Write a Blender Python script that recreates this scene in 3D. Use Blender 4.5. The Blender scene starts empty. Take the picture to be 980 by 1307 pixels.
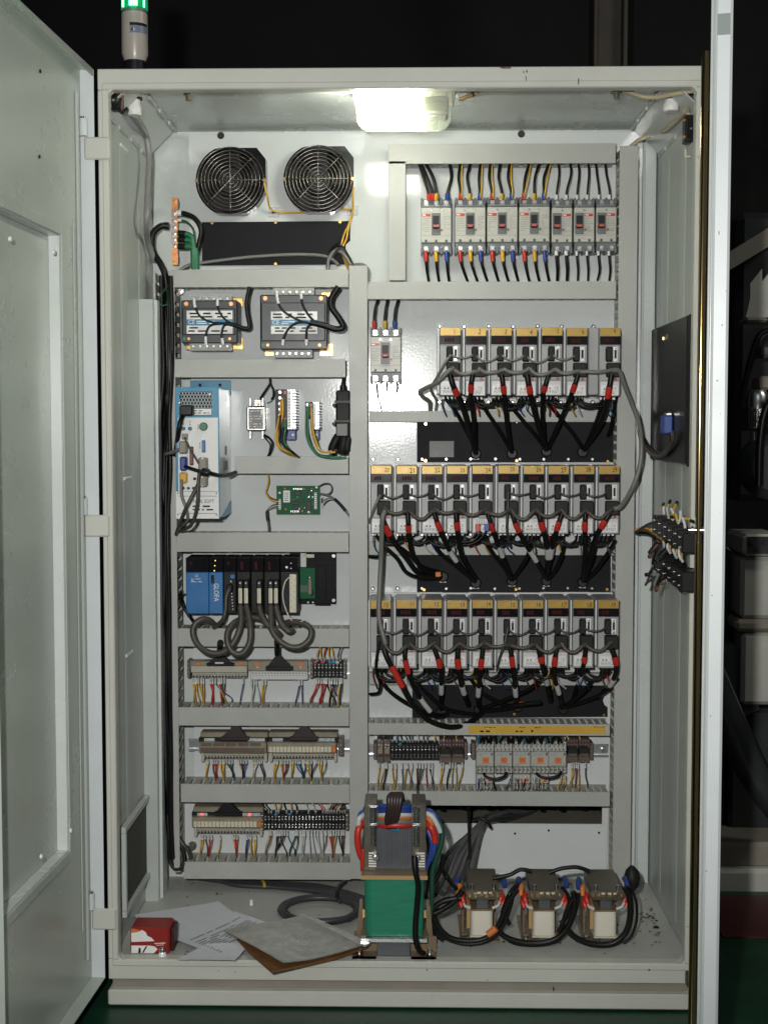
import bpy, math, random
from mathutils import Vector, Matrix
random.seed(7)
R = math.radians
S = bpy.context.scene
COL = S.collection

# ------------------------------------------------------------------ camera, world, lights, exposure
CX, CY, CZ, PIT, YAW, FPX = 0.0237, -2.7477, 1.1864, 0.0613, 0.0208, 1750.0
cam_data = bpy.data.cameras.new('camera')
cam = bpy.data.objects.new('camera', cam_data)
COL.objects.link(cam)
cam.location = (CX, CY, CZ)
cam.rotation_euler = (math.pi/2 - PIT, 0, YAW)
cam_data.sensor_fit = 'VERTICAL'
cam_data.sensor_height = 24.0
cam_data.lens = FPX/1307*24.0
cam_data.clip_start = 0.05
cam_data.clip_end = 60
S.camera = cam
world = bpy.data.worlds.new('World')
S.world = world
world.use_nodes = True
world.node_tree.nodes['Background'].inputs[0].default_value = (0.75, 0.85, 1.0, 1)
world.node_tree.nodes['Background'].inputs[1].default_value = 0.012
S.view_settings.view_transform = 'Standard'
S.view_settings.look = 'None'
S.view_settings.gamma = 1
S.view_settings.exposure = 0.42
# the camera's own flash, just above and left of the lens
fl = bpy.data.lights.new('camera_flash', 'SPOT')
fl.shadow_soft_size = 0.022; fl.spot_size = R(88); fl.spot_blend = 0.85
fl.energy = 150; fl.color = (1.0, 0.985, 0.95)
flo = bpy.data.objects.new('camera_flash', fl)
flo.location = (CX - 0.13, CY + 0.02, CZ + 0.14)
flo.rotation_euler = (math.pi/2 - 0.01, 0, YAW)
COL.objects.link(flo)
# cool room light from the left, dim (shop lighting behind the photographer)
rl = bpy.data.lights.new('shop_light', 'AREA')
rl.shape = 'RECTANGLE'; rl.size = 2.4; rl.size_y = 0.6
rl.energy = 10; rl.color = (0.86, 0.95, 1.0)
rlo = bpy.data.objects.new('shop_light', rl)
rlo.location = (-0.2, -4.2, 4.2)
rlo.rotation_euler = (R(48), 0, 0)
COL.objects.link(rlo)

# shop lamp over the machine behind the right-hand door
ml_ = bpy.data.lights.new('machine_lamp', 'AREA')
ml_.shape = 'RECTANGLE'; ml_.size = 1.2; ml_.size_y = 0.3
ml_.energy = 20; ml_.color = (1.0, 0.97, 0.86)
mlo = bpy.data.objects.new('machine_lamp', ml_)
mlo.location = (3.4, -0.9, 3.6)
mlo.rotation_euler = (Vector((1.9, 2.2, 0.9)) - Vector((3.4, -0.9, 3.6))).to_track_quat('-Z', 'Y').to_euler()
COL.objects.link(mlo)

# ------------------------------------------------------------------ picture-to-place helpers
_c, _s = math.cos(PIT), math.sin(PIT)
_cy, _sy = math.cos(YAW), math.sin(YAW)
def ray(px, py):
    x = (px - 490)/FPX; up = -(py - 653.5)/FPX
    y = _c + _s*up; z = -_s + _c*up
    return Vector((_cy*x - _sy*y, _sy*x + _cy*y, z))
O = Vector((CX, CY, CZ))
def at(px, py, Y):
    d = ray(px, py); return O + d*((Y - CY)/d.y)
def atx(px, py, X):
    d = ray(px, py); return O + d*((X - CX)/d.x)
def atz(px, py, Z):
    d = ray(px, py); return O + d*((Z - CZ)/d.z)
def rect(x0, y0, x1, y1, Y):
    xm, ym = (x0+x1)/2, (y0+y1)/2
    return at(x0, ym, Y).x, at(x1, ym, Y).x, at(xm, y1, Y).z, at(xm, y0, Y).z
def mm(Y):                       # metres per photograph pixel at depth Y
    return (Y - CY)/FPX

# ------------------------------------------------------------------ materials
M = {}
def mat(name, col, rough=0.5, metal=0.0, var=0.0, scale=8.0, bump=0.0, bscale=None, emit=None, estr=0, alpha=None, coat=0.0, dirt=None, stretch=None, spec=0.5):
    m = bpy.data.materials.new(name); m.use_nodes = True
    nt = m.node_tree; b = nt.nodes['Principled BSDF']
    b.inputs['Base Color'].default_value = (*col, 1)
    b.inputs['Roughness'].default_value = rough
    b.inputs['Metallic'].default_value = metal
    b.inputs['Specular IOR Level'].default_value = spec
    if coat: b.inputs['Coat Weight'].default_value = coat; b.inputs['Coat Roughness'].default_value = 0.12
    if emit: b.inputs['Emission Color'].default_value = (*emit, 1); b.inputs['Emission Strength'].default_value = estr
    if alpha is not None: b.inputs['Alpha'].default_value = alpha
    if var or bump or dirt:
        tc = nt.nodes.new('ShaderNodeTexCoord'); vec = tc.outputs['Object']
        if stretch:
            mp = nt.nodes.new('ShaderNodeMapping'); mp.inputs['Scale'].default_value = stretch
            nt.links.new(vec, mp.inputs[0]); vec = mp.outputs[0]
    if var:
        n = nt.nodes.new('ShaderNodeTexNoise'); n.inputs['Scale'].default_value = scale; n.inputs['Detail'].default_value = 6; n.inputs['Roughness'].default_value = 0.65
        nt.links.new(vec, n.inputs['Vector'])
        r = nt.nodes.new('ShaderNodeValToRGB')
        r.color_ramp.elements[0].position = 0.3; r.color_ramp.elements[1].position = 0.7
        r.color_ramp.elements[0].color = (*[c*(1-var) for c in col], 1)
        r.color_ramp.elements[1].color = (*[min(1, c*(1+var)) for c in col], 1)
        nt.links.new(n.outputs[0], r.inputs[0]); out = r.outputs[0]
        rr = nt.nodes.new('ShaderNodeMapRange'); rr.inputs['To Min'].default_value = max(0.03, rough*0.75); rr.inputs['To Max'].default_value = min(1, rough*1.3)
        nt.links.new(n.outputs[0], rr.inputs[0]); nt.links.new(rr.outputs[0], b.inputs['Roughness'])
        if dirt:
            d = nt.nodes.new('ShaderNodeTexNoise'); d.inputs['Scale'].default_value = dirt[1]; d.inputs['Detail'].default_value = 9; d.inputs['Roughness'].default_value = 0.75
            nt.links.new(tc.outputs['Object'], d.inputs['Vector'])
            dr = nt.nodes.new('ShaderNodeValToRGB'); dr.color_ramp.elements[0].position = dirt[2]; dr.color_ramp.elements[1].position = dirt[2]+dirt[4]
            nt.links.new(d.outputs[0], dr.inputs[0])
            mx = nt.nodes.new('ShaderNodeMix'); mx.data_type = 'RGBA'
            nt.links.new(dr.outputs[0], mx.inputs[0]); nt.links.new(out, mx.inputs[6]); mx.inputs[7].default_value = (*dirt[0], 1)
            ml = nt.nodes.new('ShaderNodeMath'); ml.operation = 'MULTIPLY'; ml.inputs[1].default_value = dirt[3]
            nt.links.new(dr.outputs[0], ml.inputs[0]); nt.links.new(ml.outputs[0], mx.inputs[0]); out = mx.outputs[2]
        nt.links.new(out, b.inputs['Base Color'])
    if bump:
        n2 = nt.nodes.new('ShaderNodeTexNoise'); n2.inputs['Scale'].default_value = bscale or 300; n2.inputs['Detail'].default_value = 3
        nt.links.new(vec, n2.inputs['Vector'])
        bp = nt.nodes.new('ShaderNodeBump'); bp.inputs['Strength'].default_value = bump; bp.inputs['Distance'].default_value = 0.002
        nt.links.new(n2.outputs[0], bp.inputs['Height']); nt.links.new(bp.outputs[0], b.inputs['Normal'])
    M[name] = m
    return m
mat('ivory', (0.54, 0.545, 0.49), 0.36, var=0.05, scale=5, bump=0.06, bscale=260, dirt=((0.30, 0.26, 0.19), 14, 0.70, 0.35, 0.12))
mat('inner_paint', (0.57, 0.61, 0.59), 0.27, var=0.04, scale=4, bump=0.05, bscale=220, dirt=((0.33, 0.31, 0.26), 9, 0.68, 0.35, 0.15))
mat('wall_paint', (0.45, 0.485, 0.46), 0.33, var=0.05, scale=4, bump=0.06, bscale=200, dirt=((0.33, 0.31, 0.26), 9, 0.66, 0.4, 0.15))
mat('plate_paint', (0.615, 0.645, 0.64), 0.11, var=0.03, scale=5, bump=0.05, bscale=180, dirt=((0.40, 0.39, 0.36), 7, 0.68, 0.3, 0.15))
mat('floor_paint', (0.43, 0.44, 0.415), 0.4, var=0.10, scale=7, bump=0.08, bscale=120, dirt=((0.12, 0.09, 0.055), 16, 0.60, 0.75, 0.10))
mat('door_paint', (0.44, 0.49, 0.44), 0.26, var=0.09, scale=2.2, bump=0.05, bscale=240, dirt=((0.28, 0.27, 0.23), 10, 0.68, 0.3, 0.15))
mat('door_edge', (0.60, 0.645, 0.65), 0.38, var=0.03, scale=9, bump=0.05, bscale=300)
mat('duct', (0.385, 0.395, 0.37), 0.42, var=0.05, scale=12, bump=0.05, bscale=200, dirt=((0.22, 0.21, 0.17), 26, 0.68, 0.4, 0.12))
mat('duct_in', (0.36, 0.36, 0.32), 0.5, var=0.05, scale=12)
mat('black_plate', (0.007, 0.0075, 0.010), 0.6, var=0.25, scale=10, bump=0.1, bscale=200, spec=0.2)
mat('black', (0.008, 0.008, 0.009), 0.42, spec=0.3)
mat('black_soft', (0.010, 0.0095, 0.0095), 0.55, var=0.2, scale=30, spec=0.3)
mat('black_gloss', (0.008, 0.008, 0.010), 0.12)
mat('cable_black', (0.006, 0.006, 0.006), 0.40, spec=0.28)
mat('cable_grey', (0.17, 0.17, 0.155), 0.42)
mat('cable_dark', (0.062, 0.055, 0.045), 0.45)
mat('cable_slate', (0.042, 0.043, 0.047), 0.4)
mat('steel', (0.55, 0.55, 0.54), 0.26, 1.0, var=0.1, scale=60)
mat('zinc', (0.62, 0.64, 0.66), 0.30, 1.0, var=0.16, scale=14, stretch=(1, 1, 0.3))
mat('brass', (0.72, 0.50, 0.20), 0.25, 1.0, var=0.1, scale=60)
mat('rod', (0.50, 0.37, 0.20), 0.12, 1.0)
mat('copper', (0.62, 0.27, 0.12), 0.35, 1.0, var=0.2, scale=60)
mat('gold_label', (0.40, 0.25, 0.04), 0.34, 0.2, var=0.10, scale=40)
mat('drive_grey', (0.33, 0.335, 0.335), 0.42, var=0.04, scale=40)
mat('drive_light', (0.64, 0.65, 0.65), 0.34, var=0.04, scale=40)
mat('drive_dark', (0.10, 0.10, 0.10), 0.5)  # dark grey of the drives' side fins and the filler's edge
mat('white', (0.78, 0.78, 0.76), 0.4, var=0.03, scale=50)
mat('white_gloss', (0.80, 0.80, 0.79), 0.2)
mat('paper', (0.66, 0.68, 0.72), 0.6, var=0.04, scale=30)
mat('ink', (0.012, 0.012, 0.014), 0.6, spec=0.2)
mat('ink_grey', (0.22, 0.22, 0.22), 0.6)
mat('breaker', (0.46, 0.455, 0.41), 0.38, var=0.04, scale=40)
mat('breaker_dark', (0.13, 0.145, 0.15), 0.4, var=0.08, scale=60)
mat('red', (0.50, 0.028, 0.018), 0.38)
mat('orange_red', (0.62, 0.075, 0.025), 0.4)
mat('orange', (0.58, 0.17, 0.03), 0.45)
mat('yellow', (0.62, 0.36, 0.035), 0.4)
mat('blue', (0.022, 0.055, 0.25), 0.4)
mat('pc_blue', (0.035, 0.23, 0.38), 0.32, var=0.05, scale=20)
mat('plc_blue', (0.02, 0.14, 0.36), 0.34, var=0.05, scale=30)
mat('green', (0.018, 0.17, 0.075), 0.4)
mat('dark_green', (0.012, 0.065, 0.035), 0.42)
mat('pcb', (0.003, 0.10, 0.036), 0.45, var=0.3, scale=90, spec=0.15)
mat('coil_green', (0.016, 0.20, 0.115), 0.42, var=0.12, scale=14, bump=0.5, bscale=26, stretch=(1, 1, 3.5))
mat('core_grey', (0.085, 0.092, 0.10), 0.4, var=0.12, scale=40)
mat('core_brown', (0.145, 0.13, 0.10), 0.36, 0.5, var=0.22, scale=30)
mat('bracket_brown', (0.19, 0.14, 0.085), 0.42, 0.0, var=0.25, scale=40)
mat('coil_white', (0.70, 0.67, 0.57), 0.5, var=0.05, scale=20, bump=0.25, bscale=90, stretch=(1, 1, 8))
mat('tan', (0.42, 0.28, 0.12), 0.5)
mat('tape_yellow', (0.55, 0.33, 0.03), 0.5, var=0.08, scale=30)
mat('trafo', (0.030, 0.036, 0.040), 0.36, var=0.12, scale=50)
mat('label_blue', (0.02, 0.20, 0.36), 0.35)
mat('terminal_brown', (0.12, 0.085, 0.065), 0.42, var=0.15, scale=50)
mat('board_beige', (0.42, 0.41, 0.33), 0.45, var=0.06, scale=50)
mat('board_olive', (0.24, 0.22, 0.16), 0.42, var=0.12, scale=50)
mat('cream', (0.60, 0.56, 0.43), 0.45, var=0.05, scale=50)
mat('contactor', (0.40, 0.40, 0.37), 0.42, var=0.06, scale=50)
mat('contactor_dark', (0.18, 0.18, 0.17), 0.42, var=0.06, scale=50)
mat('clear', (0.75, 0.78, 0.76), 0.10, alpha=0.32)
mat('wire_white', (0.55, 0.56, 0.55), 0.45)
mat('wire_brown', (0.14, 0.06, 0.035), 0.45)
mat('wire_teal', (0.02, 0.13, 0.20), 0.45)
mat('gland', (0.72, 0.74, 0.72), 0.35)
mat('beacon_body', (0.40, 0.37, 0.32), 0.32, var=0.04, scale=20)
mat('lamp_lit', (0.95, 0.98, 0.92), 0.4, emit=(1.0, 1.0, 0.86), estr=27)
mat('lamp_clear', (0.62, 0.66, 0.55), 0.08, alpha=0.16)
mat('lamp_base', (0.70, 0.70, 0.62), 0.4)
mat('led_red', (0.5, 0.02, 0.02), 0.4, emit=(1.0, 0.08, 0.05), estr=2.2)
mat('led_dim', (0.022, 0.002, 0.003), 0.5, emit=(0.9, 0.03, 0.03), estr=0.018, spec=0.1)
mat('led_amber', (0.5, 0.4, 0.1), 0.4, emit=(1.0, 0.75, 0.25), estr=1.6)
mat('filter_dark', (0.055, 0.053, 0.048), 0.7, var=0.25, scale=60, bump=0.4, bscale=400)
mat('bag', (0.40, 0.40, 0.38), 0.20, var=0.22, scale=22, bump=0.5, bscale=34)
mat('board_brown', (0.16, 0.07, 0.022), 0.6, var=0.2, scale=30)
mat('plug_brown', (0.030, 0.018, 0.018), 0.4)
mat('cable_grey2', (0.10, 0.10, 0.10), 0.4)
mat('conduit', (0.24, 0.24, 0.23), 0.35)
mat('beige_cable', (0.44, 0.38, 0.25), 0.45)
mat('blue_grey', (0.16, 0.20, 0.26), 0.35)
mat('beacon_green', (0.0, 0.20, 0.05), 0.15, emit=(0.02, 0.9, 0.22), estr=0.14, alpha=0.75)
mat('beacon_led', (0.3, 0.9, 0.6), 0.4, emit=(0.12, 1.0, 0.55), estr=5)
mat('box_red', (0.26, 0.018, 0.014), 0.4)
mat('sticker_grey', (0.26, 0.30, 0.29), 0.3)
mat('ballast', (0.34, 0.35, 0.28), 0.35)
mat('shop_wall', (0.012, 0.012, 0.013), 0.7, var=0.3, scale=2)
mat('shop_dim', (0.11, 0.095, 0.08), 0.6, var=0.3, scale=3)
mat('shop_floor', (0.006, 0.040, 0.020), 0.4, var=0.35, scale=6, bump=0.1, bscale=80)
mat('shop_red', (0.060, 0.012, 0.012), 0.5, var=0.35, scale=8)
mat('machine_white', (0.46, 0.46, 0.42), 0.45, var=0.1, scale=8)
mat('machine_tan', (0.24, 0.22, 0.18), 0.5, var=0.12, scale=8)
mat('machine_dark', (0.03, 0.032, 0.034), 0.4, var=0.2, scale=10)

# ------------------------------------------------------------------ mesh builder
_txt = {}
def text_geo(s):
    if s in _txt: return _txt[s]
    c = bpy.data.curves.new('lettering', 'FONT'); c.body = s; c.size = 1.0; c.resolution_u = 2; c.align_x = 'CENTER'; c.align_y = 'CENTER'
    o = bpy.data.objects.new('lettering', c); COL.objects.link(o)
    dg = bpy.context.evaluated_depsgraph_get(); dg.update()
    me = bpy.data.meshes.new_from_object(o.evaluated_get(dg))
    g = ([tuple(v.co) for v in me.vertices], [tuple(p.vertices) for p in me.polygons])
    bpy.data.meshes.remove(me); bpy.data.objects.remove(o); bpy.data.curves.remove(c)
    _txt[s] = g
    return g

class MB:
    def __init__(self, m='white'):
        self.v = []; self.f = []; self.mi = []; self.sm = []; self.slots = [m]; self.cur = 0
    def m(self, name):
        if name not in self.slots: self.slots.append(name)
        self.cur = self.slots.index(name); return self
    def add(self, vs, fs, smooth=False):
        b = len(self.v); self.v += [tuple(p) for p in vs]
        for f in fs:
            self.f.append(tuple(i + b for i in f)); self.mi.append(self.cur); self.sm.append(smooth)
        return self
    def box(self, x0, x1, y0, y1, z0, z1, ch=0.0):
        if x1 < x0: x0, x1 = x1, x0
        if y1 < y0: y0, y1 = y1, y0
        if z1 < z0: z0, z1 = z1, z0
        ch = min(ch, (x1-x0)*0.45, (y1-y0)*0.45, (z1-z0)*0.45)
        if ch <= 0:
            vs = [(x0,y0,z0),(x1,y0,z0),(x1,y1,z0),(x0,y1,z0),(x0,y0,z1),(x1,y0,z1),(x1,y1,z1),(x0,y1,z1)]
            return self.add(vs, [(0,3,2,1),(4,5,6,7),(0,1,5,4),(1,2,6,5),(2,3,7,6),(3,0,4,7)])
        vs = []; idx = {}
        X = (x0, x1); Y = (y0, y1); Z = (z0, z1)
        for i in (0,1):
            for j in (0,1):
                for k in (0,1):
                    sx, sy, sz = (ch if i == 0 else -ch), (ch if j == 0 else -ch), (ch if k == 0 else -ch)
                    idx[(i,j,k,'x')] = len(vs); vs.append((X[i], Y[j]+sy, Z[k]+sz))
                    idx[(i,j,k,'y')] = len(vs); vs.append((X[i]+sx, Y[j], Z[k]+sz))
                    idx[(i,j,k,'z')] = len(vs); vs.append((X[i]+sx, Y[j]+sy, Z[k]))
        q = lambda *a: tuple(idx[t] for t in a)
        fs = []
        for i in (0,1):
            f = q((i,0,0,'x'),(i,1,0,'x'),(i,1,1,'x'),(i,0,1,'x')); fs.append(f if i else f[::-1])
            f = q((0,i,0,'y'),(1,i,0,'y'),(1,i,1,'y'),(0,i,1,'y')); fs.append(f[::-1] if i else f)
            f = q((0,0,i,'z'),(1,0,i,'z'),(1,1,i,'z'),(0,1,i,'z')); fs.append(f if i else f[::-1])
        for j in (0,1):
            for k in (0,1):
                f = q((0,j,k,'y'),(1,j,k,'y'),(1,j,k,'z'),(0,j,k,'z')); fs.append(f if (j ^ k) else f[::-1])
                f = q((j,0,k,'x'),(j,1,k,'x'),(j,1,k,'z'),(j,0,k,'z')); fs.append(f[::-1] if (j ^ k) else f)
                f = q((j,k,0,'x'),(j,k,1,'x'),(j,k,1,'y'),(j,k,0,'y')); fs.append(f if (j ^ k) else f[::-1])
        for i in (0,1):
            for j in (0,1):
                for k in (0,1):
                    f = q((i,j,k,'x'),(i,j,k,'y'),(i,j,k,'z')); fs.append(f if (i ^ j ^ k) else f[::-1])
        return self.add(vs, fs)
    def obox(self, c, ax, half, ch=0.0):           # oriented box: centre, 3 unit axes, half sizes
        t = MB(); t.box(-half[0], half[0], -half[1], half[1], -half[2], half[2], ch)
        c = Vector(c); A = [Vector(a) for a in ax]
        return self.add([c + A[0]*p[0] + A[1]*p[1] + A[2]*p[2] for p in t.v], t.f)
    def pr(self, x0, y0, x1, y1, Y, depth, ch=0.0):  # photograph rectangle whose front lies at depth Y
        a, b, c, d = rect(x0, y0, x1, y1, Y)
        return self.box(a, b, Y, Y + depth, c, d, ch)
    def bars(self, x0, y0, x1, y1, Y, rows, fill=0.5, seed=1, words=3):  # printed lines too small to read
        rng = random.Random(seed); h = (y1-y0)/rows
        for r in range(rows):
            x = x0 + rng.random()*(x1-x0)*0.06
            while x < x1 - (x1-x0)*0.06:
                w = (x1-x0)*(0.08 + rng.random()*0.9/words)
                xe = min(x + w, x1)
                a, b, c, d = rect(x, y0 + r*h + h*(1-fill)/2, xe, y0 + r*h + h*(1+fill)/2, Y)
                self.quad([(a,Y,c),(b,Y,c),(b,Y,d),(a,Y,d)])
                x = xe + (x1-x0)*(0.05 + 0.1*rng.random())
                if rng.random() < 0.15: break
        return self
    def quad(self, pts): return self.add(pts, [tuple(range(len(pts)))])
    def prism(self, poly, y0, y1):                 # polygon in (x,z), extruded along y
        n = len(poly)
        a = sum(poly[i][0]*poly[(i+1)%n][1] - poly[(i+1)%n][0]*poly[i][1] for i in range(n))
        if a < 0: poly = poly[::-1]
        vs = [(p[0], y0, p[1]) for p in poly] + [(p[0], y1, p[1]) for p in poly]
        fs = [tuple(range(n)), tuple(range(2*n-1, n-1, -1))]
        for i in range(n):
            j = (i+1) % n; fs.append((j, i, n+i, n+j))
        return self.add(vs, fs)
    def extr(self, poly, off):                     # 3D polygon + offset vector
        n = len(poly); o = Vector(off); P = [Vector(p) for p in poly]
        fs = [tuple(range(n)), tuple(range(2*n-1, n-1, -1))]
        for i in range(n):
            j = (i+1) % n; fs.append((j, i, n+i, n+j))
        return self.add(P + [p + o for p in P], fs)
    def cyl(self, p0, p1, r, r1=None, n=12):
        p0 = Vector(p0); p1 = Vector(p1); d = (p1-p0).normalized()
        u = d.orthogonal().normalized(); w = d.cross(u); r1 = r if r1 is None else r1
        ring = lambda p, rr: [p + (u*math.cos(2*math.pi*i/n) + w*math.sin(2*math.pi*i/n))*rr for i in range(n)]
        self.add(ring(p0, r) + ring(p1, r1), [(i, (i+1) % n, n+(i+1) % n, n+i) for i in range(n)], True)
        self.add(ring(p0, r), [tuple(range(n-1, -1, -1))]); self.add(ring(p1, r1), [tuple(range(n))])
        return self
    def screw(self, px, py, Y, r=0.0035, h=0.002, n=8):
        p = at(px, py, Y); self.cyl(p, (p.x, p.y - h, p.z), r, r*0.8, n); return self
    def lathe(self, c, prof, n=24, axis='z'):
        vs = []; k = len(prof)
        for r, t in prof:
            for i in range(n):
                a = 2*math.pi*i/n
                if axis == 'z': vs.append((c[0]+r*math.cos(a), c[1]+r*math.sin(a), c[2]+t))
                else: vs.append((c[0]+r*math.cos(a), c[1]-t, c[2]+r*math.sin(a)))
        fs = []
        for j in range(k-1):
            for i in range(n): fs.append((j*n+i, j*n+(i+1) % n, (j+1)*n+(i+1) % n, (j+1)*n+i))
        self.add(vs, fs, True)
        self.add([vs[(k-1)*n+i] for i in range(n)], [tuple(range(n))])
        self.add([vs[i] for i in range(n)], [tuple(range(n-1, -1, -1))])
        return self
    def tube(self, pts, r, n=6, seg=6, flat=1.0):
        P = smooth(pts, seg); k = len(P); vs = []
        t = (P[1]-P[0]).normalized(); u = t.orthogonal().normalized()
        for i, p in enumerate(P):
            t = (P[min(i+1, k-1)] - P[max(i-1, 0)])
            t = t.normalized() if t.length > 1e-9 else Vector((0,0,1))
            u = (u - t*u.dot(t))
            u = u.normalized() if u.length > 1e-6 else t.orthogonal().normalized()
            w = t.cross(u)
            for j in range(n):
                a = 2*math.pi*j/n; vs.append(p + (u*math.cos(a) + w*math.sin(a)*flat)*r)
        fs = [(i*n+j, i*n+(j+1) % n, (i+1)*n+(j+1) % n, (i+1)*n+j) for i in range(k-1) for j in range(n)]
        self.add(vs, fs, True)
        self.add(vs[:n], [tuple(range(n-1, -1, -1))]); self.add(vs[-n:], [tuple(range(n))])
        return self
    def text(self, s, x, y, z, h, rot=0.0, wide=1.0, plane=None):
        g, fs = text_geo(s); c, sn = math.cos(rot), math.sin(rot)
        out = []
        for px, py, _ in g:
            px *= h*wide; py *= h
            X, Z = px*c - py*sn, px*sn + py*c
            out.append((x + X, y, z + Z) if plane is None else tuple(Vector((x,y,z)) + plane[0]*X + plane[1]*Z))
        return self.add(out, fs)
    def ptext(self, s, px, py, Y, hpx, rot=0.0, wide=1.0):
        p = at(px, py, Y); return self.text(s, p.x, Y, p.z, hpx*mm(Y), rot, wide)
    def pieces(self, eps=.002):
        n = len(self.v); par = list(range(n))
        def find(i):
            while par[i] != i: par[i] = par[par[i]]; i = par[i]
            return i
        for f in self.f:
            a = find(f[0])
            for i in f[1:]: par[find(i)] = a
        comp = {}
        for fi, f in enumerate(self.f): comp.setdefault(find(f[0]), []).append(fi)
        L = []
        for fs in comp.values():
            P = [self.v[i] for fi in fs for i in self.f[fi]]
            L.append(([min(p[c] for p in P)-eps/2 for c in range(3)], [max(p[c] for p in P)+eps/2 for c in range(3)], fs))
        if len(L) > 160: return None
        ch = True
        while ch:
            ch = False; out = []
            for lo, hi, fs in L:
                for q in out:
                    if all(lo[c] <= q[1][c] and hi[c] >= q[0][c] for c in range(3)):
                        q[0][:] = [min(lo[c], q[0][c]) for c in range(3)]; q[1][:] = [max(hi[c], q[1][c]) for c in range(3)]; q[2].extend(fs); ch = True; break
                else: out.append((lo, hi, fs))
            L = out
        return [q[2] for q in L]
    def build(self, name, parent=None, loc=None, kind=None, label=None):
        if parent is not None and kind is None and name not in ('printed_front', 'rating_label', 'print'):
            pc = self.pieces()
            if pc and 1 < len(pc) <= 40:
                pc.sort(key=lambda fs: -len(fs)); first = None
                for fs in pc:
                    ids = sorted(set(i for fi in fs for i in self.f[fi])); mp = {i: j for j, i in enumerate(ids)}
                    q = MB(); q.slots = []; q.v = [self.v[i] for i in ids]
                    for fi in fs:
                        sl = self.slots[self.mi[fi]]
                        if sl not in q.slots: q.slots.append(sl)
                        q.f.append(tuple(mp[i] for i in self.f[fi])); q.mi.append(q.slots.index(sl)); q.sm.append(self.sm[fi])
                    o = q.build1(name, parent, loc, kind, label); first = first or o
                return first
        return self.build1(name, parent, loc, kind, label)
    def build1(self, name, parent=None, loc=None, kind=None, label=None):
        if parent is not None: o0 = Vector(ROOT[parent.name])
        else: o0 = Vector(loc) if loc is not None else Vector((0,0,0))
        me = bpy.data.meshes.new(name)
        me.from_pydata([tuple(Vector(p) - o0) for p in self.v], [], self.f)
        for s in self.slots: me.materials.append(M[s])
        me.polygons.foreach_set('material_index', self.mi)
        me.polygons.foreach_set('use_smooth', self.sm)
        me.update()
        o = bpy.data.objects.new(name, me); COL.objects.link(o)
        if parent is not None: o.parent = parent
        else: o.location = o0
        ROOT[o.name] = tuple(o0)
        if kind: o['kind'] = kind
        if label: o['label'] = label
        return o
ROOT = {}
def smooth(pts, seg):
    P = [Vector(p) for p in pts]
    if len(P) < 3 or seg < 2: return P
    out = []
    for i in range(len(P)-1):
        a, b, c, d = P[max(i-1,0)], P[i], P[i+1], P[min(i+2, len(P)-1)]
        for k in range(seg):
            t = k/seg
            out.append(0.5*((2*b) + (c-a)*t + (2*a-5*b+4*c-d)*t*t + (3*b-a-3*c+d)*t**3))
    out.append(P[-1]); return out
def tag(o, label, cat, group=None):
    o['label'] = label; o['category'] = cat
    if group: o['group'] = group
    return o
def thing(name, label, cat, loc, group=None):
    o = bpy.data.objects.new(name, None); COL.objects.link(o); o.location = loc; o.empty_display_size = 0.02
    ROOT[o.name] = tuple(loc); return tag(o, label, cat, group)
def kids(o): return [c for c in bpy.data.objects if c.parent == o]
def copy_thing(root, loc, label=None, group=None):
    r = root.copy(); COL.objects.link(r); r.location = loc; ROOT[r.name] = tuple(loc)
    if label: r['label'] = label
    if group: r['group'] = group
    for ch in KIDS(root):
        c = ch.copy(); COL.objects.link(c); c.parent = r
        for g in KIDS(ch):
            d = g.copy(); COL.objects.link(d); d.parent = c
    return r
_kc = {}
def KIDS(o):
    if o.name not in _kc: _kc[o.name] = kids(o)
    return _kc[o.name]
def P3(pts, Y=None):
    return [at(p[0], p[1], p[2] if len(p) > 2 else Y) for p in pts]
def wire(name, pts, r, m, label, cat='wire', group=None, sleeve=None, n=5, seg=5, Y=None):
    """one wire or cable; sleeve = list of (name, material, from, to, extra radius), as fractions of its length"""
    W = P3(pts, Y); mb = MB(m); mb.tube(W, r, n, seg); o = mb.build(name, loc=W[0]); tag(o, label, cat, group)
    if sleeve:
        Q = smooth(W, 8); L = len(Q)-1
        for nm, mt, a, b, er in sleeve:
            i0, i1 = int(round(a*L)), int(round(b*L)); i1 = max(i1, i0+1)
            s = MB(mt); s.tube(Q[i0:i1+1], r+er, 7, 1); s.build(nm, o)
    return o
def ordinal(i): return ['first','second','third','fourth','fifth','sixth','seventh','eighth','ninth','tenth','eleventh','twelfth','thirteenth','fourteenth'][i]
YB, YP, YD, ZF, ZT, HX = 0.535, 0.50, 0.42, 0.091, 1.885, 0.6
H = 1.895

# ================================================================== THE SHOP BEHIND
mb = MB('shop_floor'); mb.quad([(-14,-9,-0.004),(14,-9,-0.004),(14,14,-0.004),(-14,14,-0.004)])
o = mb.build('floor'); o['kind'] = 'structure'
ra, rb = atz(950,1196,0).y, atz(950,1143,0).y
mb = MB('shop_red'); mb.box(0.75, 6.0, ra, rb, -0.003, 0.001); o = mb.build('floor_marking'); o['kind'] = 'structure'
mb = MB('shop_wall'); mb.box(-9, 9, 5.6, 5.7, 0, 6.0); o = mb.build('wall'); o['kind'] = 'structure'
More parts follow.
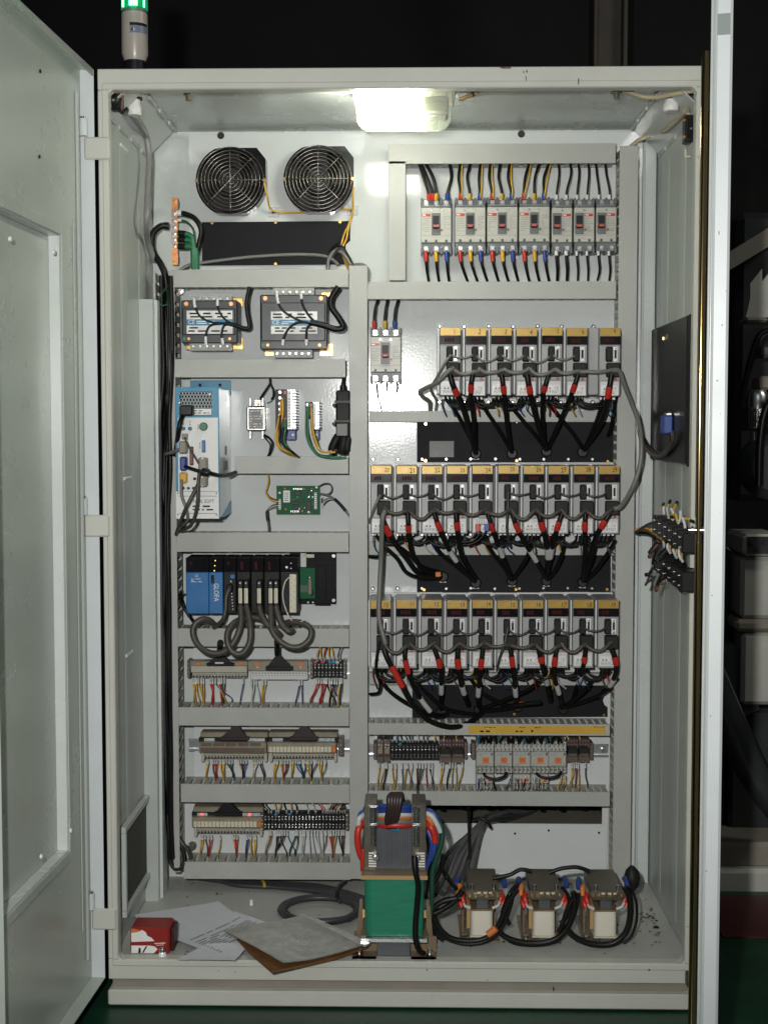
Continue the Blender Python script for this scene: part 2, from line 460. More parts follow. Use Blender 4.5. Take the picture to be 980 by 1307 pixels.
# steel columns and cladding dimly seen over the cabinet top
t = thing('steel_column', 'dark steel column standing behind the cabinet, above its top edge', 'column', (0.95, 4.0, 0))
m_ = MB('shop_dim'); m_.box(0.88, 0.90, 3.9, 4.1, 0, 5, 0.003); m_.box(1.02, 1.04, 3.9, 4.1, 0, 5, 0.003); m_.box(0.90, 1.02, 3.99, 4.01, 0, 5); m_.build('web', t)
for i, (x0, x1) in enumerate(((783, 808), (813, 833), (843, 862))):
    a = at(x0, 60, 4.6); b = at(x1, 60, 4.6)
    t = thing('tall_locker', ['grey tall locker faintly seen above the cabinet, widest of the three', 'grey tall locker faintly seen above the cabinet, between two others', 'grey tall locker faintly seen above the cabinet, nearest the open door'][i], 'locker', (a.x, 4.6, 0), 'lockers in the dark behind the cabinet')
    m_ = MB('shop_dim'); m_.box(a.x, b.x, 4.6, 5.1, 0, 2.62, 0.01); m_.build('body', t)
    m_ = MB('machine_dark'); m_.box(a.x+.01, b.x-.01, 4.585, 4.598, 2.18, 2.56, 0.004); m_.build('door', t)
# the machine seen past the open right-hand door
RM = lambda Y: rb + .015 + (Y - 1.70)*.55
t = thing('machine_tool', 'pale and dark machine standing in the gloom beyond the open door', 'machine', (1.9, rb, 0))
def mrect(x0, y0, x1, y1, Y, dep, m, nm, ch=0.01):
    k = MB(m); k.pr(x0, y0, x1, y1, RM(Y), dep, ch); return k.build(nm, t)
mrect(905, 1110, 1010, 1144, 1.75, 0.5, 'machine_white', 'base_plate')
mrect(905, 1076, 1010, 1109, 1.80, 0.45, 'machine_tan', 'plinth')
mrect(890, 700, 930, 1075, 2.1, 0.3, 'machine_dark', 'column')
mrect(930, 905, 1010, 1074, 2.05, 0.3, 'machine_dark', 'lower_panel')
mrect(946, 808, 1010, 900, 1.95, 0.3, 'machine_white', 'cover')
mrect(938, 791, 1010, 807, 1.93, 0.3, 'machine_tan', 'trim')
mrect(945, 711, 1010, 790, 1.95, 0.3, 'machine_white', 'cover')
k = MB('machine_white'); k.pr(948, 682, 1000, 710, RM(1.90), 0.2, 0.01); k.build('terminal_box', t)
k = MB('machine_dark'); k.pr(953, 685, 996, 707, RM(1.895), 0.004, 0.001)
for i in range(4): k.screw(958+9*i, 692+(i % 2)*8, RM(1.893), 0.007, 0.004)
k.build('lid', t)
k = MB('machine_dark'); k.tube(P3([(905,860),(935,930),(960,985),(1000,1040)], RM(1.7)), 0.040, 14, 8); k.build('hose', t)
k = MB('machine_dark'); k.prism([(at(905,800,RM(2)).x,at(905,800,RM(2)).z),(at(945,830,RM(2)).x,at(945,830,RM(2)).z),(at(968,905,RM(2)).x,at(968,905,RM(2)).z),(at(905,930,RM(2)).x,at(905,930,RM(2)).z)], RM(1.98), RM(2.04)); k.build('guard', t)
k = MB('machine_tan'); k.extr([at(930,322,RM(2.2)), at(1005,275,RM(2.2)), at(1005,300,RM(2.2)), at(930,345,RM(2.2))], (0,0.12,0)); k.build('beam', t)
for xx in (957, 970):
    k = MB('machine_white'); p = [(xx,362),(xx+15,343),(xx+15,405),(xx-6,405),(xx-4,398),(xx,380)]
    k.extr([at(a,b,RM(2.0+0.02*(xx>960))) for a, b in p], (0,0.015,0)); k.build('bracket', t)
mrect(952, 405, 980, 411, 1.98, 0.1, 'machine_tan', 'shelf')
k = MB('steel'); k.pr(972, 440, 1000, 456, RM(1.95), 0.1, 0.006); k.build('valve_body', t)
k = MB('machine_tan'); k.pr(970, 480, 1000, 497, RM(1.95), 0.1, 0.006); k.build('valve_body', t)
k = MB('steel')
for i in range(7): k.pr(955+3*i, 520, 957+3*i, 548, RM(1.9), 0.06, 0.002)
k.pr(955, 518, 976, 550, RM(1.93), 0.08, 0.004); k.build('motor_fins', t)
k = MB('steel'); k.lathe(at(966, 512, RM(1.95)), [(0.03,-0.02),(0.03,0.015),(0.02,0.03)], 16); k.build('motor_cap', t)
k = MB('steel'); k.cyl(at(963, 551, RM(1.95)), at(963, 580, RM(1.95)), 0.012); k.build('shaft', t)
k = MB('machine_dark'); k.lathe(at(982, 596, RM(1.98)), [(0.085,-0.01),(0.085,0.03),(0.06,0.05)], 26, 'y'); k.build('drum', t)
k = MB('machine_white'); k.pr(958, 607, 1000, 620, RM(1.95), 0.1, 0.006); k.build('bracket', t)
k = MB('machine_dark'); k.screw(961, 612, RM(1.949), 0.012, 0.006); k.build('bolt', t)
k = MB('cable_black'); k.tube(P3([(945,520),(955,470),(968,430),(985,420)], RM(1.9)), 0.009, 6); k.tube(P3([(968,620),(970,560),(978,520),(995,500)], RM(1.85)), 0.010, 6); k.build('hose', t)
k = MB('machine_dark'); k.pr(938, 270, 1010, 640, RM(2.45), 0.3, 0.02); k.build('rear_panel', t)

# ================================================================== THE CABINET
cab = thing('control_cabinet', 'tall ivory steel control cabinet with both doors swung open', 'cabinet', (0, 0, 0))
W2 = 0.6
def cpart(mbb, nm, **k): return mbb.build(nm, cab, **k)
# outer shell
k = MB('ivory'); k.box(-W2, -W2+.003, 0.03, 0.545, ZF-.03, H); o_l = cpart(k, 'side_wall')
k = MB('ivory'); k.box(W2-.003, W2, 0.03, 0.545, ZF-.03, H); cpart(k, 'side_wall')
k = MB('ivory'); k.box(-W2, W2, 0.03, 0.545, H+.0005, H+.004, 0.001); cpart(k, 'roof')
# inner skins (paint seen inside)
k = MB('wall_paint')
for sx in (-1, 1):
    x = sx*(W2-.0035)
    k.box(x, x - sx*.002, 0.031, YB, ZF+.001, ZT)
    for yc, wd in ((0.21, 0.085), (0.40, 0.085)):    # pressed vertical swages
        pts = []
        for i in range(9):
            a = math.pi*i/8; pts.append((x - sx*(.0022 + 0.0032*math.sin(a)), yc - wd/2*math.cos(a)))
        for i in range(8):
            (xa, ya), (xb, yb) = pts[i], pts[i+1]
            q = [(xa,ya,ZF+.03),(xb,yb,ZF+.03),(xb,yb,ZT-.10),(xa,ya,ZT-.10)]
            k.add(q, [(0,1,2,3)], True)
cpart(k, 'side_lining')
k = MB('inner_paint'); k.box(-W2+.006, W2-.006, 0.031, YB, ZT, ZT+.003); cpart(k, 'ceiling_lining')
k = MB('floor_paint'); k.box(-W2+.006, W2-.006, 0.012, YB, ZF-.003, ZF); cpart(k, 'floor_plate')
# back wall with the cable pit opening left out
hx0, hx1, hz0, hz1 = rect(540, 1024, 768, 1052, YB)
k = MB('inner_paint')
k.box(-W2+.006, hx0, YB, YB+.004, ZF, ZT); k.box(hx1, W2-.006, YB, YB+.004, ZF, ZT)
k.box(hx0, hx1, YB, YB+.004, hz1, ZT); k.box(hx0, hx1, YB, YB+.004, ZF, hz0); cpart(k, 'back_wall')
k = MB('machine_dark'); k.box(hx0-.01, hx1+.01, YB+.20, YB+.204, hz0-.05, hz1+.05); k.box(hx0-.01, hx1+.01, YB+.005, YB+.20, hz1+.02, hz1+.024)
k.m('machine_tan'); k.box(hx0-.01, hx1+.01, YB+.005, YB+.20, hz0-.004, hz0-.001); k.box(hx1+.012, hx1+.015, YB+.005, YB+.20, hz0-.05, hz1+.02); k.box(hx0-.015, hx0-.012, YB+.005, YB+.20, hz0-.05, hz1+.02)
cpart(k, 'cable_pit')
# front frame: rails and stiles, butted, with a proud inner lip
fl_, fr_, ft_, fb_ = -W2+.021, W2-.021, H-.041, ZF+.004
k = MB('ivory'); k.box(-W2, W2, 0, 0.028, ft_, H, 0.0015); cpart(k, 'top_rail')
k = MB('ivory'); k.box(-W2, W2, 0, 0.028, fb_-.042, fb_, 0.0015); cpart(k, 'bottom_rail')
for nm, a, b in (('frame_stile', -W2, fl_), ('frame_stile', fr_, W2)):
    k = MB('ivory'); k.box(a, b, 0, 0.028, fb_+.0005, ft_-.0005, 0.0015); cpart(k, nm)
k = MB('ivory')
def lip(a, b, c, d): k.box(a, b, -.004, 0.0, c, d, 0.0018)
lip(fl_-.012, fr_+.012, ft_+.0, ft_+.013); lip(fl_-.012, fr_+.012, fb_-.013, fb_)
lip(fl_-.012, fl_, fb_+.0004, ft_-.0004); lip(fr_, fr_+.012, fb_+.0004, ft_-.0004)
for sx, xx in ((-1, fl_), (1, fr_)):         # rounded inside corners of the pressed opening
    for sz, zz in ((1, ft_), (-1, fb_)):
        poly = [(xx, zz)] + [(xx - sx*.014*(1-math.cos(a)), zz - sz*.014*(1-math.sin(a))) for a in [math.pi/2*i/6 for i in range(7)]]
        k.prism(poly, -.003, 0.02)
cpart(k, 'opening_lip')
k = MB('machine_tan'); k.box(-W2+.006, W2-.006, 0.012, 0.5, fb_-.062, fb_-.0425, 0.0); cpart(k, 'plinth_gap')
k = MB('ivory'); k.box(-W2-.001, W2+.001, -.006, 0.545, 0.0, fb_-.0625, 0.003); cpart(k, 'plinth')
# marks left on the frame by knocks and rust
k = MB('ink')
for px, py, w, h in ((738,104,1.2,8),(672,91,1.4,3),(668,92,1.2,2),(671,100,.8,6),(706,1262,1.4,5),(828,1238,2.2,2),(545,1238,1.5,1.5),(300,1240,1,1),(279,1239,1,1),(622,1251,1.2,1)):
    a, b, c, d = rect(px-w/2, py-h/2, px+w/2, py+h/2, -.0046); k.quad([(a,-.0046,c),(b,-.0046,c),(b,-.0046,d),(a,-.0046,d)])
k.m('wire_brown')
for px, py, w, h in ((646,86.5,12,2.2),(640,85.8,5,1.4)):
    a, b, c, d = rect(px-w/2, py-h/2, px+w/2, py+h/2, -.0008); k.quad([(a,-.0008,c),(b,-.0008,c),(b,-.0008,d),(a,-.0008,d)])
cpart(k, 'scuff_mark', kind='stuff')
# hinge leaves on both stiles and the black stops
for (px, py) in ((128,190),(128,671),(137,1172)):
    p = at(px, py, -.004); h = .022
    k = MB('ivory'); k.box(p.x-.030, p.x+.020, -.012, -.0042, p.z-h, p.z+h, .003); o = cpart(k, 'hinge_leaf')
    k = MB('door_edge'); k.cyl((p.x-.030, -.016, p.z+h+.001), (p.x-.030, -.016, p.z+h+.034), .008, n=14)
    k.m('steel').cyl((p.x-.030, -.016, p.z+h+.034), (p.x-.030, -.016, p.z+h+.0385), .0055, n=10); k.build('hinge_barrel', o)
for (px, py) in ((895,189),(886,679),(878,1171)):
    p = at(px, py, -.004); k = MB('ivory'); k.box(fr_-.002, W2-.001, -.010, -.0042, p.z-.019, p.z+.019, .003); cpart(k, 'hinge_leaf')
for (px, py) in ((904,130),(881,1250)):
    p = at(px, py, -.02); k = MB('black'); k.box(p.x-.009, p.x+.008, -.035, -.006, p.z-.013, p.z+.013, .002); cpart(k, 'door_stop')

# ceiling: long stiffening strip, bolts, corner gussets
k = MB('wall_paint')
za = ZT - .0005
k.prism([(at(226,118,.06).x, za-.002), (at(806,118,.06).x, za-.002), (at(806,118,.06).x-.004, za-.016), (at(226,118,.06).x+.03, za-.016)], .055, .10)
cpart(k, 'ceiling_strip')
k = MB('core_brown')
for px in (240, 787):
    p = at(px, 119, .07); k.cyl((p.x, .078, za-.016), (p.x, .078, za-.024), .011, n=6); k.cyl((p.x, .078, za-.024), (p.x, .078, za-.034), .006, n=10)
cpart(k, 'ceiling_bolt')
for sx in (-1, 1):
    k = MB('wall_paint')
    xw = sx*(W2-.0055); g = .062
    A = [(xw, ZT-g), (xw - sx*g, ZT-.001)]
    th = .003
    k.extr([(xw, .036, ZT-g), (xw - sx*g, .036, ZT-.001), (xw - sx*g, .036, ZT-.001-th), (xw, .036, ZT-g-th)], (0, .46, 0))
    for y0 in (.05, .17, .29, .41):            # flange tabs spot-welded to ceiling and wall
        k.box(xw - sx*g, xw - sx*(g+.004), y0, y0+.085, ZT-.010, ZT-.001); k.box(xw, xw - sx*.003, y0, y0+.085, ZT-g-.010, ZT-g)
    cpart(k, 'corner_gusset')
# wall and back-wall plugs
k = MB('black')
for (px, py) in ((282,173),(665,171)):
    p = at(px, py, YP-.0005); k.cyl(p, (p.x, p.y-.004, p.z), .0085, .007, 14)
for (px, py) in ((841,383),(839,614),(834,830),(825,1099)):
    p = at(px, py, YB-.0005); k.cyl(p, (p.x, p.y-.006, p.z), .0065, .0055, 12)
cpart(k, 'hole_plug')
# mounting plate, built round the cable pit; lower cover panel with its own window
pl, pr_, pb, pt = at(245,600,YP).x, at(815,600,YP).x, at(500,1112,YP).z, ZT-.012
qx0, qx1 = at(476,1060,YP).x, at(776,1060,YP).x
qz = at(620,1020,YP).z
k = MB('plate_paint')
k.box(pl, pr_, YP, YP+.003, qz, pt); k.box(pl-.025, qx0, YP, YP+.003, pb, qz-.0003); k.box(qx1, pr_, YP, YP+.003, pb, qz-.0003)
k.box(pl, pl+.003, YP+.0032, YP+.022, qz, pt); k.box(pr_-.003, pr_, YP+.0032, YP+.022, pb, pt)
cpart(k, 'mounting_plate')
wx0, wx1, wz0, wz1 = rect(530, 1026, 768, 1051, YP+.006)
zlow = at(620,1121,YP).z
k = MB('plate_paint')
k.box(qx0, wx0, YP+.006, YP+.009, wz0, qz); k.box(wx1, qx1, YP+.006, YP+.009, wz0, qz)
k.box(qx0, qx1, YP+.006, YP+.009, zlow, wz0-.0003); k.box(wx0, wx1, YP+.006, YP+.009, wz1, qz)
a, b, c, d = rect(526, 1058, 774, 1112, YP+.0035); 
k.box(a, b, YP+.0035, YP+.0058, c, d, .001)
cpart(k, 'lower_panel')
k = MB('black')
for (px, py) in ((657,1064),(764,1063),(700,1060)): k.screw(px, py, YP+.003, .003, .002)
cpart(k, 'panel_screw')
# folded edges between plate and side wall on the right, channel post on the left
k = MB('inner_paint'); a = at(819,600,YP+.01).x; b = at(831,600,YP+.01).x
k.box(a, b, YP+.012, YP+.015, ZF, ZT-.02); k.box(b+.0003, b+.003, YP+.012, YB, ZF, ZT-.02); cpart(k, 'mounting_rail')
k = MB('wall_paint')
zt = at(189,383,.38).z; xa = -W2+.006; xb = at(198,690,.36).x
k.box(xa, xb, .360, .363, ZF, zt, .0); k.box(xb-.003, xb, .3633, .43, ZF, zt); k.box(xa+.0, xa+.003, .3633, .43, ZF, zt); k.box(xa+.003, xb-.003, .3633, .43, zt-.003, zt)
k.m('inner_paint').box(xb+.0004, xb+.007, .38, .44, ZF, zt+.0)
cpart(k, 'channel_post')
# air filter in the left wall
X = -W2+.0065
def lw(px, py, dx=0): return atx(px, py, X+dx)
k = MB('filter_dark')
ya, yb = .11, .415
zb, zc = at(0,0,0).z, 0
z1 = lw(193,1010).z; z0 = lw(180,1122).z
k.box(X, X+.004, ya, yb, z0, z1); f_ = cpart(k, 'filter_mat')
k = MB('wall_paint')
for (y0, y1, c, d) in ((ya-.014, yb+.014, z1, z1+.014), (ya-.014, yb+.014, z0-.014, z0), (ya-.014, ya, z0+.0003, z1-.0003), (yb, yb+.014, z0+.0003, z1-.0003)):
    k.box(X, X+.012, y0, y1, c, d, .0015)
cpart(k, 'filter_frame')
# slot and peg on the side walls
k = MB('white')
for py in (196, 830, 609):
    p = atx(165 if py == 196 else 170, py, X); k.box(X, X+.004, .17, .24, p.z-.0035, p.z+.0035, .0015)
cpart(k, 'wall_clip')

# ---------------- doors: pans with returned edges
def frame_pts(hx, hy, ang):
    d = Vector((math.cos(ang), math.sin(ang), 0)); n = Vector((-d.y, d.x, 0)); return Vector((hx, hy, 0)), d, n
def dbox(k, fr, u0, u1, v0, v1, z0, z1, ch=0.0):
    o_, d, n = fr; c = o_ + d*((u0+u1)/2) + n*((v0+v1)/2); c.z = (z0+z1)/2
    k.obox(c, (d, n, (0,0,1)), (abs(u1-u0)/2, abs(v1-v0)/2, abs(z1-z0)/2), ch)
dz0, dz1 = fb_-.038, H-.002
dL = math.atan2(-.60, -.028)
FL = frame_pts(-.634, -.003, dL)                 # u along the door towards its free edge, v towards the inside
k = MB('door_paint')
sgn = 1
# inside is +x; normal n = (-d.y, d.x) = (+, -): points to +x
ud0, ud1 = .178, .560                             # pan recess in the door skin
zr1 = at(78, 302, 0).z; zr0 = 0.33
P_ = lambda px, py: None
def door_u(px, py):                                # where a pixel's ray meets the left door's skin
    o_, d, n = FL; r = ray(px, py); den = r.dot(n); tt = (o_ - O).dot(n)/den; q = O + r*tt; return (q - o_).dot(d), q.z
ud0, zr1 = door_u(77, 300); _, zr0 = door_u(98, 1076)
WD = .592
dbox(k, FL, 0, ud0, -.0015, 0, dz0, dz1); dbox(k, FL, ud1, WD, -.0015, 0, dz0, dz1)
dbox(k, FL, ud0, ud1, -.0015, 0, zr1, dz1); dbox(k, FL, ud0, ud1, -.0015, 0, dz0, zr0)
door = cpart(k, 'door', label='door swung wide open on the stack light side, ivory inside with a sunk panel')
k = MB('door_edge'); dbox(k, FL, 0, .0015, .0003, .028, dz0+.0003, dz1-.0003); k.build('hinge_return', door)
k = MB('door_paint'); dbox(k, FL, .0018, WD, .0003, .028, dz1-.0018, dz1-.0003, 0); dbox(k, FL, .0018, WD, .026, .0275, dz1-.014, dz1-.002)
dbox(k, FL, .0018, WD, .0003, .028, dz0+.0003, dz0+.0018); dbox(k, FL, WD-.0018, WD, .0003, .028, dz0+.002, dz1-.002)
k.build('edge_return', door)
k = MB('wall_paint'); dbox(k, FL, .028, .040, .0003, .006, dz0+.05, dz1-.05, .002); dbox(k, FL, .062, .066, .0003, .003, dz0+.12, dz1-.30, .001); k.build('stiffener', door)
k = MB('door_paint')
rr = .022
dbox(k, FL, ud0+.002, ud1-.002, -rr-.0015, -rr, zr0+.002, zr1-.002); pan = k.build('sunk_panel', door)
k = MB('inner_paint'); dbox(k, FL, ud0-.0, ud0+.0015, -rr, -.0017, zr0, zr1); dbox(k, FL, ud1-.0015, ud1, -rr, -.0017, zr0, zr1)
dbox(k, FL, ud0+.0017, ud1-.0017, -rr, -.0017, zr0, zr0+.0015); dbox(k, FL, ud0+.0017, ud1-.0017, -rr, -.0017, zr1-.0015, zr1); k.build('panel_return', door)
k = MB('door_paint'); e = .020
dbox(k, FL, ud0-e, ud0-.0005, .0003, .003, zr0-e, zr1+e, .0008); dbox(k, FL, ud0, ud1, .0003, .003, zr1+.0005, zr1+e, .0008); dbox(k, FL, ud0, ud1, .0003, .003, zr0-e, zr0-.0005, .0008)
k.build('panel_flange', door)
k = MB('white')
for (px, py) in ((10,305),(66,322),(50,1093),(88,1060)):
    u, z = door_u(px, py); o_, d, n = FL; c = o_ + d*u + n*.003; k.cyl((c.x, c.y, z), (c.x+n.x*.004, c.y+n.y*.004, z), .0045, n=8)
k.m('ink')
for (px, py) in ((51,91),(50,200)):
    u, z = door_u(px, py); o_, d, n = FL; c = o_ + d*u + n*.0005; k.cyl((c.x, c.y, z), (c.x+n.x*.002, c.y, z), .0035, n=8)
k.build('fixing', door)
# right door, nearly edge-on
hR = Vector((.6065, -.004, 0)); fR = Vector((.4875, -.588, 0))
ang = math.atan2(fR.y-hR.y, fR.x-hR.x)
FR = frame_pts(hR.x, hR.y, ang)                    # n = (+,-): outward, away from the lens
LR = (fR-hR).length
k = MB('door_edge'); dbox(k, FR, 0, LR, .0, .0265, dz0, dz1-.001, .004)
doorR = cpart(k, 'door', label='door swung open and seen almost edge-on, with a bright locking rod')
k = MB('door_paint'); dbox(k, FR, .02, LR-.006, -.0015, -.0003, dz0+.006, dz1-.006); k.build('inner_skin', doorR)
k = MB('inner_paint'); dbox(k, FR, LR-.035, LR-.012, -.006, -.0018, dz0+.02, dz1-.02, .002); dbox(k, FR, LR-.10, LR-.08, -.005, -.0018, dz0+.02, dz1-.02, .002); k.build('stiffener', doorR)
zm = at(900, 680, -.45).z
o_, d, n = FR
rp = lambda u, z, v=-.014: tuple(o_ + d*u + n*v + Vector((0,0,z)))
for a, b in ((dz0+.05, zm-.022), (zm+.022, dz1-.075)):
    k = MB('rod'); k.cyl(rp(LR-.20, a), rp(LR-.20, b), .0062, n=16); k.build('locking_rod', doorR)
k = MB('rod'); k.cyl(rp(LR-.20, zm-.022), rp(LR-.20, zm+.022), .0052, n=12); k.build('rod_coupling', doorR)
k = MB('steel'); k.cyl(rp(LR-.20, zm, -.030), rp(LR-.20, zm, .0), .0045, n=12); k.cyl(rp(LR-.20, zm, -.026), rp(LR-.20, zm, -.022), .0075, n=6); k.cyl(rp(LR-.20, zm, -.006), rp(LR-.20, zm, -.002), .0075, n=6); k.build('lock_bolt', doorR)
zw = at(920, 31, -.59).z
k = MB('sticker_grey'); dbox(k, FR, LR+.0003, LR+.0012, .003, .0225, zw-.016, zw+.016); k.build('edge_sticker', doorR)

k = MB('ink_grey')
for (px, py, w, h) in ((917,297,1.2,5),(921,415,1.5,2),(915,486,2.2,1.6),(919,528,1,1),(908,760,1.4,1.6),(906,914,1,2.4),(901,1112,1.2,2.6),(912,1010,.8,.8),(918,655,.8,1),(926,372,.8,1.4)):
    dd = FR; q = ray(px, py); oo = dd[0] + dd[1]*(LR+.0004); tt = (oo - O).dot(dd[1])/q.dot(dd[1]); c = O + q*tt; u_ = .0007
    k.add([c - dd[2]*w*u_ + Vector((0,0,-h*u_)), c + dd[2]*w*u_ + Vector((0,0,-h*u_*.6)), c + dd[2]*w*u_*.7 + Vector((0,0,h*u_)), c - dd[2]*w*u_*.8 + Vector((0,0,h*u_*.8))], [(0,1,2,3)])
k.build('scuff_mark', doorR, kind='stuff')
k = MB('ink_grey'); rngs = random.Random(4)
for i in range(46):
    u, z = rngs.uniform(.01,.57), rngs.uniform(.15, 1.85); L_, a_ = rngs.uniform(.002,.03), rngs.uniform(-.5,.5)
    if ud0 - .03 < u < ud1 + .03 and zr0 - .03 < z < zr1 + .03: vv = -rr + .0004
    else: vv = .0005
    if ud0 - .03 < u < ud0 + .01: continue
    o_, d_, n_ = FL; c = o_ + d_*u + n_*vv; c.z = z; e1 = d_*math.cos(a_) + Vector((0,0,math.sin(a_))); e2 = Vector((0,0,math.cos(a_))) - d_*math.sin(a_); w_ = .00035
    k.add([c - e1*L_/2, c + e2*w_, c + e1*L_/2, c - e2*w_], [(0,3,2,1)])
k.build('scratches', door, kind='stuff')

# ================================================================== CEILING LAMP
p = at(515, 168, .10)
lx0, lx1 = at(453,140,.10).x, at(577,140,.10).x
lz0 = at(515, 168, .178).z
t = thing('cabinet_lamp', 'glowing fluorescent lamp with clear cover fixed under the cabinet ceiling', 'lamp', ((lx0+lx1)/2, .10, ZT))
k = MB('lamp_base'); k.box(lx0-.004, lx1+.006, .045, .185, ZT-.022, ZT-.017, .002); k.box(lx0+.01, lx1-.01, .055, .175, ZT-.017, ZT-.0005); k.build('base', t)
xm = at(545,140,.09).x
k = MB('lamp_lit')
def bulge(k, x0, x1, y0, y1, z0, z1, r, n=5, left=True, right=True):
    poly = [(x0, z1)]
    if left: poly += [(x0 + r*(1-math.cos(a)), z0 + r*(1-math.sin(a))) for a in [math.pi/2*i/n for i in range(n+1)]]
    else: poly += [(x0, z0)]
    if right: poly += [(x1 - r*(1-math.sin(a)), z0 + r*(1-math.cos(a))) for a in [math.pi/2*i/n for i in range(n+1)]]
    else: poly += [(x1, z0)]
    poly += [(x1, z1)]
    k.prism(poly, y0, y1)
bulge(k, lx0+.004, xm-.012, .062, .165, lz0+.004, ZT-.024, .016, right=False); k.build('lit_diffuser', t)
k = MB('lamp_clear')
# hollow clear shell: front, bottom, ends
th = .0022
bulge(k, lx0, lx1, .050, .0522, lz0, ZT-.0225, .03); bulge(k, lx0, lx1, .178, .180, lz0, ZT-.0225, .03)
k.box(lx0+.03, lx1-.03, .0524, .1778, lz0, lz0+th); k.box(lx1-th, lx1, .0524, .1778, lz0+.03, ZT-.0225); k.build('clear_cover', t)
k = MB('ballast')
for i in range(22): x = xm - .008 + i*(lx1-xm-.002)/22; k.box(x, x+.0014, .0535, .060, ZT-.043, ZT-.024)
k.box(xm-.010, lx1-.008, .062, .16, max(lz0+.012, ZT-.060), ZT-.030, .004); k.build('ballast_cover', t)
k = MB('steel'); k.box(xm-.010, lx1-.010, .0605, .0615, lz0+.008, lz0+.011); k.build('reflector_edge', t)
k = MB('clear'); k.box(lx1+.007, lx1+.03, .09, .12, ZT-.030, ZT-.012, .004); k.build('connector', t)
wire('lamp_flex', [(585,127,.09),(594,124,.09),(603,121,.10),(612,117,.10)], .004, 'tan', 'short yellowed cord held by a tie at the end of the lamp', 'cord', sleeve=[('cable_tie','black',.62,.72,.001)])

# ================================================================== CABLE DUCTS
def hduct(x0, x1, y0, y1, label, Yf=YD, pitch=.0232, gap=.0085, cover=True, yback=None):
    yback = YP - .0005 if yback is None else yback
    a, b, c, d = rect(x0, y0, x1, y1, Yf)
    t = thing('cable_duct', label, 'cable duct', (a, yback, c), 'grey slotted cable ducts')
    k = MB('duct'); k.box(a, b, Yf, Yf+.0016, c-.001, d+.001, .0006); k.box(a, b, Yf+.0018, Yf+.006, d-.0012, d+.0012); k.box(a, b, Yf+.0018, Yf+.006, c-.0012, c+.0012); k.build('cover', t)
    k = MB('duct_in'); k.box(a, b, yback-.002, yback, c+.001, d-.001); k.build('base', t)
    for z in (c+.0015, d-.0032):
        k = MB('duct_in'); k.box(a, b, yback-.012, yback-.0022, z, z+.0016)
        n = max(2, int((b-a)/pitch)); p = (b-a)/n
        for i in range(n): k.box(a+i*p+gap/2, a+(i+1)*p-gap/2, Yf+.006, yback-.0122, z, z+.0016)
        k.build('slotted_wall', t, kind='stuff')
    return t
def vduct(x0, x1, y0, y1, label, Yf=YD, pitch=.0215, gap=.0085):
    a, b, c, d = rect(x0, y0, x1, y1, Yf); yback = YP - .0005
    t = thing('cable_duct', label, 'cable duct', ((a+b)/2, yback, c), 'grey slotted cable ducts')
    k = MB('duct'); k.box(a-.001, b+.001, Yf, Yf+.0016, c, d, .0006); k.box(a-.0012, a+.0012, Yf+.0018, Yf+.006, c, d); k.box(b-.0012, b+.0012, Yf+.0018, Yf+.006, c, d); k.build('cover', t)
    k = MB('duct_in'); k.box(a+.001, b-.001, yback-.002, yback, c, d); k.build('base', t)
    for x in (a+.0015, b-.0032):
        k = MB('duct_in'); k.box(x, x+.0016, yback-.012, yback-.0022, c, d)
        n = max(2, int((d-c)/pitch)); p = (d-c)/n
        for i in range(n): k.box(x, x+.0016, Yf+.006, yback-.0122, c+i*p+gap/2, c+(i+1)*p-gap/2)
        k.build('slotted_wall', t, kind='stuff')
    return t
vduct(446.5, 468.5, 339, 1122, 'long upright grey cable duct dividing the two halves of the cabinet')
vduct(786.5, 808.5, 186, 1132, 'long upright grey cable duct on the side of the hinged-open locking-rod door')
vduct(496.5, 517, 205.5, 358, 'short upright grey cable duct beside the row of breakers', Yf=.43)
hduct(218.5, 444.5, 345, 366, 'grey cable duct below the fans and above the two control transformers')
hduct(222, 441, 459, 481, 'grey cable duct between the control transformers and the blue-sided computer')
hduct(300, 444.5, 583, 604, 'short grey cable duct below the two power supplies')
hduct(222, 445, 680.5, 704, 'grey cable duct under the green circuit board')
hduct(227, 445.5, 803, 825, 'grey cable duct crossed by thick looping cables below the blue controller')
hduct(228, 445.5, 904, 926, 'grey cable duct under the white terminal boards')
hduct(231, 446, 1002, 1024, 'grey cable duct under the pair of brown terminal boards')
hduct(235, 447, 1101.5, 1122, 'lowest grey cable duct, just above the cabinet floor')
hduct(495.5, 785.5, 184, 208, 'grey cable duct along the top of the breaker row', Yf=.43)
hduct(468.5, 786, 360, 381, 'grey cable duct along the bottom of the breaker row', Yf=.43)
hduct(471, 785, 525, 538, 'shallow grey cable duct under the top row of servo drives', Yf=.462)
hduct(471, 785, 692, 708, 'shallow grey cable duct under the middle row of servo drives', Yf=.462)
hduct(471, 784, 860, 874, 'shallow grey cable duct under the bottom row of servo drives', Yf=.462)
hduct(470, 778, 924.5, 938, 'grey cable duct carrying a strip of yellow tape', pitch=.0165, gap=.0075)
hduct(470, 778, 1011, 1028, 'grey cable duct beneath the contactors', pitch=.0165, gap=.0075)
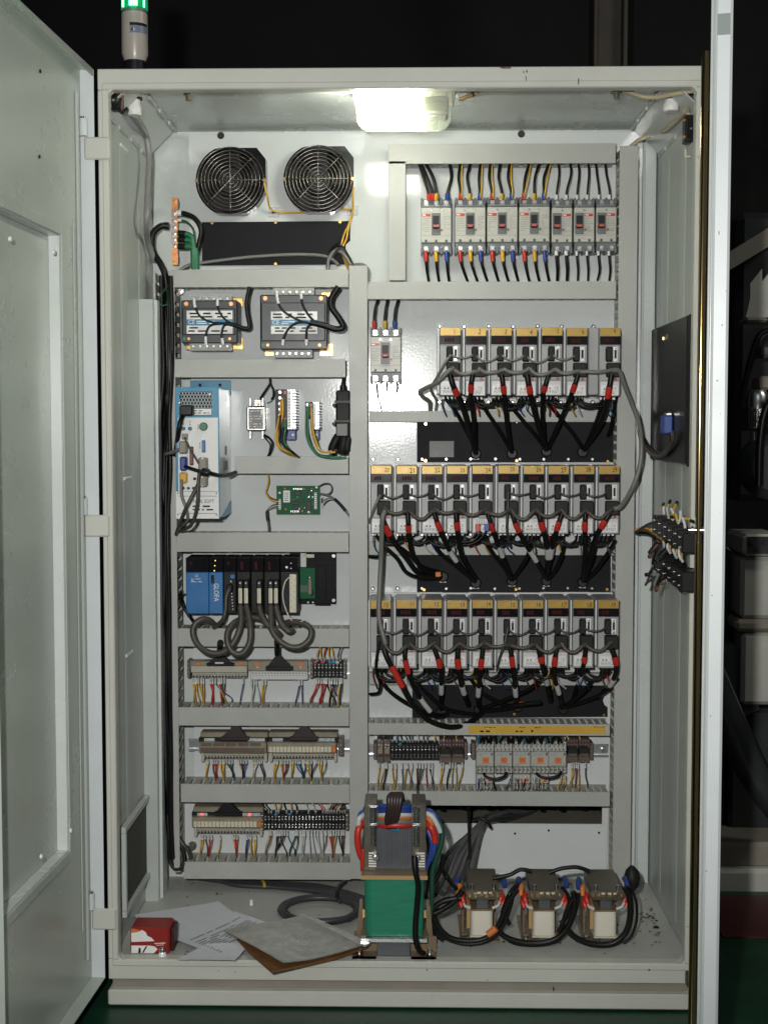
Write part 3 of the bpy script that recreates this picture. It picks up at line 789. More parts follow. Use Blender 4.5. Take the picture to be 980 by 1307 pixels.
# yellow tape with handwriting
k = MB('tape_yellow'); a, b, c, d = rect(598, 926.5, 772, 936.5, YD-.0004); k.box(a, b, YD-.0012, YD-.0004, c, d)
k.m('ink').bars(612, 932, 642, 935, YD-.0014, 1, .75, 3, 6); k.bars(618, 927.5, 632, 929.5, YD-.0014, 1, .5, 4, 4)
k.bars(657, 932, 674, 935, YD-.0014, 1, .6, 5, 5); k.bars(662, 927.5, 671, 929.5, YD-.0014, 1, .5, 6, 4); k.bars(677, 931, 700, 935, YD-.0014, 1, .7, 7, 5); k.bars(682, 927.5, 690, 930, YD-.0014, 1, .5, 8, 4); k.bars(757, 927, 771, 929, YD-.0014, 1, .4, 9, 4)
tag(k.build('marking_tape', loc=(a, YD, c)), 'strip of yellow tape with black handwriting stuck along a duct cover', 'tape')
# open left-hand duct full of black cable
a0 = at(201, 730, YD).x; a1 = at(226, 730, YD).x; zc0 = at(220, 1113, YD).z; zc1 = at(212, 346, YD).z
t = thing('cable_duct', 'open uncovered cable duct packed with black cables by the filter wall', 'cable duct', ((a0+a1)/2, YP, zc0), 'grey slotted cable ducts')
k = MB('duct_in'); k.box(a0, a1, YP-.0026, YP-.0006, zc0, zc1); k.build('base', t)
for x, w in ((a0, 0), (a1-.0016, 1)):
    k = MB('duct_in'); k.box(x, x+.0016, YP-.014, YP-.0028, zc0, zc1)
    n = int((zc1-zc0)/.0235); p = (zc1-zc0)/n
    for i in range(n): k.box(x, x+.0016, YD+(.004 if w else .002), YP-.0142, zc0+i*p+.0045, zc0+(i+1)*p-.0045)
    k.build('slotted_wall', t, kind='stuff')
k = MB('duct'); k.box(a1-.013, a1+.001, YD-.0016, YD, zc0, zc1, .0005); k.build('front_edge', t)
k = MB('duct'); k.box(a0-.001, a0+.003, YD-.0016, YD, zc0, zc1); k.build('front_edge', t)
rng = random.Random(3)
for i in range(14):
    pts = []; x0 = 206 + (i*5 % 14)*1.08
    for y in range(352, 1110, 62):
        pts.append((x0 + 1 + (y-352)*0.0105 - 6.5*min(1, max(0, (y-480)/160)) + rng.uniform(-2.2, 2.2), y, YD - .006 + .012*((i*7) % 5) + rng.uniform(-.004, .004)))
    m_ = ['cable_black','cable_black','cable_slate','cable_black','cable_dark'][i % 5]
    wire('control_cable', pts, rng.choice((.0046,.0055,.0038)), m_, 'dark cable running down inside the open duct by the filter wall', 'cable', 'cables packed in the open duct')
wire('control_cable', [(214,1040,.44),(216,1075,.43),(217,1098,.425),(223,1109,.42),(231,1108,.42),(236,1098,.425),(232,1080,.43),(224,1062,.44),(219,1045,.45)], .0048, 'cable_black', 'black cable turning in a loop at the foot of the open duct', 'cable')
wire('control_cable', [(222,1058,.44),(232,1075,.425),(240,1085,.425),(244,1096,.43)], .0055, 'cable_slate', 'thick slate cable leaving the foot of the open duct for the lowest trunking', 'cable')
wire('earth_wire', [(217,362,.42),(207,374,.41),(203,384,.41),(207,390,.41),(215,388,.41)], .0022, 'dark_green', 'thin green wire curling round the top of the open duct', 'wire')
k = MB('dark_green'); k.tube(P3([(216,372,.425),(217,380,.42),(215,391,.42)]), .007, 8); tag(k.build('wire_bundle', loc=at(216,391,.42)), 'short thick bunch of green wire at the top of the open duct', 'wire')
# grommet bolts
for (px, py, lab) in ((230,371,'bright bolt head on the mounting plate beside the smaller control transformer'),(246,1079,'brown ringed bolt head on the mounting plate above the lowest duct')):
    k = MB('steel' if py < 500 else 'core_brown'); p = at(px, py, YP); k.cyl(p, (p.x, p.y-.006, p.z), .0105, n=14); k.cyl((p.x,p.y-.006,p.z), (p.x, p.y-.022, p.z), .0075, n=6)
    k.m('steel').cyl((p.x-.006,p.y-.010,p.z+.002), (p.x-.012, p.y-.026, p.z+.003), .004, n=8)
    tag(k.build('bolt', loc=p), lab, 'bolt')

# ================================================================== LEFT HALF, FROM THE TOP
# copper earth bar and its cables
Ye = .462
t = thing('earth_bar', 'upright copper earthing bar with six bolts and cables beside the black vent plate', 'earth bar', at(223,338,Ye))
k = MB('copper'); k.pr(219.5, 252, 227, 268, Ye, .003); k.pr(219.2, 268.2, 227, 322, Ye-.006, .003); k.pr(219.5, 322.2, 227.4, 338, Ye, .003); k.build('bar', t)
k = MB('breaker_dark'); k.pr(220, 254, 226, 262, Ye+.0032, .034); k.pr(220, 326, 226, 334, Ye+.0032, .034); k.build('standoff', t)
for y in (272, 281, 289.5, 297.5, 305.5, 313.5):
    k = MB('steel'); p = at(222.6, y, Ye-.006); k.cyl(p, (p.x, p.y-.003, p.z), .0068, n=12); k.cyl((p.x,p.y-.003,p.z), (p.x,p.y-.008,p.z), .0048, n=6); k.build('bolt', t)
for y in (256, 334.5):
    k = MB('brass'); p = at(223, y, Ye); k.cyl(p, (p.x, p.y-.003, p.z), .004, n=8); k.build('bolt', t)
wire('earth_cable', [(216,288.5,.448),(205,289,.445),(195,300,.44),(195,320,.44),(205,337,.432),(211,352,.43),(213,372,.435)], .0075, 'cable_black', 'thick black cable curving from the copper bar down into the open duct', 'cable', n=9, sleeve=[('end_sleeve','black',.0,.10,.0014)])
wire('earth_cable', [(226,272,.447),(237,273,.445),(250,280,.44),(257,295,.44),(254,312,.445),(249,342,.45)], .0060, 'cable_black', 'black cable with a clear end arching from the top bolt of the copper bar', 'cable', n=8, sleeve=[('clear_sleeve','gland',.0,.13,.0009)])
wire('earth_wire', [(227,281,.447),(238,283,.445),(247,293,.444),(249,310,.445),(249,342,.45)], .0026, 'dark_green', 'thin green wire arching below the black cable from the copper bar', 'wire', sleeve=[('clear_sleeve','gland',.0,.12,.0009)])
for i, y in enumerate((298, 305.5, 314.5)):
    wire('earth_cable', [(227,y,.447),(236,y+.5,.444),(245,y+5-i*2,.442),(248.5+i*2-2,322,.443),(249+i*2.2-2,343,.45)], .0062, 'green', ['green earth cable with black boot, uppermost of three on the copper bar','green earth cable with black boot, in the middle of three on the copper bar','green earth cable with black boot, lowest of three on the copper bar'][i], 'cable', 'green earth cables', n=8, sleeve=[('boot','black',.05,.28,.001)])
# fans
def fan(cx, cy, label):
    Yf = YP - .045
    c = at(cx, cy, Yf); u = mm(Yf)
    t = thing('cooling_fan', label, 'fan', (c.x, YP, c.z), 'round cooling fans')
    poly = []
    for i in range(40):
        a = 2*math.pi*i/40; x, z = 44.5*math.cos(a), 44.5*math.sin(a); z = max(-41, min(41, z)); poly.append((x, z))
    poly += [(33, 41.01), (44.2, 27)]
    pts = sorted(set((round(x,3), round(z,3)) for x, z in poly))
    def half(ps):
        h = []
        for p in ps:
            while len(h) > 1 and (h[-1][0]-h[-2][0])*(p[1]-h[-2][1]) - (h[-1][1]-h[-2][1])*(p[0]-h[-2][0]) <= 0: h.pop()
            h.append(p)
        return h
    poly = half(pts)[:-1] + half(pts[::-1])[:-1]
    ring = [(c.x+x*u, c.z+z*u) for x, z in poly]; n = len(ring)
    hole = [(c.x+40*u*math.cos(math.atan2(z,x)), c.z+40*u*math.sin(math.atan2(z,x))) for x, z in poly]
    k = MB('black_gloss')
    vs = [(x,Yf+.002,z) for x,z in ring]+[(x,Yf+.002,z) for x,z in hole]+[(x,YP-.001,z) for x,z in ring]+[(x,YP-.001,z) for x,z in hole]
    fs = []
    for i in range(n):
        j = (i+1) % n; fs += [(i,j,n+j,n+i), (i,2*n+i,2*n+j,j), (n+i,n+j,3*n+j,3*n+i)]
    k.add(vs, fs); k.build('housing', t)
    k = MB('black'); k.lathe((c.x, YP-.004, c.z), [(40.5*u,0),(40.5*u,.002)], 32, 'y'); k.build('back_disc', t)
    k = MB('black_soft')
    for b in range(5):
        a0 = 2*math.pi*b/5
        q = []
        for s, r, dy in ((0,16,.0),(0.35,26,-.003),(.75,38.5,-.006)): q.append((r*math.cos(a0+s), r*math.sin(a0+s), dy))
        for s, r, dy in ((1.35,38.5,.016),(1.1,26,.015),(.95,16,.014)): q.append((r*math.cos(a0+s), r*math.sin(a0+s), dy))
        vs = [(c.x+x*u, Yf+.018+dy, c.z+z*u) for x, z, dy in q]
        k.add(vs, [(0,1,4,5),(1,2,3,4)])
    k.build('impeller', t)
    k = MB('black'); k.lathe((c.x, YP-.006, c.z), [(17*u,0),(17*u,.030),(15.5*u,.033)], 24, 'y'); k.build('hub', t)
    k = MB('guard')
    for i in range(9):
        rr = (5 + i*4.6)*u; yy = Yf - .006 + .0065*(i/8)**3
        pts = [(c.x+rr*math.cos(2*math.pi*j/36), yy, c.z+rr*math.sin(2*math.pi*j/36)) for j in range(37)]
        k.tube(pts, .00135, 5, 1)
    for j in range(8):
        a = 2*math.pi*j/8 + .0; r2 = 43*u if j % 4 == 0 else 42*u
        k.tube([(c.x, Yf-.0085, c.z), (c.x+.5*r2*math.cos(a), Yf-.0080, c.z+.5*r2*math.sin(a)), (c.x+.86*r2*math.cos(a), Yf-.006, c.z+.86*r2*math.sin(a)), (c.x+r2*math.cos(a), Yf-.001, c.z+r2*math.sin(a))], .0012, 5, 3)
    k.build('finger_guard', t, kind='stuff')
    for s in (-1, 1):
        k = MB('brass'); k.cyl((c.x+s*43*u, Yf+.002, c.z), (c.x+s*43*u, Yf-.004, c.z), .0042, n=8); k.build('screw', t)
mat('vent_metal', (0.34, 0.40, 0.42), 0.4, 0.3)
mat('guard', (0.19, 0.18, 0.16), 0.26, 1.0)
fan(294.5, 230.5, 'black round cooling fan nearer the copper earthing bar')
fan(406.5, 228.5, 'black round cooling fan nearer the breaker row')
def fanwire(pts, lab): wire('fan_wire', pts, .0022, 'yellow', lab, 'wire', n=5)
fanwire([(337,233,.455),(341,250,.46),(344,264,.48),(352,270,.49),(370,271.5,.494),(400,271,.494),(430,267,.494),(449,267,.49)], 'yellow wire strung between the two fans through a clip')
fanwire([(450,238,.46),(450,255,.47),(450,268,.485),(446,284,.47),(439,300,.46),(436,318,.45),(444,345,.44)], 'yellow wire dropping from the clip by the second fan')
fanwire([(451,268,.485),(445,290,.465),(442,305,.46),(437,320,.452),(447,345,.44)], 'yellow wire twisted alongside another below the second fan')
for (px, py, lab) in ((350,270.5,'clear square cable clip under the first fan'),(450,268.5,'clear square cable clip under the second fan')):
    k = MB('clear'); k.pr(px-7, py-6.5, px+7, py+6.5, YP-.003, .0025, .0008); k.m('black').pr(px-3, py-1.5, px+1, py+1.5, YP-.008, .0048, .001)
    tag(k.build('cable_clip', loc=at(px, py, YP)), lab, 'cable clip')
# black vent plate
def blackplate(poly, screws, label, Y=YP-.004):
    W = [at(x, y, Y) for x, y in poly]; cx = sum(p.x for p in W)/len(W); cz = min(p.z for p in W)
    t = thing('cover_plate', label, 'cover plate', (cx, YP, cz), 'black cover plates')
    k = MB('black_plate'); k.prism([(p.x, p.z) for p in W], Y, YP-.0003); k.build('plate', t)
    for px, py in screws:
        k = MB('brass'); p = at(px, py, Y); k.cyl(p, (p.x, p.y-.004, p.z), .0052, .0035, 10); k.build('screw', t)
    return t
blackplate([(258,283.5),(447,282),(447,307),(441,312),(441,337.5),(258,339)], [(271,285),(352,284.3),(434,283.5),(352,337)], 'long black cover plate under the two fans')
wire('grey_cable', [(229,346,.44),(240,339,.45),(262,335,.455),(310,329,.46),(350,326,.462),(390,325,.46),(418,328,.452),(432,338,.44)], .0042, 'cable_grey', 'pale grey cable sagging across the black plate under the fans', 'cable')
for i, (m_, pts) in enumerate((('cable_black',[(421,322,.45),(430,313,.442),(437,316,.44),(447,332,.432),(452,345,.43)]),('cable_slate',[(424,328,.45),(433,318,.44),(441,322,.437),(449,338,.43),(453,350,.43)]),('cable_grey',[(430,320,.446),(438,324,.436),(446,336,.43),(450,350,.43)]),('cable_grey',[(418,346,.44),(420,330,.446),(430,318,.445),(442,326,.436),(455,347,.43)]),('cable_grey',[(452,338,.43),(463,338,.425),(470,345,.425),(470,358,.425)]))):
    wire('grey_cable', pts, .0042, m_, ['black cable arching into the tall dividing duct','slate cable arching into the tall dividing duct','short pale cable tucked into the top of the dividing duct','pale cable looping up before entering the dividing duct','pale cable curving over the far edge of the dividing duct top'][i], 'cable')

# two control transformers
def trafo(x0, y0, x1, y1, lx0, ly0, lx1, ly1, ut, lt, label, name_seed):
    Yf = YP - .095
    t = thing('control_transformer', label, 'transformer', at((x0+x1)/2, y1, YP), 'dark control transformers')
    k = MB('trafo'); k.pr(x0, y0, x1, y1, Yf+.006, .07, .003); k.build('core', t)
    k = MB('trafo'); k.pr(x0+1.5, y0+10, x1-3, y1-11, Yf, .0058, .002); k.build('front_block', t)
    k = MB('brass')
    k.pr(x1-8, y0-3, x1+7, y0+9, YP-.006, .0055, .001); k.pr(x1-10, y1-8, x1+7, y1+8, YP-.006, .0055, .001); k.pr(x0+6, y1-4, x0+18, y1+8, YP-.006, .0055, .001); k.build('mounting_foot', t)
    for (px, py) in ((x0+7, y0+5), (x1-8, y0+5)):
        k = MB('copper'); p = at(px, py, Yf+.006); k.cyl(p, (p.x, p.y-.006, p.z), .0052, n=6); k.build('bolt', t)
    for (px, py, m_) in ((x0+10, y1-6, 'copper'), (x1-10, y1-6, 'copper')):
        k = MB(m_); p = at(px, py, Yf+.006); k.cyl(p, (p.x, p.y-.004, p.z), .0035, n=8); k.build('bolt', t)
    k = MB('green'); p = at(x0+4, y1-6, Yf+.006); k.cyl(p, (p.x, p.y-.001, p.z), .0045, n=12); k.build('earth_mark', t)
    k = MB('white'); k.pr(lx0, ly0, lx1, ly1, Yf-.0006, .0005)
    yb0, yb1 = ly0 + (ly1-ly0)*.37, ly0 + (ly1-ly0)*.64
    k.m('label_blue').pr(lx0, yb0, lx1, yb1, Yf-.0012, .0005)
    k.m('ink').bars(lx0+2, ly0+1.5, lx1-2, yb0-1, Yf-.0016, 2, .45, name_seed, 5); k.bars(lx0+2, yb1+1, lx1-2, ly1-1.5, Yf-.0016, 2, .45, name_seed+1, 5)
    k.m('white').bars(lx0+12, yb0+1.5, lx1-3, yb1-1.5, Yf-.0018, 2, .5, name_seed+2, 3)
    k.ptext('CE', lx0+6, (yb0+yb1)/2, Yf-.0018, 7.5); k.build('rating_label', t)
    for (a, b, c, d) in (ut, lt):
        k = MB('terminal_brown'); k.pr(a, b, c, d, Yf+.014, .02, .002); n = 6; w = (c-a)/n
        tb = k.build('terminal_block', t)
        k = MB('clear'); k.pr(a-1, b-1, c+1, d+1, Yf+.0085, .005, .002); k.build('clear_cover', tb)
        k = MB('steel')
        for i in range(n): k.screw(a+w*(i+.5), (b+d)/2, Yf+.0082, .0036, .003)
        k.build('terminal_screws', tb, kind='stuff')
    return t
trafo(231.5, 383, 303.5, 438.5, 238.5, 396.5, 297, 426, (243,377,295,386), (243,437,295,447), 'smaller dark control transformer with white and blue label, beside the open duct', 11)
trafo(332, 376, 418, 446.5, 346, 397.5, 405, 426, (349,368,400,377.5), (350,446.5,398,456), 'larger dark control transformer with white and blue label, beside the dividing duct', 21)
Yw = YP - .108
for (pts, r, lab) in (
    ([(248,381),(249,391),(256,404),(270,411),(286,412.5),(297,414)], .0026, 'thin black wire from the first upper terminal of the smaller transformer'),
    ([(278,381),(278,392),(284,404),(294,412),(302,415)], .0026, 'thin black wire from the third upper terminal of the smaller transformer'),
    ([(263,440),(263,428),(267,417),(278,413),(290,412.5)], .0026, 'thin black wire rising from the second lower terminal of the smaller transformer'),
    ([(285,440),(283,426),(286,416),(293,413.5)], .0026, 'thin black wire rising from the last lower terminal of the smaller transformer'),
    ([(288,412.5),(300,415),(312,419),(318.5,417),(316,400),(315,385),(319,366)], .0050, 'black wrapped cable running up from the smaller transformer to the duct'),
    ([(353,372),(355,386),(362,397),(374,405),(388,411),(402,413)], .0028, 'thin black wire from the first upper terminal of the larger transformer'),
    ([(384,373),(386,388),(393,401),(403,412)], .0028, 'thin black wire from the third upper terminal of the larger transformer'),
    ([(361,441),(362,432),(368,420),(378,412.5),(392,411)], .0028, 'thin black wire rising from the first lower terminal of the larger transformer'),
    ([(391,441),(391,428),(393,417),(403,412)], .0028, 'thin black wire rising from the last lower terminal of the larger transformer'),
    ([(396,411.5),(412,415),(428,420),(438,417.5),(432,405),(423,392),(423,380),(432,366)], .0072, 'thick black wrapped cable running up from the larger transformer to the duct')):
    wire('transformer_wire', pts, r, 'cable_black', lab, 'wire', Y=Yw, n=7, sleeve=None if r > .004 else [('clear_sleeve','gland',0,.22,.0008)])

# industrial computer
Yc = .30
t = thing('industrial_computer', 'upright computer with blue case, white connector panel and silver side', 'computer', at(252, 662, YP))
ax, bx, cz0, dz1_ = rect(225, 494, 279.5, 662, Yc)
k = MB('zinc'); k.box(ax, bx, Yc+.004, YP-.006, cz0+.001, dz1_-.001, .002); case = k.build('case', t)
k = MB('pc_blue'); k.box(ax-.001, bx+.001, Yc-.001, Yc+.0038, cz0, dz1_, .001); k.build('front_panel', t)
k = MB('pc_blue'); k.pr(243, 485.5, 295, 505, YP-.004, .0036, .001); k.m('ink').screw(255.5, 491.5, YP-.004, .004); k.screw(281, 491.5, YP-.004, .004); k.build('rear_flange', t)
xs1 = bx
k = MB('pc_blue'); k.extr([(xs1+.0003, Yc+.04, cz0+.0), (xs1+.0003, YP-.006, cz0), (xs1+.0003, YP-.006, cz0+.03)], (.0012,0,0)); k.build('corner_plate', t)
k = MB('ink_grey'); a = xs1+.0002
for (y0, y1, z0, z1) in ((.40,.43,.40,.46),(.37,.44,.30,.36)): k.box(a, a+.0006, y0, y1, cz0+z0*.35, cz0+z1*.35)
k.build('side_slot', t)
k = MB('white_gloss'); k.pr(227.5, 533, 278.6, 627, Yc-.0028, .0016, .0004); wp = k.build('connector_panel', t)
k = MB('white_gloss'); k.pr(224.8, 627.5, 279.6, 662, Yc-.0040, .0028, .0004)
k.m('ink').pr(228, 633, 277, 633.5, Yc-.0043, .0002); k.pr(228, 655, 277, 655.5, Yc-.0043, .0002)
for (px, py) in ((227.5,629.5),(276.5,629.5),(227.5,657),(276.5,657)): k.screw(px, py, Yc-.0040, .0016, .0008)
k.ptext('PAUL SOFT', 260, 640, Yc-.0044, 6.4, wide=.86); k.bars(245, 644.7, 275, 647.7, Yc-.0044, 1, .7, 5, 3); k.bars(245, 649, 273, 652, Yc-.0044, 1, .6, 6, 3)
k.build('name_plate', t)
k = MB('ink'); k.pr(229.5, 499.5, 270.5, 530, Yc-.0016, .0004); grille = k.build('vent_backing', t)
k = MB('vent_metal')
u = mm(Yc)
for r_ in range(7):
    for c_ in range(10):
        px = 231.5 + c_*4.0 + (r_ % 2)*2.0; py = 502 + r_*4.2
        if px > 270: continue
        p = at(px, py, Yc-.0022)
        rr = 2.3*u
        k.add([(p.x+rr*math.cos(q*math.pi/3+.52), Yc-.0024, p.z+rr*math.sin(q*math.pi/3+.52)) for q in range(6)] + [(p.x+rr*.78*math.cos(q*math.pi/3+.52), Yc-.0024, p.z+rr*.78*math.sin(q*math.pi/3+.52)) for q in range(6)], [(q,(q+1) % 6,6+(q+1) % 6,6+q) for q in range(6)])
k.build('vent_mesh', t, kind='stuff')
k = MB('white'); k.pr(246, 522, 270, 529.5, Yc-.0030, .0005); k.m('ink').bars(247.5, 523, 268, 528.5, Yc-.0034, 2, .4, 3, 4); k.build('sticker', t)
k = MB('steel')
for (px, py) in ((268,503),(268,528),(229.5,514)): k.screw(px, py, Yc-.003, .0025, .0015)
k.build('screws', t, kind='stuff')
k = MB('green'); p = at(260, 544.5, Yc-.0028); k.cyl(p, (p.x, p.y-.006, p.z), 4.8*u, 4.4*u, 20); k.m('ink').cyl(p, (p.x, p.y-.002, p.z), 5.4*u, n=20); k.build('start_button', wp)
for px in (234.5, 243):
    k = MB('wire_teal'); p = at(px, 547, Yc-.0028); k.cyl(p, (p.x, p.y-.008, p.z), 2.7*u, 2.4*u, 14); k.build('indicator', wp)
k = MB('ink'); k.bars(233.8, 539, 235.2, 543, Yc-.0031, 2, .6, 3, 1); k.bars(242, 537, 243.6, 543, Yc-.0031, 3, .6, 4, 1); k.bars(252.6, 541, 253.8, 548, Yc-.0031, 3, .6, 5, 1); k.bars(255, 564, 256, 573, Yc-.0031, 3, .6, 6, 1); k.bars(239, 577, 240, 590, Yc-.0031, 4, .6, 7, 1)
k.build('printed_marks', wp, kind='stuff')
def port(x0, y0, x1, y1, m_, nm, dep=.010, ch=.0015, pins=None):
    k = MB(m_); k.pr(x0, y0, x1, y1, Yc-.0028-dep, dep, ch)
    if pins: k.m(pins).pr(x0+.8, y0+2, x1-.8, y1-2, Yc-.0034-dep, .0005)
    k.m('steel').screw((x0+x1)/2, y0-2.0, Yc-.0028, .0018, .003); k.screw((x0+x1)/2, y1+2.0, Yc-.0028, .0018, .003)
    k.build(nm, wp)
port(232, 553.5, 239.5, 561, 'machine_tan', 'mouse_port', .012); port(242, 570, 247, 594, 'shop_red', 'parallel_port', .006, pins='wire_brown'); port(257.6, 562, 262.2, 577.5, 'blue', 'video_port', .006, pins='label_blue')
for (px, py, m_) in ((234.5,623,'shop_red'),(241,623,'dark_green'),(247.5,623,'dark_green'),(249,611,'black')):
    k = MB(m_); p = at(px, py, Yc-.0028); k.cyl(p, (p.x, p.y-.005, p.z), 1.9*u, n=12); k.m('ink').cyl((p.x,p.y-.005,p.z), (p.x,p.y-.0055,p.z), .9*u, n=8); k.build('audio_jack', wp)
def plug(nm, m_, x0, y0, x1, y1, dep, pts, r, cm, label, hood=None):
    t = thing(nm, label, 'plug', at((x0+x1)/2, (y0+y1)/2, Yc-.004))
    k = MB(m_); k.pr(x0, y0, x1, y1, Yc-.006-dep, dep, .003)
    if hood: k.m('steel'); k.screw((x0+x1)/2, y0+1.5, Yc-.006-dep, .002, .003); k.screw((x0+x1)/2, y1-1.5, Yc-.006-dep, .002, .003)
    k.build('body', t)
    k = MB(cm); k.tube(P3(pts), r, 8, 6); k.build('lead', t)
plug('power_plug', 'black', 229, 517, 246, 530.5, .03, [(234,529,.285),(230,540,.27),(227.5,555,.28),(224,580,.36)], .0055, 'cable_black', 'black angled mains plug in the top of the white-fronted computer')
plug('serial_plug', 'machine_tan', 228, 563, 238.5, 579, .022, [(230,573,.275),(221,577,.30),(211,580,.40)], .0042, 'cable_grey', 'grey serial plug whose lead runs off into the open duct')
plug('video_plug', 'blue', 229.5, 583, 238, 601, .024, [(236,595,.27),(247,599,.26),(258,602,.258)], .004, 'cable_black', 'blue video plug with a black lead on the computer')
plug('keyboard_plug', 'yellow', 229, 603, 238.5, 617, .018, [(232,612,.275),(232,632,.27),(238,650,.27),(239.5,664,.29),(231,672,.36)], .0034, 'cable_grey', 'yellow keyboard plug with a grey lead on the computer')
plug('serial_plug', 'machine_tan', 253, 584, 264, 601.5, .028, [(255,600,.268),(253,620,.262),(252,645,.265),(246,667,.29),(236,676,.36),(229,678,.40)], .0040, 'cable_dark', 'upper grey hooded plug of a pair on the computer', True)
plug('serial_plug', 'machine_tan', 253, 607.5, 264, 621.5, .028, [(254,616,.268),(246,632,.262),(236,652,.265),(229,670,.32),(225,682,.40)], .0042, 'cable_dark', 'lower grey hooded plug of a pair on the computer', True)
wire('video_cable', [(258,602,.258),(268,604,.26),(280,607,.30),(290,606.5,.36),(301,603,.42)], .0048, 'cable_black', 'black lead leaving the blue video plug past the silver case', 'cable', n=8, sleeve=[('ferrite','black',.0,.22,.0042)])
wire('mouse_cable', [(236,558,.275),(241,570,.268),(248,582,.262),(254,592,.262)], .0026, 'cable_slate', 'thin slate lead from the mouse socket slanting over the white panel', 'cable')

# mains filter
def nf():
    Yf = YP-.045
    t = thing('mains_filter', 'small metal mains filter with a printed label and four terminals', 'filter', at(327, 552, YP))
    k = MB('steel'); k.pr(314.5, 518.5, 339.5, 550, Yf, .044, .003); k.build('can', t)
    k = MB('ink_grey'); k.pr(317.5, 521.5, 336, 547.5, Yf-.0007, .0006); k.m('wire_white').bars(318.5, 523, 335, 546, Yf-.0011, 7, .45, 8, 3); k.m('white').pr(333, 523, 335.4, 529, Yf-.0013, .0002); k.build('label', t)
    for (px, y0, y1) in ((319.5,508,518.4),(335.5,508,518.4),(319.5,550.2,560),(335.5,550.2,560)):
        k = MB('white'); k.pr(px-2, min(y0, y1)+ (3 if y0 < 520 else 0), px+2, max(y0, y1) - (0 if y0 < 520 else 3), Yf+.012, .014, .002)
        k.m('steel').pr(px-1, y0, px+1, y1, Yf+.010, .0019, .0005); k.build('terminal', t)
    k = MB('copper'); k.screw(329, 515, Yf+.01, .004, .003); k.build('earth_screw', t)
    k = MB('steel'); k.pr(325, 510, 333, 518.4, YP-.012, .011, .001); k.build('tab', t)
nf()
wire('filter_wire', [(344,481,.45),(344.5,489,.448),(339,498,.445),(332,509,.452)], .0026, 'cable_black', 'black wire forking to the near upper terminal of the mains filter', 'wire')
wire('filter_wire', [(344.3,481,.447),(345,489,.446),(349,499,.446),(348,508,.45),(340,513,.455)], .0026, 'cable_black', 'black wire forking to the far upper terminal of the mains filter', 'wire', sleeve=[('clear_sleeve','gland',.82,1,.0006)])
wire('filter_wire', [(337,555,.452),(344,559,.448),(348,566,.446),(346,575,.447),(342,583,.455)], .0030, 'cable_black', 'black wire curving from beneath the mains filter into the duct', 'wire')
wire('filter_wire', [(336,556,.456),(341,562,.45),(345,568,.45),(344,576,.452),(343,583,.457)], .0022, 'cable_slate', 'slate wire curving beside the black one beneath the mains filter', 'wire')

# two power supplies
def psu(x0, xa, x1, y0, y1, yb, label, n, depth=.10):
    Yf = YP-depth
    t = thing('power_supply', label, 'power supply', at((x0+x1)/2, yb, YP), 'open power supplies with terminal strips')
    k = MB('zinc'); k.pr(x0, y0, x1, y1, Yf+.004, depth-.005, .001); k.build('case', t)
    k = MB('black'); k.pr(x0, y0, xa, y1, Yf-.004, .0078, .001); tb = k.build('terminal_strip', t)
    h = (y1-y0)/n
    for i in range(n):
        k = MB('steel'); k.screw((x0+xa)/2-1.5, y0+h*(i+.5), Yf-.004, .0042, .004); k.build('terminal_screw', tb)
    k = MB('red'); k.pr(xa-4, y0+2, xa-1, y0+6, Yf-.006, .0018); k.pr(xa-3.5, y0+(y1-y0)*.72, xa-1, y0+(y1-y0)*.76, Yf-.006, .0018); k.build('led', t)
    k = MB('white'); k.pr(xa+.3, y0+1, xa+(x1-xa)*.45, y1-1, Yf+.0030, .0009); k.m('ink_grey').bars(xa+1, y0+3, xa+(x1-xa)*.4, y1-3, Yf+.0026, 12, .35, 4, 2); k.build('label', t)
    k = MB('ink')
    xs = at(x1, y0, Yf+.004).x
    zz0 = at(x1, y1, Yf).z; zz1 = at(x1, y0, Yf).z
    nn = n*2
    for i in range(nn):
        z = zz0 + (zz1-zz0)*(i+.3)/nn
        k.box(xs+.0002, xs+.0007, Yf+.012, YP-.02, z, z+(zz1-zz0)*.4/nn)
        a, b, c, d = rect(xa+(x1-xa)*.55, y0+(y1-y0)*(i+.3)/nn, x1-.5, y0+(y1-y0)*(i+.75)/nn, Yf+.0034); k.quad([(a,Yf+.0034,c),(b,Yf+.0034,c),(b,Yf+.0034,d),(a,Yf+.0034,d)])
    k.build('vent_slots', t, kind='stuff')
    k = MB('blue'); k.pr(xa-1, y1+.5, x1, yb, YP-.03, .0295, .002); k.m('white').screw(x1-4, (y1+yb)/2, YP-.03, .004, .002); k.build('bracket', t)
psu(351.7, 366.5, 378, 497, 548, 562, 'taller power supply with a black screw strip and blue bracket', 7)
psu(389.5, 399.5, 408, 513, 548, 562, 'shorter power supply with a black screw strip and blue bracket', 5)
for i, (m_, pts) in enumerate((('yellow',[(358,512),(358,525),(355,540),(352,558),(355,570),(364,576),(378,584)]),('yellow',[(360,508),(361,525),(358,542),(354,560),(358,571),(368,577),(380,584)]),('green',[(364,535),(364,550),(362,562),(368,572),(379,583)]),('cable_black',[(358,530),(357,548),(358,560),(363,570),(372,576),(381,583)]),('cable_black',[(362,545),(360,558),(362,568),(374,578),(382,584)]))):
    wire('supply_wire', [(x, y, .382 - .003*i + (.05 if j == len(pts)-1 else 0)) for j, (x, y) in enumerate(pts)], .0028, m_, ['yellow wire bending down from the top screws of the taller power supply','second yellow wire bending down beside the first from the taller power supply','green wire from the lower screws of the taller power supply','black wire in the bundle under the taller power supply','black wire lying outermost under the taller power supply'][i], 'wire', 'wires of the taller power supply')
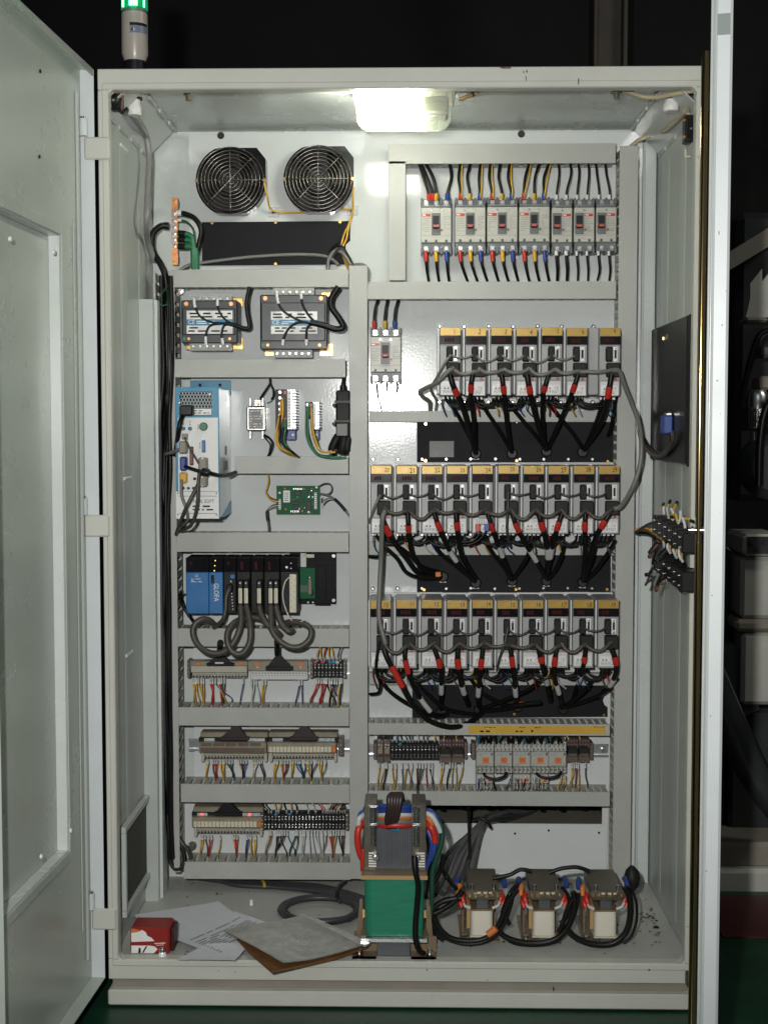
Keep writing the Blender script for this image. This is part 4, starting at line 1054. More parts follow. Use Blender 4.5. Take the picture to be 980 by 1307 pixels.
for i, (m_, pts) in enumerate((('green',[(391,520),(390.5,540),(391,556),(397,572),(408,582),(425,585),(442,584)]),('green',[(394,515),(393,540),(394,560),(401,575),(414,583),(436,583)]),('yellow',[(397,525),(397,545),(400,560),(406,573),(418,578),(428,577)]),('yellow',[(397.5,520),(399,545),(403,562),(410,576),(424,576)]),('cable_black',[(395,530),(396,548),(399,562),(406,576),(418,581)]),('wire_white',[(395.5,535),(396,550),(400,566),(408,578),(420,580)]))):
    wire('supply_wire', [(x, y, .385 - .003*i) for x, y in pts], .0024, m_, ['green wire sweeping furthest along the duct from the shorter power supply','green wire sweeping inside the first from the shorter power supply','yellow wire bending from the shorter power supply towards the black adapter','yellow wire lying over another beneath the shorter power supply','black wire under the shorter power supply','white wire under the shorter power supply'][i], 'wire', 'wires of the shorter power supply')
# black adapter brick
t = thing('power_adapter', 'black adapter brick with straps and a cord at the edge of the dividing duct', 'adapter', at(437, 578, .47))
k = MB('black_soft'); k.pr(428.5, 498, 447, 558, .415, .06, .004); k.build('body', t)
k = MB('black'); k.pr(427, 511, 447, 514.5, .412, .002, .0005); k.pr(424, 515, 429, 519, .42, .03, .002); k.pr(427, 536, 447, 539, .412, .002, .0005); k.pr(424, 539, 429, 543, .42, .03, .002); k.build('strap', t)
k = MB('ink_grey'); k.pr(430, 541, 443, 556, .4142, .0006); k.build('label', t)
k = MB('cable_black'); k.tube(P3([(438,498,.44),(438,488,.44),(439,479,.45)]), .0045, 8); k.m('black').tube(P3([(438,499,.44),(438,492,.44)]), .008, 8, 1); k.build('cord', t)
k = MB('black_soft')
k.tube(P3([(432,556,.43),(427,565,.428),(424,574,.43),(430,578,.43)]), .010, 8); k.tube(P3([(440,556,.43),(438,568,.425),(436,578,.43)]), .012, 8); k.tube(P3([(446,556,.43),(443,570,.425),(444,577,.43)]), .011, 8); k.build('wrapped_lead', t)

# circuit board
Yb = YP-.022
t = thing('circuit_board', 'green circuit board with small parts and side plugs on white plate', 'circuit board', at(381, 657, YP))
k = MB('pcb'); k.pr(353, 620, 408.3, 656.5, Yb, .0016); k.build('board', t)
k = MB('white'); k.pr(361.5, 626, 370.3, 641.5, Yb-.014, .0138, .001); k.m('ink_grey').bars(363, 628, 369, 640, Yb-.0144, 5, .5, 3, 1); k.build('relay', t)
rng = random.Random(5)
for (x0, y0, x1, y1) in ((376,627,384,632),(373,640,381,644),(393,626,397,633),(374,646,381,650.5),(391,640,397,652),(383,637,388,641)):
    k = MB('black'); k.pr(x0, y0, x1, y1, Yb-.004, .0038, .0006); k.build('chip', t)
k = MB('orange_red')
for (px, py) in ((364,623.5),(365,650),(386,652),(388,624)): k.screw(px, py, Yb, .0028, .006)
k.m('white')
for (px, py) in ((357,629),(394,653.5),(404,622)): k.screw(px, py, Yb, .0032, .002)
for i in range(46):
    k.m(rng.choice(('steel','machine_tan','black','black','core_brown'))); px, py = rng.uniform(372,400), rng.uniform(622,655); w = rng.uniform(.5,1.3); k.pr(px, py, px+w, py+rng.uniform(.5,1.6), Yb-.0016, .0014)
for i in range(5): k.m('steel').pr(374.5+i*2.4, 623, 375.5+i*2.4, 625, Yb-.004, .0038); k.pr(371+i*2.3, 651.5, 372+i*2.3, 654, Yb-.004, .0038)
k.build('small_components', t, kind='stuff')
for (x0, x1, y0, y1, n) in ((355.5,358.5,637,650.5,5),(401.2,404.4,628.5,650,8)):
    k = MB('white'); k.pr(x0, y0, x1, y1, Yb-.009, .0088, .0006); k.m('ink')
    for i in range(n): k.pr(x0+.8, y0+(y1-y0)*(i+.3)/n, x1-.8, y0+(y1-y0)*(i+.7)/n, Yb-.0094, .0003)
    k.build('plug_header', t)
k = MB('clear'); k.pr(408.5, 634, 413, 648, Yb-.004, .004, .001); k.m('ink').pr(410, 636, 412, 642, Yb-.0046, .0004); k.build('tag', t)
wire('board_wire', [(341,603,.45),(343,612,.455),(342,620,.46),(339.5,628,.46),(343,635,.462),(349,639.5,.468),(356,640,.468)], .0022, 'yellow', 'ochre wire coming down from the duct to the green circuit board', 'wire')
wire('board_wire', [(340,628,.46),(344,634,.462),(350,637,.468),(356,638,.468)], .0013, 'wire_brown', 'fine brown wire beside the ochre one at the circuit board', 'wire')
for i in range(3):
    wire('board_wire', [(356,643+2.2*i,.468),(350,644+2*i,.468),(344,648+i,.465),(341,652,.46)], .0013, ['wire_brown','wire_white','cable_grey'][i], ['fine brown wire gathered below the board towards a sleeved lead','fine white wire gathered below the board towards a sleeved lead','fine grey wire gathered below the board towards a sleeved lead'][i], 'wire')
wire('board_cable', [(341,651,.46),(341.5,660,.458),(343,670,.455),(344,682,.455)], .0032, 'cable_slate', 'sleeved lead dropping from the circuit board into the duct below', 'cable', sleeve=[('sleeve','black',.1,.5,.001)])
wire('board_wire', [(407,621,.47),(414,617.5,.468),(421,618,.466),(424,624,.466),(421,630,.467),(414,631,.468),(408,630,.47)], .0020, 'cable_slate', 'thin dark wire making a loop at the top corner of the circuit board', 'wire')
wire('board_cable', [(408,630,.47),(418,632,.465),(427,637,.46),(437,647,.455),(447,660,.45)], .0028, 'cable_grey', 'grey lead slanting from the circuit board to the dividing duct', 'cable', sleeve=[('sleeve','black',.5,.85,.0012)])
for i in range(3):
    wire('board_wire', [(413,645-i*2.5,.468),(416,641-i*2,.466),(421,638-i,.464),(428,637.5,.461)], .0012, ['wire_brown','wire_white','cable_grey'][i], ['fine brown wire joining the grey lead beside the circuit board','fine white wire joining the grey lead beside the circuit board','fine grey wire joining the slanting lead beside the circuit board'][i], 'wire')

# ================================================================== PLC AND TERMINAL ROWS, LEFT HALF
Yf = .395
t = thing('programmable_controller', 'modular controller with two blue modules, black modules and a green card', 'controller', at(333, 783, YP))
k = MB('black_plate'); k.pr(370, 703.5, 429, 771, YP-.020, .019, .001); k.pr(402, 771.2, 422, 773, YP-.020, .018); k.pr(405, 722, 416, 771, YP-.024, .0038, .0008); k.build('backplane', t)
k = MB('steel')
for py in (709.5, 766): k.screw(425.8, py, YP-.020, .0052, .003)
k.build('screws', t, kind='stuff')
edges = [(237.5,267),(267,285),(285.2,302),(302.4,320),(320.4,336.8),(337.2,357.5),(357.9,381)]
for i, (x0, x1) in enumerate(edges):
    k = MB('black_soft'); k.pr(x0, 711.5, x1-.3, 783, Yf+.003, YP-Yf-.026, .002)
    mod = k.build('module', t)
    k = MB('black_gloss'); k.pr(x0+.4, 712, x1-.6, 730, Yf-.001, .0038, .001)
    k.m('led_dim')
    if i in (0, 2, 3, 4, 5): k.pr(x0+5, 717, x0+8, 721 if i < 3 else 727, Yf-.0016, .0005)
    k.build('indicator_window', mod)
    if i < 2:
        k = MB('plc_blue'); k.pr(x0, 730.5, x1-.3, 783.5, Yf-.002, .0048, .0015); k.m('white')
        if i == 0: k.ptext('LS', 251, 735, Yf-.0026, 4.6); k.bars(244, 738, 258, 743.5, Yf-.0026, 3, .4, 4, 2)
        else: k.ptext('GLOFA', 276, 756, Yf-.0026, 9, -math.pi/2, .82)
        k.build('blue_cover', mod)
        if i == 1:
            k = MB('black'); k.lathe(at(271.5, 739, Yf-.003), [(.0034,-.01),(.0034,.008),(.002,.009)], 10); k.build('key_switch', mod)
            k = MB('led_amber')
            for j in range(3): k.screw(275-.6*j, 715.5+6.5*j, Yf-.0018, .0013, .001)
            k.build('led', mod, kind='stuff')
    if i == 2:
        k = MB('plc_blue'); k.pr(294, 733.5, 299.5, 738.5, Yf, .0028, .0006); k.m('white')
        for j in range(6): k.screw(296+.3*j, 757.5+4*j, Yf+.002, .0016, .001)
        k.screw(295, 742, Yf+.002, .0018, .001); k.build('dip_switch', mod)
        k = MB('black'); k.pr(289, 746, 297, 756, Yf-.012, .0145, .003); k.build('plug', mod)
spots = [(304.6,309.2),(311.8,316.6),(328.4,333.2),(343,347.8),(350,354.6)]
for i, (x0, x1) in enumerate(spots):
    k = MB('black'); k.pr(x0-1.2, 740, x1+1.6, 776, Yf-.018, .0205, .003); k.build('connector_hood', t)
    k = MB('cream'); k.pr(x0, 751, x1, 770, Yf-.0190, .0009, .0003); k.m('ink_grey').pr(x0+1.6, 752.5, x0+2.1, 768.5, Yf-.0193, .0002); k.build('connector_label', t)
    k = MB('steel'); k.screw((x0+x1)/2, 744, Yf-.018, .003, .004); k.build('hood_screw', t)
k = MB('black'); k.pr(368, 732, 380.8, 783.5, Yf-.004, .0068, .001); k.build('terminal_module', t)
k = MB('cream'); k.pr(369.5, 733, 378.2, 782, Yf-.014, .0098, .001); tb = k.build('terminal_cover', t)
k = MB('board_beige')
for j in range(12): k.screw(372+(j % 2)*4, 736+j*3.9, Yf-.014, .0016, .0008)
k.build('terminal_holes', tb, kind='stuff')
k = MB('steel'); k.screw(366, 724, Yf-.0018, .0034, .002); k.m('white').screw(371.5, 719, Yf-.0018, .0016, .001); k.screw(371.5, 725.5, Yf-.0018, .0016, .001); k.build('lamp_window', t, kind='stuff')
k = MB('pcb'); k.pr(383, 725, 402, 764, YP-.044, .0018); k.m('dark_green').pr(383.3, 747, 393, 756, YP-.0448, .0007); card = k.build('card', t)
k = MB('machine_tan'); k.pr(393.2, 738, 397.6, 759.5, YP-.058, .0138, .003); k.m('steel').screw(395.4, 736.8, YP-.046, .0022, .003); k.build('card_connector', card)
k = MB('ink'); k.tube(P3([(398.5,752),(399.5,758),(397,760.5)], YP-.046), .0012, 5); k.build('latch', card)
k = MB('wire_white'); k.pr(383.5, 706, 391, 724, YP-.034, .013, .001); k.m('ink').ptext('U', 388, 709, YP-.0344, 4); k.m('cream').pr(391.3, 707.5, 401, 711.8, YP-.0225, .002); k.build('bracket', t)
k = MB('steel')
for px in (393.5, 399.5): k.screw(px, 768.8, YP-.020, .003, .002)
k.build('screws', t, kind='stuff')
# thick looping cables
Yl = .36
def loop(pts, lab, r=.0072, m_='cable_dark'):
    wire('connector_cable', pts, r, m_, lab, 'cable', 'thick looping controller cables', n=10, seg=7)
loop([(306.8,774,.38),(308,790,.368),(305,806,.358),(297,822,.352),(283,833,.35),(266,832.5,.352),(252,822,.36),(246.5,808,.366),(249,797,.37),(258,790.5,.375),(268,792,.385),(275,799,.40)], 'thick brownish cable in the widest loop, hanging from the first connector of the controller')
loop([(314.4,774,.38),(318,790,.362),(320,806,.352),(318,822,.348),(309,834,.345),(298,833,.345),(291,822,.348),(290.5,808,.355),(297,797,.365),(308,790.5,.385),(325,788,.395),(338,792,.40)], 'thick brownish cable looping below the second connector of the controller')
loop([(331,774,.38),(334,786,.372),(341,797,.362),(352,805,.36),(358,811,.37)], 'thick brownish cable bending from the lone middle connector of the controller')
loop([(345.4,774,.38),(346,790,.366),(347,804,.356),(356,817,.350),(370,825.5,.348),(384,825,.349),(395,816,.352),(397,804,.358),(389,796.5,.364),(376,794,.37),(366,795,.38),(359,800,.39)], 'thick brownish cable in a round loop beside the dividing duct')
loop([(352.4,774,.38),(356,788,.372),(361,799,.366),(369,806,.362),(374,804,.37)], 'thick brownish cable ending in a stub, from the last connector of the controller')
loop([(293,752,.38),(289,762,.375),(288,778,.372),(285,790,.372),(278,797,.385),(273,801,.40)], 'grey-brown cable bowing down from the plug on the third module of the controller', .0046)
wire('bare_wire', [(369,737,.385),(364,743,.372),(361,757,.368),(363,772,.368),(369,787,.368),(377,795.5,.366),(384,793.5,.362),(388,791.5,.36)], .0017, 'wire_white', 'thin white lead arcing from the terminal module of the controller', 'wire')
wire('supply_cable', [(230,766,.41),(231.5,757,.40),(235,756,.40)], .0030, 'cable_black', 'short black lead hooked at the side of the blue controller module', 'wire')
wire('supply_cable', [(229,759,.42),(233,772,.40),(240,784,.395),(246,792,.40),(249,797,.41)], .0044, 'cable_black', 'black lead slanting down under the blue controller module', 'cable')

# DIN rails
def rail(x0, x1, y0, y1, lab):
    a, b, c, d = rect(x0, y0, x1, y1, YP-.0075); t = thing('mounting_rail', lab, 'rail', (a, YP, c), 'slotted steel mounting rails')
    k = MB('zinc'); k.box(a, b, YP-.0085, YP-.0075, c, c+.006); k.box(a, b, YP-.0085, YP-.0075, d-.006, d); k.box(a, b, YP-.002, YP-.001, c+.006, d-.006); k.box(a, b, YP-.0075, YP-.002, c+.005, c+.006); k.box(a, b, YP-.0075, YP-.002, d-.006, d-.005); k.build('profile', t)
    return t
rail(392, 446, 845, 863, 'steel rail end showing behind the strip of screw terminals in the first row')
rail(241, 446, 943, 959, 'steel rail carrying the pair of brown terminal boards')
rail(300, 446, 1042, 1056, 'steel rail behind the lowest row of terminals')
rail(470, 602, 949, 966, 'steel rail carrying the terminals and relays beside the dividing duct')
rail(600, 776, 949, 966, 'steel rail carrying the contactors, its bolted end bare')
k = MB('steel'); p = at(769, 957, YP-.003); k.cyl(p, (p.x, p.y-.006, p.z), .005, n=6); tag(k.build('bolt', loc=p), 'bolt head in the bare end of the contactor rail', 'bolt')

Yt = YP - .05
def clamp(t, x0, y0, x1, y1):
    k = MB('terminal_brown'); k.pr(x0, y0, x1, y1, Yt+.006, .036, .001); c = k.build('end_clamp', t)
    k = MB('steel')
    for i in range(4): k.screw((x0+x1)/2, y0+(y1-y0)*(i+.5)/4, Yt+.006, .0032, .003)
    k.build('clamp_screws', c, kind='stuff')
def teeth(t, x0, x1, y0, y1, n, m_='terminal_brown', parent=None):
    k = MB('board_beige'); k.pr(x0, y0, x1, y1, Yt+.008, .03, .001); b = k.build('terminal_row', parent or t)
    k = MB('steel'); w = (x1-x0)/n
    for i in range(n): k.screw(x0+w*(i+.5), y0+(y1-y0)*.32, Yt+.008, .0022, .0022, 6)
    k.m('ink')
    for i in range(n): k.pr(x0+w*(i+.2), y0+(y1-y0)*.55, x0+w*(i+.8), y1-.6, Yt+.0075, .0003); k.pr(x0+w*i-.15, y0, x0+w*i+.15, y1, Yt+.0074, .0005)
    k.build('terminal_screws', t if parent is None else parent, kind='stuff')
def hood(bx0, bx1, by0, by1, tx0, tx1, ty, label, m_='black', lift=.0, curl=None):
    t = thing('ribbon_plug', label, 'plug', at((bx0+bx1)/2, by1, Yt))
    Yh = Yt-.016
    k = MB(m_); k.pr(bx0, by0, bx1, by1, Yh-.002, .016, .001); k.build('latch_bar', t)
    w = (bx1-bx0)*.10
    P = [(bx0+w, by0), (bx0+w, by0-2), ((tx0*2+bx0+w)/3, ty+(by0-ty)*.42), (tx0, ty+(by0-ty)*.12), (tx0, ty), (tx1, ty), (tx1, ty+(by0-ty)*.12), ((tx1*2+bx1-w)/3, ty+(by0-ty)*.42), (bx1-w, by0-2), (bx1-w, by0)]
    k = MB(m_); k.prism([(at(x, y, Yh).x, at(x, y, Yh).z) for x, y in P], Yh, Yh+.012); k.build('body', t)
    if curl:
        k = MB('cable_black'); k.tube(P3(curl), .0075, 10, 6); k.build('lead', t)
    return t
# --- first row
t = thing('terminal_board', 'white-fronted terminal board under the widest cable loop', 'terminal board', at(278, 866, YP), 'interface terminal boards')
k = MB('board_olive'); k.pr(243, 844, 316, 853, Yt+.012, .03, .001); k.m('orange')
for px in (253.6, 307.4): k.pr(px-3, 845.5, px+3, 849, Yt+.0105, .0014)
k.build('base', t); k = MB('board_beige'); k.pr(243.6, 850, 315.4, 858.6, Yt+.002, .032, .0015); k.build('front_block', t)
teeth(t, 245.5, 315.3, 858.8, 865.5, 17); clamp(t, 239, 843, 243, 865)
t = thing('terminal_board', 'white-fronted terminal board next to the strip of seven screw terminals', 'terminal board', at(355, 868, YP), 'interface terminal boards')
k = MB('board_olive'); k.pr(316.5, 844, 393, 856, Yt+.012, .03, .001); k.m('orange')
for px in (328.8, 383.8): k.pr(px-3.5, 845.5, px+3.5, 850, Yt+.0105, .0014); k.m('white').screw(px, 851.5, Yt+.012, .002, .002); k.m('orange')
k.build('base', t); k = MB('wire_white'); k.pr(320, 857, 393, 867.8, Yt, .034, .0015); b_ = k.build('front_block', t)
k = MB('ink_grey')
for i in range(18): k.pr(322+i*3.95, 858.5, 324+i*3.95, 860, Yt-.0005, .0004); k.pr(323+i*3.95, 861.5, 324+i*3.95, 863, Yt-.0005, .0004)
k.build('terminal_holes', b_, kind='stuff')
hood(263.5, 298.5, 847, 850, 277.5, 285.5, 836, 'black ribbon plug with a white tag on the first white terminal board', curl=[(281,838,.44),(281,828,.43),(281.5,820,.40)])
k = MB('wire_white'); k.pr(274.5, 845.2, 285.5, 847.2, Yt-.0186, .0005); tag(k.build('tag', loc=at(280,847,Yt-.0186)), 'small white tag on the first black ribbon plug', 'tag')
hood(339, 373.7, 851, 855.5, 352, 357.5, 834, 'black ribbon plug with a long tapering neck on the second white terminal board', curl=[(354.5,836,.44),(354,826,.43),(354,818,.40)])
def strip(name_label, x0, x1, y0, y1, n, marks=(), Y=Yt, clamps=True):
    t = thing('terminal_strip', name_label, 'terminal strip', at((x0+x1)/2, y1, YP), 'dark screw terminal strips')
    w = (x1-x0)/n
    for i in range(n):
        k = MB('black_soft'); k.pr(x0+w*i+.12, y0, x0+w*(i+1)-.12, y1, Y+.008, .034, .0006)
        k.m('black').pr(x0+w*i+.2, y0+(y1-y0)*.40, x0+w*(i+1)-.2, y0+(y1-y0)*.60, Y+.002, .0058, .0005)
        tm = k.build('terminal', t)
        k = MB('steel'); xm_ = x0+w*(i+.5)
        for f in (.18, .34, .66, .82): k.screw(xm_, y0+(y1-y0)*f, Y+.008, .0026, .0025, 6)
        if i in marks: k.m(marks[i]).pr(x0+w*i+.3, y0-.5, x0+w*(i+1)-.3, y0+2.4, Y+.0065, .0013)
        k.build('clamp_screw', tm, kind='stuff')
    if clamps:
        clamp(t, x0-4.5, y0-1, x0-.3, y1+1); clamp(t, x1+.3, y0-1, x1+4.5, y1+1)
    return t
strip('strip of seven screw terminals at the end of the first terminal row', 400, 437.5, 844.5, 865, 8, {0:'red',2:'red',4:'label_blue',5:'label_blue',6:'wire_white'})
# --- second row: two brown boards
def board(x0, x1, y0, label, cream):
    t = thing('terminal_board', label, 'terminal board', at((x0+x1)/2, y0+38, YP), 'brown interface terminal boards')
    Ys = Yt
    k = MB('board_olive'); k.pr(x0, y0, x1, y0+7, Ys+.004, .034, .002); k.build('ribbed_top', t)
    k = MB('black_soft'); k.pr(x0-2, y0+7.2, x1+1, y0+13, Ys+.010, .028, .001)
    k.m('wire_white').pr(x0+5, y0+7.8, x0+18, y0+11.5, Ys+.0095, .0004); k.pr(x1-26, y0+7.8, x1-4, y0+11.5, Ys+.0095, .0004); k.m('label_blue').bars(x0+6, y0+8.2, x0+17, y0+11, Ys+.0092, 2, .5, int(x0), 3); k.bars(x1-25, y0+8.2, x1-5, y0+11, Ys+.0092, 2, .5, int(x0)+1, 3); k.build('label_band', t)
    k = MB('board_olive'); k.pr(x0-2, y0+13.2, x1-2, y0+26.5, Ys-.004, .042, .0015); body = k.build('front_block', t)
    if cream:
        k = MB('cream'); n = 17; w = (x1-8-x0)/n
        for i in range(n): k.pr(x0+w*i+.2, y0+18.5, x0+w*(i+1)-.2, y0+26, Ys-.012, .0078, .0006)
        k.build('relay_row', body, kind='stuff')
        k = MB('orange'); k.pr(x1-7, y0+18.5, x1-2.5, y0+26, Ys-.010, .0058, .0006); k.build('end_relay', body)
    else:
        k = MB('terminal_brown'); n = 5; w = (x1-8-x0)/n
        for i in range(n): k.pr(x0+w*i+.8, y0+14, x0+w*(i+1)-.8, y0+18, Ys-.0055, .0014, .0004)
        k.pr(x0, y0+20, x1-4, y0+25.5, Ys-.0050, .0009); k.build('cover_ribs', body, kind='stuff')
    teeth(t, x0+5, x1-5, y0+27.5, y0+34, 19)
    k = MB('board_beige'); k.pr(x0+1, y0+26.7, x0+4.6, y0+38, Ys+.006, .03, .001); k.pr(x1-4.6, y0+26.7, x1-1, y0+38, Ys+.006, .03, .001); k.build('foot', t)
    return t
board(256, 342, 934.5, 'brown terminal board without pale relays, one of a pair on the white rail', False)
tb2 = board(343, 431, 934.5, 'brown terminal board with pale relays, one of a pair on the white rail', True)
clamp(tb2, 431.8, 942, 438.5, 965)
hood(281.6, 317.5, 941, 945, 296.5, 305.5, 925.5, 'dark brown ribbon plug on the brown board without pale relays', 'plug_brown')
hood(370, 406, 941, 945, 384, 392.5, 925.5, 'dark brown ribbon plug on the brown board with pale relays', 'plug_brown')
# --- third row
board(247, 336, 1030, 'brown terminal board lit by small red lamps in the lowest row', True)
k = MB('led_red')
for (px, py) in ((318.6,1039.3),(320,1043),(258,1039)): k.screw(px, py, Yt+.009, .0026, .003)
tag(k.build('indicator_lamps', loc=at(300,1040,Yt), kind='stuff'), 'tiny red indicator lamps glowing on the lowest terminal board', 'lamp')
hood(273.8, 308.6, 1037, 1041, 285.5, 294.5, 1022.8, 'black ribbon plug on the lowest terminal board', 'black')
strip('long strip of two dozen narrow screw terminals in the lowest row', 337, 440.5, 1038.5, 1059, 24, {3:'label_blue',7:'label_blue'})
# --- wires into the ducts
COLN = {'yellow':'yellow','red':'red','blue':'blue','green':'dark_green','brown':'wire_brown','black':'cable_black','white':'wire_white','teal':'wire_teal','slate':'cable_slate'}
rng = random.Random(11)
def drop(spec, yt, yb, where, Y0=Yt+.004, Y1=.455, r=.00148, ferrule=True, group=None, up=False):
    for (x0, x1, c) in spec:
        b = rng.uniform(-1.6, 1.6); dy = Y0-.016
        e = yb + rng.uniform(-3, 2.5)
        pts = [(x0, yt, Y0), (x0+b*.3, yt+(e-yt)*.22, dy), ((x0+x1)/2+b, yt+(e-yt)*.55, dy-.004), (x1+b*.2, yt+(e-yt)*.82, (dy+Y1)/2), (x1, e, Y1)]
        wire('wire', pts, r*rng.choice((.9,1,1.15)), COLN[c], 'thin %s wire %s' % (c, where), 'wire', '%s wires %s' % (c, where), n=5, seg=3, sleeve=[('clear_ferrule','gland',0,.25,.0006)] if ferrule else None)
drop([(247,250,'yellow'),(249,247.5,'yellow'),(251,255,'yellow'),(253.5,259,'yellow'),(257.5,259.5,'yellow'),(260,260.5,'yellow'),(268.5,272,'red'),(271.5,270.5,'red'),(276,296,'blue'),(279,288,'yellow'),(281,283,'red'),(283.5,286,'green'),(286.5,284.5,'brown'),(310.5,307,'blue')], 866, 899, 'hanging from the first white terminal board')
drop([(321,321.5,'white'),(324.5,322.5,'white'),(327.5,332,'white'),(335.5,335,'yellow'),(339.5,337,'yellow'),(382,377.5,'blue'),(385.5,386,'blue')], 868, 899, 'hanging from the second white terminal board')
drop([(404,396,'red'),(407,398.5,'red'),(410,409,'red'),(413,411,'red'),(415,408,'red'),(417.5,428,'black'),(421,420,'yellow'),(424,434,'blue'),(427,421,'black'),(430,425,'brown'),(434,432,'yellow'),(436,434,'black')], 866, 900, 'hanging from the strip of seven terminals')
drop([(405,409,'yellow'),(410,409.5,'yellow'),(414,417.5,'red'),(420.5,420,'yellow'),(425.5,422.5,'yellow'),(431,434,'blue'),(434,437.5,'yellow')], 843.5, 823, 'rising from the strip of seven terminals', Y1=.445)
drop([(264,263,'yellow'),(266,263.8,'yellow'),(272,275,'brown'),(274.5,275.5,'red'),(277.5,277,'red'),(282,285,'yellow'),(284.5,286,'yellow'),(286.5,286.5,'yellow'),(289.5,297,'green'),(293,299,'green'),(297,299,'black'),(305,310,'yellow'),(308,311,'blue'),(311,310,'black'),(315,312,'blue'),(323,323,'yellow'),(326,324,'white'),(329,325,'white'),(331.5,337,'black'),(334,338,'brown')], 970, 994, 'fanning from the brown board without pale relays')
drop([(350,350,'yellow'),(352,350.6,'yellow'),(354.5,351.2,'yellow'),(358,361,'yellow'),(360.5,361.6,'red'),(364,362.5,'red'),(367,362,'brown'),(371.5,372,'yellow'),(374,372.8,'yellow'),(378,386,'teal'),(380.5,386.6,'teal'),(383,387.2,'green'),(389,388,'blue'),(392,396,'yellow'),(394,396.6,'yellow'),(397.5,397.5,'black'),(404.5,398.4,'black'),(407.5,411,'yellow'),(410.5,410.5,'yellow'),(415.5,411,'brown')], 970, 994, 'fanning from the brown board with pale relays')
drop([(257,256,'yellow'),(259,255.5,'yellow'),(262,265,'brown'),(266.5,266,'red'),(270.5,267,'red'),(281,278.5,'yellow'),(297.5,301,'yellow'),(300,301.5,'red'),(303,302,'red'),(315.5,314,'blue'),(318,315,'blue'),(320.5,321.5,'yellow'),(324.5,325,'yellow'),(326.5,325.4,'yellow')], 1066, 1093, 'hanging from the lowest terminal board')
drop([(344,339,'yellow'),(346,340,'brown'),(352.5,351,'brown'),(355,351.5,'black'),(360,352,'black'),(363,352.4,'black'),(358,366,'black'),(367,376,'teal'),(377.5,370,'green'),(379.5,377,'black'),(384.5,386,'white'),(387,386.6,'white'),(389,387.2,'white'),(394,396,'white'),(398,402,'white'),(402,409,'white'),(406,411,'white'),(411,412,'white'),(416,412.5,'brown'),(420,424,'red'),(422.5,424.5,'red'),(426,425,'brown'),(429,426,'yellow'),(432.5,437,'black'),(436,437.5,'black'),(438.5,438,'brown')], 1060, 1093, 'hanging from the long strip of narrow terminals')
drop([(343,335.5,'black'),(346,340,'black'),(352.5,351,'yellow'),(355.5,358,'yellow'),(366,363,'black'),(372,371.5,'yellow'),(379,377,'black'),(394,391,'white'),(403,400,'white'),(412,406.5,'red'),(415.5,407.5,'red'),(418,423,'white'),(421,428,'brown'),(424,430,'brown'),(427,433,'brown'),(430,436,'yellow'),(434,438,'black'),(437,438.5,'black'),(440,438.8,'slate')], 1037.5, 1023, 'rising from the long strip of narrow terminals', Y1=.445)

